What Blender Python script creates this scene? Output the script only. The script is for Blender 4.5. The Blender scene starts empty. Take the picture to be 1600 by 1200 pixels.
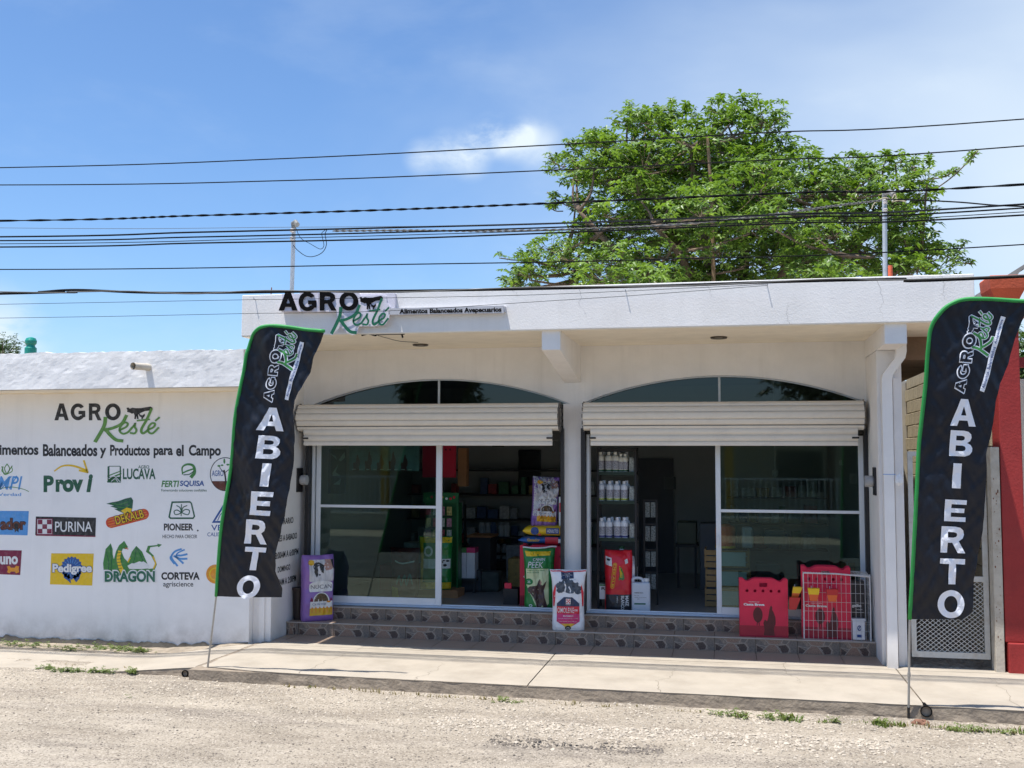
import bpy, bmesh, math, random
from mathutils import Vector, Matrix, noise
random.seed(11)
R = math.radians
PI = math.pi
SC = bpy.context.scene
COL = SC.collection

# ------------------------------------------------------------------ camera
CF, YAW, PITCH, ROLL = 1666.516, .2, .0688, .0027          # focal length in photo pixels (1600 wide)
CAM = Vector((5.1275, -12.3186, 2.1499))
_f = Vector((-math.sin(YAW)*math.cos(PITCH), math.cos(YAW)*math.cos(PITCH), math.sin(PITCH)))
_r0 = Vector((math.cos(YAW), math.sin(YAW), 0))
_u0 = _r0.cross(_f)
_r = _r0*math.cos(ROLL) + _u0*math.sin(ROLL)
_u = -_r0*math.sin(ROLL) + _u0*math.cos(ROLL)
cd = bpy.data.cameras.new('camera'); cam = bpy.data.objects.new('camera', cd); COL.objects.link(cam)
cd.sensor_width = 36; cd.lens = 36*CF/1600; cd.clip_start = .1; cd.clip_end = 3000
m = Matrix((( _r.x, _u.x, -_f.x, CAM.x), (_r.y, _u.y, -_f.y, CAM.y), (_r.z, _u.z, -_f.z, CAM.z), (0, 0, 0, 1)))
cam.matrix_world = m
SC.camera = cam

# ------------------------------------------------------------------ sun and sky
SUNV = Vector((-.20, -.19, 1)).normalized()               # towards the sun
sd = bpy.data.lights.new('sun', 'SUN'); sun = bpy.data.objects.new('sun', sd); COL.objects.link(sun)
sd.energy = 4.5; sd.angle = R(.53); sd.color = (1, .955, .89)
sun.rotation_euler = SUNV.to_track_quat('Z', 'Y').to_euler()
sun.location = (0, -4, 20)
W = bpy.data.worlds.new('World'); SC.world = W; W.use_nodes = True
nt = W.node_tree; nt.nodes.clear()
def N(t, **k):
    n = nt.nodes.new(t)
    for a, v in k.items(): setattr(n, a, v)
    return n
def build_sky():
    L = nt.links.new
    out = N('ShaderNodeOutputWorld'); bg = N('ShaderNodeBackground'); L(bg.outputs[0], out.inputs[0])
    sky = N('ShaderNodeTexSky'); sky.sky_type = 'NISHITA'; sky.sun_disc = False
    sky.sun_elevation = math.asin(SUNV.z); sky.sun_rotation = math.atan2(SUNV.x, SUNV.y)
    sky.air_density = 1.0; sky.dust_density = .6; sky.ozone_density = 3.5; sky.altitude = 0
    tc = N('ShaderNodeTexCoord')
    # thin high veils of cloud and a few small puffs, laid out on the sky directions
    def cloud(scale, lo, hi, detail, off, sz, rough=.6):
        mp = N('ShaderNodeMapping'); mp.inputs['Scale'].default_value = sz; mp.inputs['Location'].default_value = off
        L(tc.outputs['Generated'], mp.inputs[0])
        no = N('ShaderNodeTexNoise'); no.inputs['Scale'].default_value = scale; no.inputs['Detail'].default_value = detail
        no.inputs['Roughness'].default_value = rough; no.inputs['Distortion'].default_value = .25
        L(mp.outputs[0], no.inputs['Vector'])
        mr = N('ShaderNodeMapRange'); mr.interpolation_type = 'SMOOTHSTEP'
        mr.inputs['From Min'].default_value = lo; mr.inputs['From Max'].default_value = hi
        L(no.outputs['Fac'], mr.inputs['Value']); return mr.outputs[0]
    def blob(d, r0, r1):
        dp = N('ShaderNodeVectorMath', operation='DISTANCE'); nm = N('ShaderNodeVectorMath', operation='NORMALIZE')
        L(tc.outputs['Generated'], nm.inputs[0]); L(nm.outputs[0], dp.inputs[0]); dp.inputs[1].default_value = d
        mr = N('ShaderNodeMapRange'); mr.interpolation_type = 'SMOOTHSTEP'
        mr.inputs['From Min'].default_value = r0; mr.inputs['From Max'].default_value = r1
        mr.inputs['To Min'].default_value = 1; mr.inputs['To Max'].default_value = 0
        L(dp.outputs['Value'], mr.inputs['Value']); return mr.outputs[0]
    def mul(a, b):
        m_ = N('ShaderNodeMath', operation='MULTIPLY')
        for i, v in enumerate((a, b)):
            if isinstance(v, (int, float)): m_.inputs[i].default_value = v
            else: L(v, m_.inputs[i])
        return m_.outputs[0]
    def add(a, b):
        m_ = N('ShaderNodeMath', operation='ADD'); m_.use_clamp = True; L(a, m_.inputs[0]); L(b, m_.inputs[1]); return m_.outputs[0]
    def ray(px, py):
        return (_r*((px-800)/CF) + _u*(-(py-600)/CF) + _f).normalized()
    veil = mul(cloud(1.7, .42, .75, 5, (3.1, .4, 1.2), (1, 1, 2.6)), .14)
    veil2 = mul(mul(cloud(1.5, .25, .7, 3, (.3, 2.4, 0), (1, 1, 2)), blob(ray(2300, 150), .10, .80)), .85)
    pm = blob(ray(770, 214), .004, .026)
    for bx_, by_, br in ((740, 222, .022), (800, 222, .024), (700, 238, .026), (660, 246, .022), (735, 250, .024), (840, 228, .03), (820, 205, .018)): pm = add(pm, mul(blob(ray(bx_, by_), .0, br), .75))
    puff = mul(mul(cloud(14, .30, .62, 7, (1.3, .2, .7), (1, 1, 1.9)), pm), .85)
    puff2 = mul(mul(cloud(11, .3, .6, 5, (4.3, .2, .7), (1, 1, 2.2)), blob(ray(-10, 530), .0, .06)), .9)
    far = mul(cloud(4, .46, .72, 6, (2.3, 5.2, .9), (1, 1, 2.4)), .10)
    fac = add(add(add(veil, veil2), puff), add(puff2, far))
    # pale haze low over the horizon, more of it to the right
    mix = N('ShaderNodeMix', data_type='RGBA'); L(fac, mix.inputs['Factor']); L(sky.outputs[0], mix.inputs['A'])
    mix.inputs['B'].default_value = (6.6, 6.2, 5.8, 1)
    tint = N('ShaderNodeMix', data_type='RGBA', blend_type='MULTIPLY'); tint.inputs['Factor'].default_value = 1
    L(mix.outputs['Result'], tint.inputs['A']); tint.inputs['B'].default_value = SKY_TINT
    L(tint.outputs['Result'], bg.inputs['Color']); bg.inputs['Strength'].default_value = SKY_STR
SKY_TINT = (.82, .99, 1.16, 1); SKY_STR = .106
build_sky()
vs = SC.view_settings; vs.view_transform = 'Standard'; vs.look = 'None'; vs.exposure = .58; vs.gamma = 1; vs.use_curve_mapping = False
SC.cycles.max_bounces = 8; SC.cycles.transparent_max_bounces = 16; SC.cycles.glossy_bounces = 3; SC.cycles.diffuse_bounces = 6

# ------------------------------------------------------------------ helpers
def at(px, py, x=None, y=None, z=None):
    """point of the place seen at photo pixel (px, py) on the plane x=, y= or z= ..."""
    d = _r*((px-800)/CF) + _u*(-(py-600)/CF) + _f
    if x is not None: t = (x-CAM.x)/d.x
    elif y is not None: t = (y-CAM.y)/d.y
    else: t = (z-CAM.z)/d.z
    return CAM + d*t

MATS = {}
def mat(name, col, rough=.6, var=.08, *a, streak=None, dirt=None, **k):
    """as _mat, with optional rain streaks and a splashed dirty foot"""
    if name in MATS: return MATS[name]
    if name.startswith('ink_') and 'stain' not in k: k.update(stain=(.62, .60, .57), stain_amt=.14, sscale=18)
    m = _mat(name, col, rough, var, *a, **k)
    if streak is None and dirt is None: return m
    t = m.node_tree; L = t.links.new; b = t.nodes['Principled BSDF']; src = b.inputs['Base Color'].links[0].from_socket
    tc = [n for n in t.nodes if n.type == 'TEX_COORD'][0]
    geo = t.nodes.new('ShaderNodeNewGeometry')
    def noi(s_, sc_, d):
        mp = t.nodes.new('ShaderNodeMapping'); mp.inputs['Scale'].default_value = sc_; L(geo.outputs['Position'], mp.inputs[0])
        n = t.nodes.new('ShaderNodeTexNoise'); n.inputs['Scale'].default_value = s_; n.inputs['Detail'].default_value = d; n.inputs['Roughness'].default_value = .65; L(mp.outputs[0], n.inputs['Vector']); return n.outputs['Fac']
    def mr(v, lo, hi, o0, o1):
        n = t.nodes.new('ShaderNodeMapRange'); n.inputs[1].default_value = lo; n.inputs[2].default_value = hi; n.inputs[3].default_value = o0; n.inputs[4].default_value = o1; L(v, n.inputs[0]); return n.outputs[0]
    def over(f, col_):
        nonlocal src
        n = t.nodes.new('ShaderNodeMix'); n.data_type = 'RGBA'; L(f, n.inputs['Factor']); L(src, n.inputs['A']); n.inputs['B'].default_value = (*col_, 1); src = n.outputs['Result']
    def mul(x, y):
        n = t.nodes.new('ShaderNodeMath'); n.operation = 'MULTIPLY'; L(x, n.inputs[0]); L(y, n.inputs[1]); return n.outputs[0]
    if streak: over(mul(mr(noi(7, (1, 1, .06), 6), .52, .74, 0, streak), mr(noi(1.2, (1, 1, .8), 3), .4, .6, .25, 1)), (.36, .345, .32))
    if dirt:
        sp = t.nodes.new('ShaderNodeSeparateXYZ'); L(geo.outputs['Position'], sp.inputs[0])
        g = mr(sp.outputs['Z'], dirt[0], dirt[1], 1, 0); over(mul(mul(g, g), mr(noi(5, (1, 1, 1), 8), .35, .65, .15, dirt[2])), (.27, .235, .19))
    L(src, b.inputs['Base Color']); return m
def _mat(name, col, rough=.6, var=.08, scale=6., bump=0., bscale=80., metal=0., spec=.5, stain=None, stain_amt=0., sscale=2., detail=5, emit=None, trans=0.):
    """plain painted / cast / woven surface with colour drift and fine relief"""
    if name in MATS: return MATS[name]
    m = bpy.data.materials.new(name); m.use_nodes = True; t = m.node_tree; b = t.nodes['Principled BSDF']
    b.inputs['Roughness'].default_value = rough; b.inputs['Metallic'].default_value = metal
    b.inputs['Specular IOR Level'].default_value = spec
    L = t.links.new
    tc = t.nodes.new('ShaderNodeTexCoord')
    no = t.nodes.new('ShaderNodeTexNoise'); no.inputs['Scale'].default_value = scale; no.inputs['Detail'].default_value = detail
    no.inputs['Roughness'].default_value = .6
    L(tc.outputs['Object'], no.inputs['Vector'])
    mr = t.nodes.new('ShaderNodeMapRange'); mr.inputs['From Min'].default_value = .3; mr.inputs['From Max'].default_value = .7
    mr.inputs['To Min'].default_value = 1-var; mr.inputs['To Max'].default_value = 1+var
    L(no.outputs['Fac'], mr.inputs['Value'])
    mx = t.nodes.new('ShaderNodeVectorMath'); mx.operation = 'SCALE'; mx.inputs[0].default_value = col[:3]
    L(mr.outputs[0], mx.inputs['Scale'])
    src = mx.outputs[0]
    if stain is not None:
        n2 = t.nodes.new('ShaderNodeTexNoise'); n2.inputs['Scale'].default_value = sscale; n2.inputs['Detail'].default_value = 8; n2.inputs['Roughness'].default_value = .65
        L(tc.outputs['Object'], n2.inputs['Vector'])
        r2 = t.nodes.new('ShaderNodeMapRange'); r2.inputs['From Min'].default_value = .48; r2.inputs['From Max'].default_value = .72
        r2.inputs['To Max'].default_value = stain_amt
        L(n2.outputs['Fac'], r2.inputs['Value'])
        mm = t.nodes.new('ShaderNodeMix'); mm.data_type = 'RGBA'; L(r2.outputs[0], mm.inputs['Factor']); L(src, mm.inputs['A']); mm.inputs['B'].default_value = (*stain, 1)
        src = mm.outputs['Result']
    L(src, b.inputs['Base Color'])
    if bump:
        n3 = t.nodes.new('ShaderNodeTexNoise'); n3.inputs['Scale'].default_value = bscale; n3.inputs['Detail'].default_value = 4
        L(tc.outputs['Object'], n3.inputs['Vector'])
        bp = t.nodes.new('ShaderNodeBump'); bp.inputs['Strength'].default_value = bump; bp.inputs['Distance'].default_value = .01
        L(n3.outputs['Fac'], bp.inputs['Height']); L(bp.outputs[0], b.inputs['Normal'])
    if emit: b.inputs['Emission Color'].default_value = (*emit, 1); b.inputs['Emission Strength'].default_value = 1
    if trans:
        tr = t.nodes.new('ShaderNodeBsdfTranslucent'); L(src, tr.inputs['Color'])
        ms = t.nodes.new('ShaderNodeMixShader'); ms.inputs[0].default_value = trans
        L(b.outputs[0], ms.inputs[1]); L(tr.outputs[0], ms.inputs[2]); L(ms.outputs[0], t.nodes['Material Output'].inputs[0])
    MATS[name] = m; return m

def glass(name, tint, refl=.08, gt=(.62, .78, .74)):
    if name in MATS: return MATS[name]
    m = bpy.data.materials.new(name); m.use_nodes = True; t = m.node_tree; t.nodes.clear(); L = t.links.new
    o = t.nodes.new('ShaderNodeOutputMaterial'); tr = t.nodes.new('ShaderNodeBsdfTransparent'); tr.inputs[0].default_value = (*tint, 1)
    gl = t.nodes.new('ShaderNodeBsdfGlossy'); gl.inputs['Roughness'].default_value = .02; gl.inputs[0].default_value = (*gt, 1)
    fr = t.nodes.new('ShaderNodeFresnel'); fr.inputs[0].default_value = 1.5
    ad = t.nodes.new('ShaderNodeMath'); ad.operation = 'ADD'; ad.inputs[1].default_value = refl; L(fr.outputs[0], ad.inputs[0])
    ms = t.nodes.new('ShaderNodeMixShader'); L(ad.outputs[0], ms.inputs[0]); L(tr.outputs[0], ms.inputs[1]); L(gl.outputs[0], ms.inputs[2])
    L(ms.outputs[0], o.inputs[0]); MATS[name] = m; return m

def ORG(o):
    v = Vector()
    while o is not None: v += o.location; o = o.parent
    return v
def thing(name, label, cat, loc=(0, 0, 0), rz=0, group=None, kind=None):
    o = bpy.data.objects.new(name, None); COL.objects.link(o); o.location = loc; o.rotation_euler = (0, 0, rz)
    o.empty_display_size = .1
    o['label'] = label; o['category'] = cat
    if group: o['group'] = group
    if kind: o['kind'] = kind
    return o
def tag(o, label=None, cat=None, group=None, kind=None):
    if label: o['label'] = label
    if cat: o['category'] = cat
    if group: o['group'] = group
    if kind: o['kind'] = kind
    return o
def obj(name, bm, m, parent=None, local=False, smooth=False):
    me = bpy.data.meshes.new(name)
    if isinstance(bm, tuple): me.from_pydata([tuple(v) for v in bm[0]], [], bm[1])
    else: bm.to_mesh(me); bm.free()
    if m is not None:
        for q in (m if isinstance(m, (list, tuple)) else [m]): me.materials.append(q)
    if parent is not None:
        if not local: me.transform(Matrix.Translation(-ORG(parent)))
    elif not local and len(me.vertices):
        xs = [v.co for v in me.vertices]
        c = Vector(((min(v.x for v in xs)+max(v.x for v in xs))/2, (min(v.y for v in xs)+max(v.y for v in xs))/2, min(v.z for v in xs)))
        me.transform(Matrix.Translation(-c))
    if smooth: me.shade_smooth()
    o = bpy.data.objects.new(name, me); COL.objects.link(o)
    if parent is not None: o.parent = parent
    elif not local and len(me.vertices): o.location = c
    return o
def copy_tree(o, parent=None):
    c = o.copy(); COL.objects.link(c); c.parent = parent
    for ch in list(o.children): copy_tree(ch, c)
    return c
def BM(): return bmesh.new()
def box(bm, x0, x1, y0, y1, z0, z1, bevel=0, mi=0):
    vs_ = [bm.verts.new(p) for p in ((x0,y0,z0),(x1,y0,z0),(x1,y1,z0),(x0,y1,z0),(x0,y0,z1),(x1,y0,z1),(x1,y1,z1),(x0,y1,z1))]
    fs = [bm.faces.new([vs_[i] for i in f]) for f in ((3,2,1,0),(4,5,6,7),(0,1,5,4),(1,2,6,5),(2,3,7,6),(3,0,4,7))]
    for f in fs: f.material_index = mi
    if bevel:
        es = list({e for f in fs for e in f.edges})
        bmesh.ops.bevel(bm, geom=es, offset=bevel, segments=2, affect='EDGES', profile=.5)
    return bm
def bx(name, x0, x1, y0, y1, z0, z1, m, parent=None, bevel=0, **k):
    return obj(name, box(BM(), x0, x1, y0, y1, z0, z1, bevel), m, parent, **k)
def tube(bm, pts, r, seg=8, cap=True):
    pts = [Vector(p) for p in pts]; rings = []; n = len(pts); prev = None
    for i, p in enumerate(pts):
        d = (pts[min(i+1, n-1)] - pts[max(i-1, 0)]).normalized()
        if prev is None:
            a = Vector((0, 0, 1)) if abs(d.z) < .9 else Vector((1, 0, 0)); s = d.cross(a).normalized()
        else: s = (prev - d*prev.dot(d)).normalized()
        prev = s; t_ = d.cross(s); rr = r[i] if isinstance(r, (list, tuple)) else r
        rings.append([bm.verts.new(p + (s*math.cos(2*PI*k/seg) + t_*math.sin(2*PI*k/seg))*rr) for k in range(seg)])
    for a, b in zip(rings, rings[1:]):
        for k in range(seg): bm.faces.new((a[k], a[(k+1) % seg], b[(k+1) % seg], b[k]))
    if cap and seg > 2:
        bm.faces.new(rings[0][::-1]); bm.faces.new(rings[-1])
    return bm
def lathe(bm, c, prof, seg=16, sx=1, sy=1):
    rings = [[bm.verts.new((c[0]+r*sx*math.cos(2*PI*k/seg), c[1]+r*sy*math.sin(2*PI*k/seg), c[2]+z)) for k in range(seg)] for r, z in prof]
    for a, b in zip(rings, rings[1:]):
        for k in range(seg): bm.faces.new((a[k], a[(k+1) % seg], b[(k+1) % seg], b[k]))
    bm.faces.new(rings[0][::-1]); bm.faces.new(rings[-1]); return bm

# ---- flat shapes in a plane (u, v): used for print, lettering and cut-out boards
def _curve_mesh(c):
    o = bpy.data.objects.new('tmp', c); me = o.to_mesh()
    V = [Vector((v.co.x, v.co.y)) for v in me.vertices]; F = [tuple(p.vertices) for p in me.polygons]
    o.to_mesh_clear(); bpy.data.objects.remove(o); bpy.data.curves.remove(c); return V, F
def T(txt, x0, yb, x1, yt, bold=0., shear=0., res=4, lines=0, align='LEFT', sp=1.0):
    """text whose ink fills the box (x0, yb)-(x1, yt)"""
    c = bpy.data.curves.new('t', 'FONT'); c.body = txt; c.size = 1; c.offset = bold; c.shear = shear; c.resolution_u = res; c.fill_mode = 'FRONT'
    c.align_x = align; c.space_character = sp
    V, F = _curve_mesh(c)
    if not V: return V, F
    ax, bx_ = min(v.x for v in V), max(v.x for v in V); ay, by = min(v.y for v in V), max(v.y for v in V)
    return [Vector((x0+(v.x-ax)/(bx_-ax)*(x1-x0), yb+(v.y-ay)/(by-ay)*(yt-yb))) for v in V], F
def P(*outl):
    """filled polygon(s); inner outlines become holes"""
    c = bpy.data.curves.new('p', 'CURVE'); c.dimensions = '2D'; c.fill_mode = 'FRONT'
    for pts in outl:
        s = c.splines.new('POLY'); s.points.add(len(pts)-1); s.use_cyclic_u = True
        for i, p in enumerate(pts): s.points[i].co = (p[0], p[1], 0, 1)
    return _curve_mesh(c)
def rect(x0, y0, x1, y1): return [(x0, y0), (x1, y0), (x1, y1), (x0, y1)]
def ell(cx, cy, rx, ry=None, n=20, a0=0, a1=2*PI):
    ry = rx if ry is None else ry
    k = n if abs(a1-a0) > 6.28 else n+1
    return [(cx+rx*math.cos(a0+(a1-a0)*i/n), cy+ry*math.sin(a0+(a1-a0)*i/n)) for i in range(k)]
def cat(pts, n=5):
    """smooth open line through pts"""
    P_ = [Vector(p) for p in pts]; P_ = [P_[0]*2-P_[1]] + P_ + [P_[-1]*2-P_[-2]]; out = []
    for i in range(1, len(P_)-2):
        a, b, c, d = P_[i-1:i+3]
        for k in range(n):
            t = k/n; out.append(.5*((2*b)+(c-a)*t+(2*a-5*b+4*c-d)*t*t+(3*b-a-3*c+d)*t**3))
    out.append(P_[-2]); return out
def S(pts, w, n=5, w1=None):
    """painted stroke of width w through pts"""
    q = cat(pts, n) if n > 1 else [Vector(p) for p in pts]; V = []; F = []
    for i, p in enumerate(q):
        d = (q[min(i+1, len(q)-1)]-q[max(i-1, 0)]).normalized(); s = Vector((-d.y, d.x))
        ww = w if w1 is None else w+(w1-w)*i/(len(q)-1)
        e = d*(ww*.3) if i == len(q)-1 else (-d*(ww*.3) if i == 0 else Vector((0, 0)))
        V += [p+s*ww/2+e, p-s*ww/2+e]
        if i: F.append((2*i-2, 2*i-1, 2*i+1, 2*i))
    return V, F
def join(*sh):
    V = []; F = []
    for v, f in sh:
        k = len(V); V += list(v); F += [tuple(i+k for i in q) for q in f]
    return V, F
def _gl():
    E = lambda rx, ry, a0, a1, n=22: [(.5+rx*math.cos(math.radians(a0+(a1-a0)*i/n)), .5+ry*math.sin(math.radians(a0+(a1-a0)*i/n))) for i in range(n+1)]
    return {
    'A': [[(0,0),(.355,1),(.645,1),(1,0),(.73,0),(.665,.205),(.335,.205),(.27,0)], [(.5,.73),(.395,.395),(.605,.395)]],
    'B': [[(0,0),(0,1),(.58,1),(.78,.965),(.90,.87),(.93,.74),(.88,.61),(.76,.53),(.91,.46),(.99,.34),(.98,.2),(.88,.07),(.68,0)], [(.27,.80),(.27,.615),(.52,.615),(.62,.64),(.65,.71),(.62,.775),(.52,.80)], [(.27,.42),(.27,.20),(.56,.20),(.67,.235),(.70,.31),(.67,.385),(.56,.42)]],
    'I': [[(0,0),(0,1),(1,1),(1,0)]],
    'E': [[(0,0),(0,1),(1,1),(1,.79),(.31,.79),(.31,.61),(.93,.61),(.93,.405),(.31,.405),(.31,.21),(1,.21),(1,0)]],
    'R': [[(0,0),(0,1),(.56,1),(.76,.965),(.88,.87),(.92,.71),(.87,.56),(.72,.45),(1,0),(.70,0),(.46,.385),(.27,.385),(.27,0)], [(.27,.79),(.27,.58),(.50,.58),(.61,.615),(.645,.69),(.61,.76),(.50,.79)]],
    'T': [[(.355,0),(.355,.79),(0,.79),(0,1),(1,1),(1,.79),(.645,.79),(.645,0)]],
    'O': [E(.5,.5,0,344,42)+[], E(.25,.29,0,344,42)],
    'G': [E(.5,.5,36,322)+[(1,.19),(1,.56),(.54,.56),(.54,.36),(.76,.36),(.76,.29)]+E(.26,.29,312,44)]}
GLY = _gl()
def BL(ch, x0, yb, x1, yt, grow=0.):
    """block capital filling a box"""
    f = lambda p: (x0+p[0]*(x1-x0), yb+p[1]*(yt-yb))
    sh = P(*[[f(p) for p in o] for o in GLY[ch]])
    if grow: sh = join(sh, *[S([f(p) for p in o+[o[0]]], grow*2, n=1) for o in GLY[ch]])
    return sh
def tf(sh, fn): return [Vector(fn(v.x, v.y)) for v in sh[0]], sh[1]
def subdiv(sh, L):
    bm = BM(); vs_ = [bm.verts.new((v.x, v.y, 0)) for v in sh[0]]
    for f in sh[1]:
        try: bm.faces.new([vs_[i] for i in f])
        except ValueError: pass
    bmesh.ops.triangulate(bm, faces=bm.faces[:])
    for _ in range(5):
        es = [e for e in bm.edges if e.calc_length() > L]
        if not es: break
        bmesh.ops.subdivide_edges(bm, edges=es, cuts=1)
        bmesh.ops.triangulate(bm, faces=[f for f in bm.faces if len(f.verts) > 3])
    bm.verts.index_update()
    out = [Vector((v.co.x, v.co.y)) for v in bm.verts], [tuple(v.index for v in f.verts) for f in bm.faces]; bm.free(); return out
def put(name, sh, fn, m, parent, maxlen=None, local=False, thick=0., tdir=None, smooth=False):
    """lay a flat shape on a surface: fn(u, v) -> point"""
    if maxlen: sh = subdiv(sh, maxlen)
    V = [Vector(fn(v.x, v.y)) for v in sh[0]]; F = list(sh[1])
    if thick:
        bm = BM(); vs_ = [bm.verts.new(v) for v in V]
        for f in F:
            try: bm.faces.new([vs_[i] for i in f])
            except ValueError: pass
        bmesh.ops.remove_doubles(bm, verts=bm.verts[:], dist=1e-5)
        r = bmesh.ops.extrude_face_region(bm, geom=bm.faces[:])
        bmesh.ops.translate(bm, verts=[g for g in r['geom'] if isinstance(g, bmesh.types.BMVert)], vec=Vector(tdir)*thick)
        bmesh.ops.recalc_face_normals(bm, faces=bm.faces[:])
        return obj(name, bm, m, parent, local)
    return obj(name, (V, F), m, parent, local, smooth)

# ------------------------------------------------------------------ materials
WHITE = mat('white_render', (.85, .825, .80), .85, .035, 3, .25, 70, stain=(.50, .48, .45), stain_amt=.16, sscale=1.6, streak=.14, dirt=(0, .35, .5))
WALLP = mat('wall_paint', (.90, .88, .86), .8, .03, 2, .12, 60, stain=(.55, .53, .50), stain_amt=.16, sscale=1.1, streak=.13, dirt=(-.1, .42, .75))
PARAP = mat('parapet_whitewash', (.86, .845, .83), .9, .04, 5, .2, 22, stain=(.52, .51, .50), stain_amt=.35, sscale=2.6, streak=.25)
CREAM = mat('cream_band', (.88, .80, .66), .8, .06, 4, .3, 40)
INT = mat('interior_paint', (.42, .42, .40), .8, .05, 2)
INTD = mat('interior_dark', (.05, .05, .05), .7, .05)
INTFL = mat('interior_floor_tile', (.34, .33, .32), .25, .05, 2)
ALU = mat('white_aluminium', (.72, .75, .78), .35, .03, 5, spec=.6)
ALUB = mat('sill_aluminium', (.50, .60, .72), .35, .05, 5)
BLACKM = mat('black_steel', (.018, .016, .017), .55, .2, 20)
SLAT = mat('shutter_slat_paint', (.76, .70, .61), .42, .05, 3, .1, 25, stain=(.36, .33, .29), stain_amt=.30, sscale=3)
SLATE = mat('shutter_edge', (.12, .11, .10), .6, .3, 30)
GLASS = glass('green_tinted_glass', (.60, .72, .68), .012, (.85, 1, .96))
GLASSA = glass('dark_transom_glass', (.20, .24, .23), .01, (.85, .92, .92))
CONC = mat('broomed_concrete', (.40, .352, .285), .9, .07, 3, .3, 60, stain=(.27, .23, .18), stain_amt=.5, sscale=2.1)
KERB = mat('kerb_concrete', (.30, .245, .185), .95, .22, 7, .8, 35, stain=(.12, .10, .085), stain_amt=.6, sscale=5)
RAW = mat('raw_concrete', (.25, .17, .11), .95, .22, 3, .5, 30)
BLOCKM = mat('concrete_block', (.50, .43, .29), .95, .18, 6, .8, 60, stain=(.25, .2, .14), stain_amt=.5, sscale=4)
MORTAR = mat('recessed_mortar', (.16, .13, .10), .95, .2, 10)
REDP = mat('red_wall_paint', (.30, .020, .018), .65, .14, 3, .35, 40, stain=(.33, .035, .03), stain_amt=.55, sscale=2.5)
REDT = mat('terracotta_capital', (.60, .11, .045), .75, .14, 5, .4, 40)
PIPEW = mat('white_pvc', (.66, .655, .65), .4, .04, 6)
GALV = mat('galvanised_steel', (.42, .44, .46), .45, .15, 20, metal=.4)
CABLE = mat('black_cable', (.004, .005, .006), .75, .2, 10, spec=.15)
CABLEG = mat('grey_cable', (.09, .09, .085), .6, .2, 10)
BLACK = mat('black_paint', (.012, .011, .012), .5, .1, 10)
WHITEP = mat('white_print', (.86, .87, .92), .5, .02)
# ------------------------------------------------------------------ ground, street, pavement
H1, TR, FL, YD = .155, .3365, .305, .44
def lerp_tab(tab, x):
    if x <= tab[0][0]: return tab[0][1]
    for (a, p), (b, q) in zip(tab, tab[1:]):
        if x <= b: return p+(q-p)*(x-a)/(b-a)
    return tab[-1][1]
YF = [(-4, -1.95), (-1, -1.955), (-.2, -1.97), (.35, -2.10), (1.2, -2.17), (2.4, -2.19), (6, -2.265), (9, -2.33)]
YB = [(-9, -1.02), (-1.5, -1.02), (-1.1, -.93), (-.75, -.72), (-.45, -.56), (-.38, -.5)]
def sm(t): t = max(0, min(1, t)); return t*t*(3-2*t)
def pz(x): return -.118*sm((.15-x)/1.75)
def fbm(x, y, z=0, o=4):
    return noise.fractal(Vector((x, y, z)), .9, 2.1, o)

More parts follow.
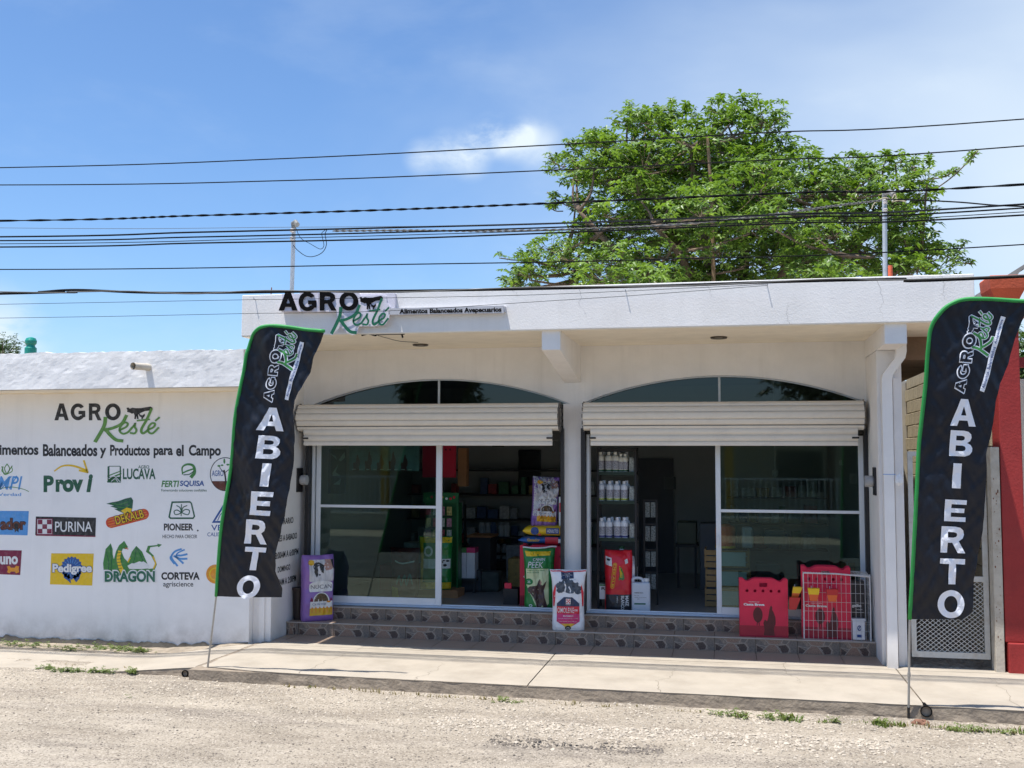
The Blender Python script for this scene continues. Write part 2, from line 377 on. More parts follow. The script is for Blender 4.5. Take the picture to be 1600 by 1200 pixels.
def ground_material():
    m = bpy.data.materials.new('gravel_street'); m.use_nodes = True; t = m.node_tree; b = t.nodes['Principled BSDF']; L = t.links.new
    b.inputs['Roughness'].default_value = .95; b.inputs['Specular IOR Level'].default_value = .25
    tc = t.nodes.new('ShaderNodeTexCoord')
    def noi(s, d=6, ro=.6, sc=(1, 1, 1)):
        mp = t.nodes.new('ShaderNodeMapping'); mp.inputs['Scale'].default_value = sc; L(tc.outputs['Object'], mp.inputs[0])
        n = t.nodes.new('ShaderNodeTexNoise'); n.inputs['Scale'].default_value = s; n.inputs['Detail'].default_value = d; n.inputs['Roughness'].default_value = ro
        L(mp.outputs[0], n.inputs['Vector']); return n.outputs['Fac']
    def mr(v, a, b_, c=0, d=1):
        n = t.nodes.new('ShaderNodeMapRange'); n.inputs[1].default_value = a; n.inputs[2].default_value = b_; n.inputs[3].default_value = c; n.inputs[4].default_value = d; L(v, n.inputs[0]); return n.outputs[0]
    def mix(f, a, b_, mode='MIX'):
        n = t.nodes.new('ShaderNodeMix'); n.data_type = 'RGBA'; n.blend_type = mode
        if isinstance(f, float): n.inputs['Factor'].default_value = f
        else: L(f, n.inputs['Factor'])
        for k, v in (('A', a), ('B', b_)):
            if isinstance(v, tuple): n.inputs[k].default_value = v
            else: L(v, n.inputs[k])
        return n.outputs['Result']
    c = mix(mr(noi(1.1, 7, .62, (.7, 2.2, 1)), .38, .64), (.295, .252, .197, 1), (.44, .385, .308, 1))
    c = mix(mr(noi(.75, 8, .7, (.5, 2.6, 1)), .50, .66, 0, .9), c, (.215, .185, .155, 1))      # worn asphalt showing through
    c = mix(mr(noi(60, 3, .7), .4, .75, 0, .4), c, (.22, .18, .14, 1))
    vo = t.nodes.new('ShaderNodeTexVoronoi'); vo.inputs['Scale'].default_value = 75; L(tc.outputs['Object'], vo.inputs['Vector'])
    sp = t.nodes.new('ShaderNodeSeparateColor'); L(vo.outputs['Color'], sp.inputs[0])
    c = mix(mr(sp.outputs[0], .7, .85, 0, .4), c, (.58, .51, .42, 1))
    c = mix(mr(sp.outputs[1], .86, .93, 0, .75), c, (.10, .085, .07, 1))
    L(c, b.inputs['Base Color'])
    bp = t.nodes.new('ShaderNodeBump'); bp.inputs['Distance'].default_value = .010; L(mr(noi(1.5, 5, .6, (.8, 2, 1)), .42, .6, .12, .9), bp.inputs['Strength'])
    L(vo.outputs['Distance'], bp.inputs['Height']); bp.invert = True
    b2 = t.nodes.new('ShaderNodeBump'); b2.inputs['Strength'].default_value = .6; b2.inputs['Distance'].default_value = .02
    L(noi(35, 6, .7), b2.inputs['Height']); L(bp.outputs[0], b2.inputs['Normal']); L(b2.outputs[0], b.inputs['Normal'])
    return m
GRAVEL = ground_material()
def gz(x, y):
    z = -.136 + .013*fbm(x*.8, y*1.6, 3) + .006*fbm(x*6, y*6, 8)
    d = math.hypot((x-3.85)/.62, (y+3.72-.06*math.sin(x*5))/.11)                   # shallow pothole right of the middle
    z -= .055*max(0, 1-d*d)*(1+.5*fbm(x*9, y*9, 1)) if d < 1 else 0
    k = sm((y+2.75)/.5)                                         # loose gravel heaped a little towards the kerb
    return z + .012*k
tag(obj('ground', ([(-400, -400, -.19), (400, -400, -.19), (400, 600, -.19), (-400, 600, -.19)], [(0, 1, 2, 3)]), GRAVEL), kind='structure')
nx, ny = 500, 125; X0, X1, Y0, Y1 = -5.5, 12., -5.9, -1.5
V = []; F = []
for j in range(ny+1):
    for i in range(nx+1):
        x = X0+(X1-X0)*i/nx; y = Y0+(Y1-Y0)*j/ny; V.append((x, y, gz(x, y)))
for j in range(ny):
    for i in range(nx):
        a = j*(nx+1)+i; F.append((a, a+1, a+nx+2, a+nx+1))
road = tag(obj('road', (V, F), GRAVEL, smooth=True), kind='structure')
V = [(-60, -9.5, -.155), (60, -9.5, -.155), (60, Y0, -.143), (X1, Y0, -.143), (X0, Y0, -.143), (-60, Y0, -.143), (-60, -1.5, -.143), (X0, -1.5, -.143), (60, -1.5, -.143), (X1, -1.5, -.143)]
tag(obj('road', (V, [(0, 1, 2, 3, 4, 5), (5, 4, 7, 6), (3, 2, 8, 9)]), GRAVEL), kind='structure')

ASPH = mat('worn_asphalt', (.075, .072, .068), .9, .25, 2, .6, 60, stain=(.15, .135, .115), stain_amt=.6, sscale=.8)
tag(obj('asphalt', ([(-60, -16.5, -.147), (60, -16.5, -.147), (60, -6.3, -.128), (-60, -6.3, -.128)], [(0, 1, 2, 3)]), ASPH), kind='structure')
# loose stones, nobody could count them
def stones(name, n, fy, s0, s1, m, seed, xr=(-4.4, 9.2)):
    random.seed(seed); V = []; F = []
    for _ in range(n):
        x = random.uniform(*xr); y = fy(x); s = s0+(s1-s0)*random.random()**3; z = gz(x, y)
        b0 = len(V); a = random.random()*6
        for k in range(5):
            an = a+k*2*PI/5+random.uniform(-.25, .25); rr = s*random.uniform(.75, 1.15)
            V.append((x+rr*math.cos(an), y+rr*math.sin(an)*.85, z+s*random.uniform(-.1, .35)))
        V.append((x+random.uniform(-.3, .3)*s, y+random.uniform(-.3, .3)*s, z+s*random.uniform(.6, .95)))
        for k in range(5): F.append((b0+k, b0+(k+1) % 5, b0+5))
    return tag(obj(name, (V, F), m), kind='stuff')
PEB = mat('pale_pebbles', (.47, .41, .33), .9, .35, 14, .3, 60)
PEBD = mat('dark_pebbles', (.17, .145, .12), .9, .4, 14, .3, 60)
yk = lambda x: lerp_tab(YF, x)
tag(stones('gravel', 9500, lambda x: min(-1.9, yk(x)-.03-abs(random.gauss(0, .75))), .003, .018, PEB, 5), 'loose pale gravel strewn along the kerb and over the street', 'gravel')
tag(stones('gravel', 3500, lambda x: -2.3-2.6*random.random(), .003, .013, PEBD, 6), 'scattered small dark stones and crumbs on the street', 'gravel')
tag(stones('gravel', 2600, lambda x: -3.05-abs(random.gauss(0, .28)), .006, .024, PEB, 8, (2.6, 6.4)), 'patch of coarser pale gravel in the street before the middle of the shop', 'gravel')

# pavement: concrete slabs with tooled joints, each slab its own piece
tag(stones('gravel', 900, lambda x: -3.72+random.gauss(0, .07), .006, .02, PEBD, 18, (3.2, 4.6)), 'dark broken asphalt crumbs lying in the shallow pothole', 'gravel')
pave = bpy.data.objects.new('pavement', None); COL.objects.link(pave); pave['kind'] = 'structure'
edges = [-12., -4.6, -.32, 3.232, 6.79, 10.3, 14.]
for a, b in zip(edges, edges[1:]):
    n = max(6, int((b-a)/.12)); m_ = 26; V = []; F = []
    for i in range(n+1):
        x = a+.006+(b-a-.012)*i/n; yb, yf = lerp_tab(YB, x), yk(x)
        for j in range(m_+1):
            t = j/m_; y = yb+(yf-yb)*t
            if x > -.35:                                            # two shallow tooled lines near the tile strip
                pass
            z = pz(x)+.0035*fbm(x*.9, y*2, 5)+.0012*fbm(x*7, y*7, 2)
            if i in (0, n): z -= .006
            if j == m_: z -= .008; y += .006*fbm(x*5, 3, 3)
            V.append((x, y, z))
    for i in range(n):
        for j in range(m_):
            q = i*(m_+1)+j; F.append((q, q+1, q+m_+2, q+m_+1))
    obj('pavement_slab', (V, F), CONC, pave, smooth=True)
# under-bed seen in the joints
obj('pavement_bed', box(BM(), -.3, 14, -2.12, -.5, -.16, -.02), KERB, pave)
# hairline cracks wandering over the slabs
rnd = random.Random(77)
for cx_, a_, b_ in ((.9, -2.15, -.6), (2.1, -2.17, -1.3), (4.5, -2.22, -1.1), (5.7, -.55, -1.6), (7.6, -2.27, -.9), (-1.9, -1.92, -1.1)):
    V = []; F = []; x = cx_
    for i in range(26):
        y = a_+(b_-a_)*i/25; x += rnd.gauss(0, .018); w = .0022*(1-.6*i/25); z = pz(x)+.0035*fbm(x*.9, y*2, 5)+.0012*fbm(x*7, y*7, 2)+.0016
        V += [(x-w, y, z), (x+w, y, z)]
        if i: F.append((2*i-2, 2*i-1, 2*i+1, 2*i))
    obj('hairline_crack', (V, F), GROOVE_ if 0 else mat('crack_dirt', (.17, .145, .11), .95), pave)
# tooled lines running along the slabs
GROOVE = mat('groove_shadow_dirt', (.24, .21, .17), .95, .2, 8)
for yy in (-.70, -1.02):
    V = []; F = []
    for i in range(121):
        x = -.28+i*(14-.0)/120*.99
        w = .004+.002*noise.noise(Vector((x*2, yy, 0)))
        z = pz(x)+.0035*fbm(x*.9, yy*2, 5)+.0012*fbm(x*7, yy*7, 2)+.003
        V += [(x, yy-w, z), (x, yy+w, z)]
        if i: F.append((2*i-2, 2*i-1, 2*i+1, 2*i))
    obj('tooled_line', (V, F), GROOVE, pave)
# kerb face with a rough broken foot
V = []; F = []; n = 420; rows = 7
for i in range(n+1):
    x = -4.6+(14+4.6)*i/n; y = yk(x)
    for j in range(rows+1):
        t = j/rows; top = pz(x)-.007; z = top+(-.17-top)*t
        r = .012*fbm(x*3, z*12, 4)+.006*fbm(x*14, z*30, 9)
        V.append((x, y+.004-(.0 if j == 0 else .012*t+r*t), z if j else top))
for i in range(n):
    for j in range(rows):
        q = i*(rows+1)+j; F.append((q, q+rows+1, q+rows+2, q+1))
tag(obj('kerb', (V, F), KERB, smooth=False), kind='structure')
kerb = bpy.data.objects['kerb']
for px, py, rr in ((290, 1052, .036), (1447, 1111, .05)):
    c = at(px, py, y=yk(at(px, py, y=-2.1).x)+.004)
    bm = BM(); seg = 14
    ring = lambda r, y: [bm.verts.new((c.x+r*math.cos(2*PI*k/seg), y, c.z+r*math.sin(2*PI*k/seg))) for k in range(seg)]
    a, b, d, e = ring(rr, c.y-.022), ring(rr*.84, c.y-.022), ring(rr*.84, c.y+.12), ring(rr, c.y+.12)
    for p, q in ((a, b), (b, d), (e, a)):
        for k in range(seg): bm.faces.new((p[k], p[(k+1) % seg], q[(k+1) % seg], q[k]))
    bm.faces.new(ring(rr*.83, c.y+.02)[::-1])  # black disc added in the mouth, stands for the shade inside the pipe
    obj('drain_pipe', bm, mat('black_pvc', (.008, .008, .008), .8, spec=.1), kerb)

# ------------------------------------------------------------------ shop building
shop = thing('shop_building', 'white single-storey shop with deep canopy, two arched transoms, raised roller shutters and glass doors', 'shop', (3.2, .44, 0))
def part(name, bm, m, **k): return obj(name, bm, m, shop, **k)
def pbx(name, *a, m=WHITE, bevel=.0, parent=None): return obj(name, box(BM(), *a, bevel=bevel), m, parent or shop)
# canopy: fascia slab with sloping soffit
part('canopy', box(BM(), -.24, 7.52, -1.21, .95, 3.505, 3.97, .008), WHITE)
V = [(6.92, .10, 3.50), (7.52, .10, 3.50), (7.52, 6, 3.50), (6.92, 6, 3.50), (6.92, .10, 3.42), (7.52, .10, 3.42), (7.52, 6, 3.42), (6.92, 6, 3.42)]
part('side_roof_slab', box(BM(), 6.94, 7.56, .10, 6, 3.24, 3.503), RAW)
part('soffit', box(BM(), -.235, 7.515, -1.20, .438, 3.497, 3.5045), CREAM)
part('roof', box(BM(), -.24, 7.5, .952, 8, 3.42, 3.75), WHITE)
# cantilever beams
for x0, x1 in ((3.190, 3.388), (6.675, 6.885)):
    V = [(x0, -1.165, 3.295), (x1, -1.165, 3.295), (x1, -1.165, 3.504), (x0, -1.165, 3.504), (x0, .44, 3.055 if x0 < 5 else 3.30), (x1, .44, 3.055 if x0 < 5 else 3.30), (x1, .44, 3.504), (x0, .44, 3.504)]
    part('beam', (V, [(0, 1, 2, 3), (1, 5, 6, 2), (4, 0, 3, 7), (0, 4, 5, 1), (5, 4, 7, 6)]), WHITE)
# front wall over the doors with two segmental arches
def archz(x, x0, x1, zb, zt):
    t = (x-(x0+x1)/2)/((x1-x0)/2)
    c = (x1-x0)/2; h = zt-zb; r = (c*c+h*h)/(2*h)
    return zt-r+math.sqrt(max(0, r*r-(t*c)**2))
ARCH = [(-.06, 3.26), (3.39, 6.67)]; ZB, ZT = 2.80, 3.122
TRF = mat('transom_frame', (.60, .62, .62), .4)
def front():
    bm = BM(); xs = [-.16]
    for a, b in ARCH: xs += [a+(b-a)*i/40 for i in range(41)]
    xs.append(6.70)
    low = []
    for x in xs:
        z = ZB
        for a, b in ARCH:
            if a < x < b: z = archz(x, a, b, ZB, ZT)
        low.append(z)
    for y in (.44, .60):
        vb = [bm.verts.new((x, y, z)) for x, z in zip(xs, low)]; vt = [bm.verts.new((x, y, 3.51)) for x in xs]
        for i in range(len(xs)-1):
            f = (vb[i], vb[i+1], vt[i+1], vt[i]); bm.faces.new(f if y == .44 else f[::-1])
        if y == .44: v0 = vb
        else:
            for i in range(len(xs)-1): bm.faces.new((v0[i+1], v0[i], vb[i], vb[i+1]))
    return bm
part('front_wall', front(), WHITE)
for (a, b) in ARCH:
    x = (a+b)/2
    fr = obj('transom_window', box(BM(), x-.013, x+.013, .50, .53, ZB, ZT-.002), TRF, shop)
    # curved rim
    bm = BM(); pr = None
    for i in range(41):
        xx = a+(b-a)*i/40; z = archz(xx, a, b, ZB, ZT)
        ring = [bm.verts.new((xx, y, zz)) for y, zz in ((.47, z-.001), (.47, z-.018), (.53, z-.018), (.53, z-.001))]
        if pr:
            for k in range(4): bm.faces.new((pr[k], pr[(k+1) % 4], ring[(k+1) % 4], ring[k]))
        pr = ring
    obj('frame', bm, TRF, fr)
    for s in (0, 1):
        pts = [a+(x-a)*i/20 for i in range(21)] if s == 0 else [x+(b-x)*i/20 for i in range(21)]
        V = [(q, .515, ZB) for q in pts]+[(q, .515, max(ZB+.0005, archz(q, a, b, ZB, ZT)-.004)) for q in pts]
        obj('pane', (V, [(i, i+1, i+22, i+21) for i in range(20)]), GLASSA, fr)
pbx('centre_pillar', 3.175, 3.425, .44, .60, FL, ZB)
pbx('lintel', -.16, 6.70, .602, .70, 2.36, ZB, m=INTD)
# side returns and columns
pbx('left_column', -.385, -.16, -.45, .60, -.05, 3.50)
pbx('left_column_rib', -.30, -.235, -.468, -.452, -.05, 3.50)
rc = part('right_column', box(BM(), 6.68, 6.93, -.47, .60, -.05, 3.295, .004), WHITE)
pbx('right_wall', 6.70, 6.93, .602, 6, -.05, 3.42)
# downpipe down the right column
j0 = Vector((6.93, -1.0, 3.30)); dp = BM()
def sqpipe(bm, pts, w):
    pr = None
    for i, p in enumerate(pts):
        p = Vector(p); ring = [bm.verts.new(p+Vector((sx*w, sy*w, 0))) for sx, sy in ((-1, -1), (1, -1), (1, 1), (-1, 1))]
        if pr:
            for k in range(4): bm.faces.new((pr[k], pr[(k+1) % 4], ring[(k+1) % 4], ring[k]))
        pr = ring
sqpipe(dp, [(6.915, -.56, 3.42), (6.915, -.56, 3.27), (6.90, -.56, 3.20), (6.775, -.55, 3.03), (6.765, -.55, 2.97), (6.765, -.55, -.01)], .052)
part('downpipe', dp, WHITE)
pbx('column_rib', 6.84, 6.90, -.497, -.472, -.02, 3.0)
bmt = BM(); tube(bmt, [(6.705, -.60, 1.985), (6.83, -.60, 1.985)], .004, 6); part('cord', bmt, mat('blue_cord', (.15, .3, .6)))
bag = BM()
bmesh.ops.create_icosphere(bag, subdivisions=2, radius=1)
for v in bag.verts:
    v.co = Vector((6.86+v.co.x*.036*(1+.5*noise.noise(v.co*3)), -.62+v.co.y*.02, 1.93+v.co.z*.06*(1+.6*noise.noise(v.co*4+Vector((3, 0, 0))))))
obj('plastic_bag', bag, mat('clear_plastic_bag', (.75, .76, .78), .25, .1, 30), None)
tag(bpy.data.objects['plastic_bag'], 'crumpled clear plastic bag tied to the right downpipe with blue cord', 'plastic bag')
# interior shell
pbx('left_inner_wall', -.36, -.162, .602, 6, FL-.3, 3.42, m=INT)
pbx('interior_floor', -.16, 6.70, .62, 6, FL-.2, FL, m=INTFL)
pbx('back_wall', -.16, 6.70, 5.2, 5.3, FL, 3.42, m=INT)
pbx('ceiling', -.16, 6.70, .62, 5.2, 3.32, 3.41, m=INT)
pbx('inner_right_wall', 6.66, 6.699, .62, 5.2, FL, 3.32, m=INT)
# soffit downlights
for px, py in ((657, 537), (1123, 525.5)):
    c = at(px, py, z=3.504)
    d = obj('downlight', lathe(BM(), (c.x, c.y, 3.478), [(.085, .026), (.095, .012), (.088, 0), (.062, .006), (.058, .02)], 24), mat('bronze_trim', (.05, .035, .02), .4), shop)
    obj('lens', lathe(BM(), (c.x, c.y, 3.486), [(.055, .01), (.05, 0)], 16), mat('lamp_lens', (.25, .22, .17), .3), d)
# light flex hanging from the left fitting
c = at(657, 537, z=3.48); bmt = BM(); tube(bmt, cat([(c.x-.03, c.y, 3.495), (c.x-.14, c.y-.35, 3.475), (c.x-.22, c.y-.62, 3.485), (c.x-.25, -1.13, 3.49)], 5), .004, 5)
part('lamp_flex', bmt, CABLEG)
# surface rod under the fascia with two brackets
bmt = BM(); a = at(565, 524, y=-1.17); b = at(632, 523, y=-1.17)
tube(bmt, cat([(a.x, -1.17, 3.49), (a.x+.08, -1.17, 3.505), (a.x+.16, -1.17, 3.485), (a.x+.2, -1.17, 3.497), (b.x, -1.17, 3.497)], 4), .009, 6)
tube(bmt, [(b.x-.03, -1.17, 3.50), (b.x-.02, -1.17, 3.455)], .01, 6)
part('cable_bracket', bmt, CABLE)
# hooks on the fascia
for px, py in ((978, 456), (1199, 447), (399, 468)):
    c = at(px, py, y=-1.21); bmt = BM(); tube(bmt, [(c.x, -1.2, c.z), (c.x, -1.25, c.z+.004), (c.x, -1.252, c.z+.018)], .005, 6); part('hook', bmt, GALV)
# rebar stub on the roof edge
c = at(423, 458, y=-1.0); bmt = BM(); tube(bmt, [(c.x, -1.0, 3.96), (c.x+.01, -1.0, 4.085)], .006, 6); part('rebar_stub', bmt, mat('rust', (.16, .05, .02), .9, .3, 30))

# hairline cracks in the fascia render
rnd = random.Random(12); CRK = mat('crack_grey', (.42, .40, .38), .9)
for cx_, zt_, zb_ in ((3.62, 3.965, 3.62), (4.9, 3.965, 3.80), (5.75, 3.51, 3.74), (6.6, 3.965, 3.55), (2.9, 3.965, 3.86), (7.2, 3.965, 3.7)):
    V = []; F = []; x = cx_
    for i in range(22):
        z = zt_+(zb_-zt_)*i/21; x += rnd.gauss(0, .009); w = .0018*(1-.7*i/21); V += [(x-w, -1.2115, z), (x+w, -1.2115, z)]
        if i: F.append((2*i-2, 2*i-1, 2*i+1, 2*i))
    part('hairline_crack', (V, F), CRK)
# ---- steps: tiled risers and treads, every tile a piece
def tile_material(name, tones, line, scale, stripes=False):
    m = bpy.data.materials.new(name); m.use_nodes = True; t = m.node_tree; b = t.nodes['Principled BSDF']; L = t.links.new
    b.inputs['Roughness'].default_value = .38
    tc = t.nodes.new('ShaderNodeTexCoord'); mp = t.nodes.new('ShaderNodeMapping'); L(tc.outputs['Object'], mp.inputs[0])
    no = t.nodes.new('ShaderNodeTexNoise'); no.inputs['Scale'].default_value = 55; no.inputs['Detail'].default_value = 6; no.inputs['Roughness'].default_value = .7
    cr = t.nodes.new('ShaderNodeValToRGB'); e = cr.color_ramp.elements
    if stripes: mp.inputs['Scale'].default_value = (.12, 1, 1)
    L(mp.outputs[0], no.inputs['Vector'])
    e[0].position = .33; e[0].color = (*tones[0], 1); e[1].position = .68; e[1].color = (*tones[1], 1)
    L(no.outputs['Fac'], cr.inputs[0]); L(cr.outputs[0], b.inputs['Base Color'])
    return m
T_BASE = tile_material('tile_mottled_base', ((.17, .115, .085), (.43, .32, .24)), None, 1)
T_TREAD = tile_material('tile_tread', ((.30, .22, .165), (.42, .315, .24)), None, 1, True)
T_NOSE = mat('tile_nosing', (.46, .40, .345), .5, .08, 8)
T_VEIN = mat('tile_vein_print', (.46, .38, .31), .45, .12, 30)
T_BROWN = mat('tile_brown_print', (.32, .19, .13), .45, .35, 70)
T_DARK = mat('tile_dark_print', (.10, .062, .048), .45, .45, 60)
T_GREY = mat('tile_grey_print', (.20, .155, .125), .45, .35, 60)
def riser_tile(w, h):
    """mesh at the origin, front at y=0, from x=0..w, z=0..h, carrying the printed crazy-stone picture"""
    bm = BM(); g = .0035
    box(bm, g, w-g, 0, .012, .001, h-.012, 0, 0)
    def pr(pts, mi, d):
        vs_ = [bm.verts.new((g+p[0]*(w-2*g), -d, p[1]*(h-.012)+.001)) for p in pts]
        f = bm.faces.new(vs_); f.material_index = mi
        if f.normal.y > 0: f.normal_flip()
    def vein(a, b, wd=.016):
        A, B = Vector(a), Vector(b); d = (B-A); d.x *= w/h; n_ = Vector((-d.y, d.x)).normalized(); n_.x *= h/w
        pr([A+n_*wd, B+n_*wd, B-n_*wd, A-n_*wd], 1, .0012)
    pr([(.155, .02), (.60, .02), (.49, .52), (.44, .60), (.33, .62), (.27, .42)], 2, .0006)
    pr([(.54, .52), (.72, .62), (.80, .30), (.77, .06), (.65, .03), (.585, .28)], 3, .0006)
    pr([(.30, .70), (.52, .66), (.62, .92), (.30, .95)], 2, .0006)
    pr([(.0, .62), (.20, .30), (.24, .48), (.12, .9), (.0, .95)], 4, .0006)
    pr([(.02, .04), (.12, .04), (.18, .26), (.02, .52)], 3, .0006)
    pr([(.86, .04), (.99, .04), (.99, .92), (.83, .92), (.80, .62), (.84, .35)], 4, .0006)
    pr([(.66, .72), (.78, .66), (.80, .95), (.66, .95)], 4, .0006)
    for a, b in (((.12, .0), (.26, .45)), ((.26, .45), (.33, .65)), ((.33, .65), (.47, .61)), ((.47, .61), (.62, .0)), ((.47, .61), (.74, .66)), ((.52, .5), (.60, .28)),
                 ((.74, .66), (.82, .35)), ((.82, .35), (.79, .0)), ((.26, .45), (.0, .58)), ((.33, .65), (.22, .98)), ((.60, .64), (.65, .98)), ((.74, .66), (.82, .98))): vein(a, b)
    me = bpy.data.meshes.new('tile'); bm.to_mesh(me); bm.free()
    for q in (T_BASE, T_VEIN, T_BROWN, T_DARK, T_GREY): me.materials.append(q)
    return me
def tread_tile(w, d, nose=.0):
    bm = BM(); box(bm, .003, w-.003, .0, d, -.012, 0, .002, 0)
    me = bpy.data.meshes.new('tile'); bm.to_mesh(me); bm.free(); me.materials.append(T_TREAD); return me
def place_mesh(name, me, loc, parent):
    o = bpy.data.objects.new(name, me); COL.objects.link(o); o.parent = parent; o.location = Vector(loc)-ORG(parent); return o
TW = .45
def tiles(parent, y, zb, h, me_r, cuts, x0, x1, phase, off):
    # whole tiles, with the end ones cut down
    n0 = int(math.floor((x0-off)/TW)); k = n0
    while off+k*TW < x1-.01:
        a, b = max(x0, off+k*TW), min(x1, off+(k+1)*TW)
        if b-a > .03:
            if b-a > TW-.002: place_mesh('tile', me_r, (a, y, zb), parent)
            else:
                key = round(b-a, 3)
                if key not in cuts: cuts[key] = cuts['make'](b-a)
                place_mesh('tile', cuts[key], (a, y, zb), parent)
        k += 1
MR = riser_tile(TW, H1); MR2 = riser_tile(TW, FL-H1)
step1 = pbx('step', -.158, 6.678, .013, TR+.05, -.05, H1-.013, m=MORTAR)
tiles(step1, 0, 0, H1, MR, {'make': lambda w: riser_tile(w, H1)}, -.158, 6.678, 0, 0)
MT = tread_tile(TW, TR+.0)
tiles(step1, .012, H1, 0, MT, {'make': lambda w: tread_tile(w, TR)}, -.158, 6.678, 0, 0)
obj('nosing', box(BM(), -.158, 6.678, -.012, .014, H1-.011, H1+.0015, .003), T_NOSE, step1)
step2 = pbx('step', -.158, 6.678, TR+.013, .70, -.05, FL-.013, m=MORTAR)
OFF2 = at(603, 960, y=TR).x % TW
tiles(step2, TR, H1, FL-H1, MR2, {'make': lambda w: riser_tile(w, FL-H1)}, -.158, 6.678, 0, OFF2)
MT2 = tread_tile(TW, .28); tiles(step2, TR+.012, FL-.001, 0, MT2, {'make': lambda w: tread_tile(w, .28)}, -.158, 6.678, 0, OFF2)
obj('nosing', box(BM(), -.158, 6.678, TR-.012, TR+.014, FL-.012, FL+.0008, .003), T_NOSE, step2)
strip = bpy.data.objects.new('tiled_strip', None); COL.objects.link(strip); strip['kind'] = 'structure'
MS = tread_tile(TW, .495)
bxs = obj('bedding', box(BM(), -.25, 6.70, -.50, .01, -.10, -.013), MORTAR, strip)
tiles(strip, -.498, .001, 0, MS, {'make': lambda w: tread_tile(w, .495)}, -.14, 6.70, 0, 0)

# ---- sliding glass doors
def door_leaf(x0, x1, z0, z1, zr, y, panes=True):
    d = pbx('sliding_door', x0, x0+.058, y, y+.035, z0, z1, m=ALU, bevel=.003)
    d2 = obj('stile', box(BM(), x1-.075, x1, y, y+.035, z0, z1, .003), ALU, d)
    obj('bottom_rail', box(BM(), x0+.059, x1-.076, y+.001, y+.034, z0, z0+.085, .003), ALU, d)
    obj('top_rail', box(BM(), x0+.059, x1-.076, y+.001, y+.034, z1-.06, z1, .003), ALU, d)
    obj('middle_rail', box(BM(), x0+.059, x1-.076, y+.001, y+.034, zr-.017, zr+.017, .003), ALU, d)
    for a, b in ((z0+.085, zr-.017), (zr+.017, z1-.06)):
        obj('pane', box(BM(), x0+.059, x1-.076, y+.015, y+.020, a, b), GLASS, d)
    return d
z1d = 2.41
ld = door_leaf(.012, 1.655, FL+.03, z1d, 1.535, .47)
rd = door_leaf(4.975, 6.66, FL+.03, z1d, 1.535, .47)
for d, x in ((ld, 1.63), (rd, 5.0)):
    obj('handle', box(BM(), x-.01, x+.01, .452, .469, 1.13, 1.25, .003), ALU, d)
for a, b in ((-.04, 3.155), (3.445, 6.678)):
    s = pbx('door_sill', a, b, .445, .56, FL+.003, FL+.028, m=ALUB, bevel=.003)
    obj('track', box(BM(), a, b, .515, .525, FL+.028, FL+.04), ALU, s)
for a in (-.04, 3.455):
    pbx('door_jamb', a, a+.035, .45, .60, FL+.03, 2.43, m=ALU if a > 0 else ALU, bevel=.002)
pbx('door_head', -.04, 3.155, .46, .59, 2.43, 2.50, m=INTD); pbx('door_head', 3.445, 6.678, .46, .59, 2.43, 2.50, m=INTD)

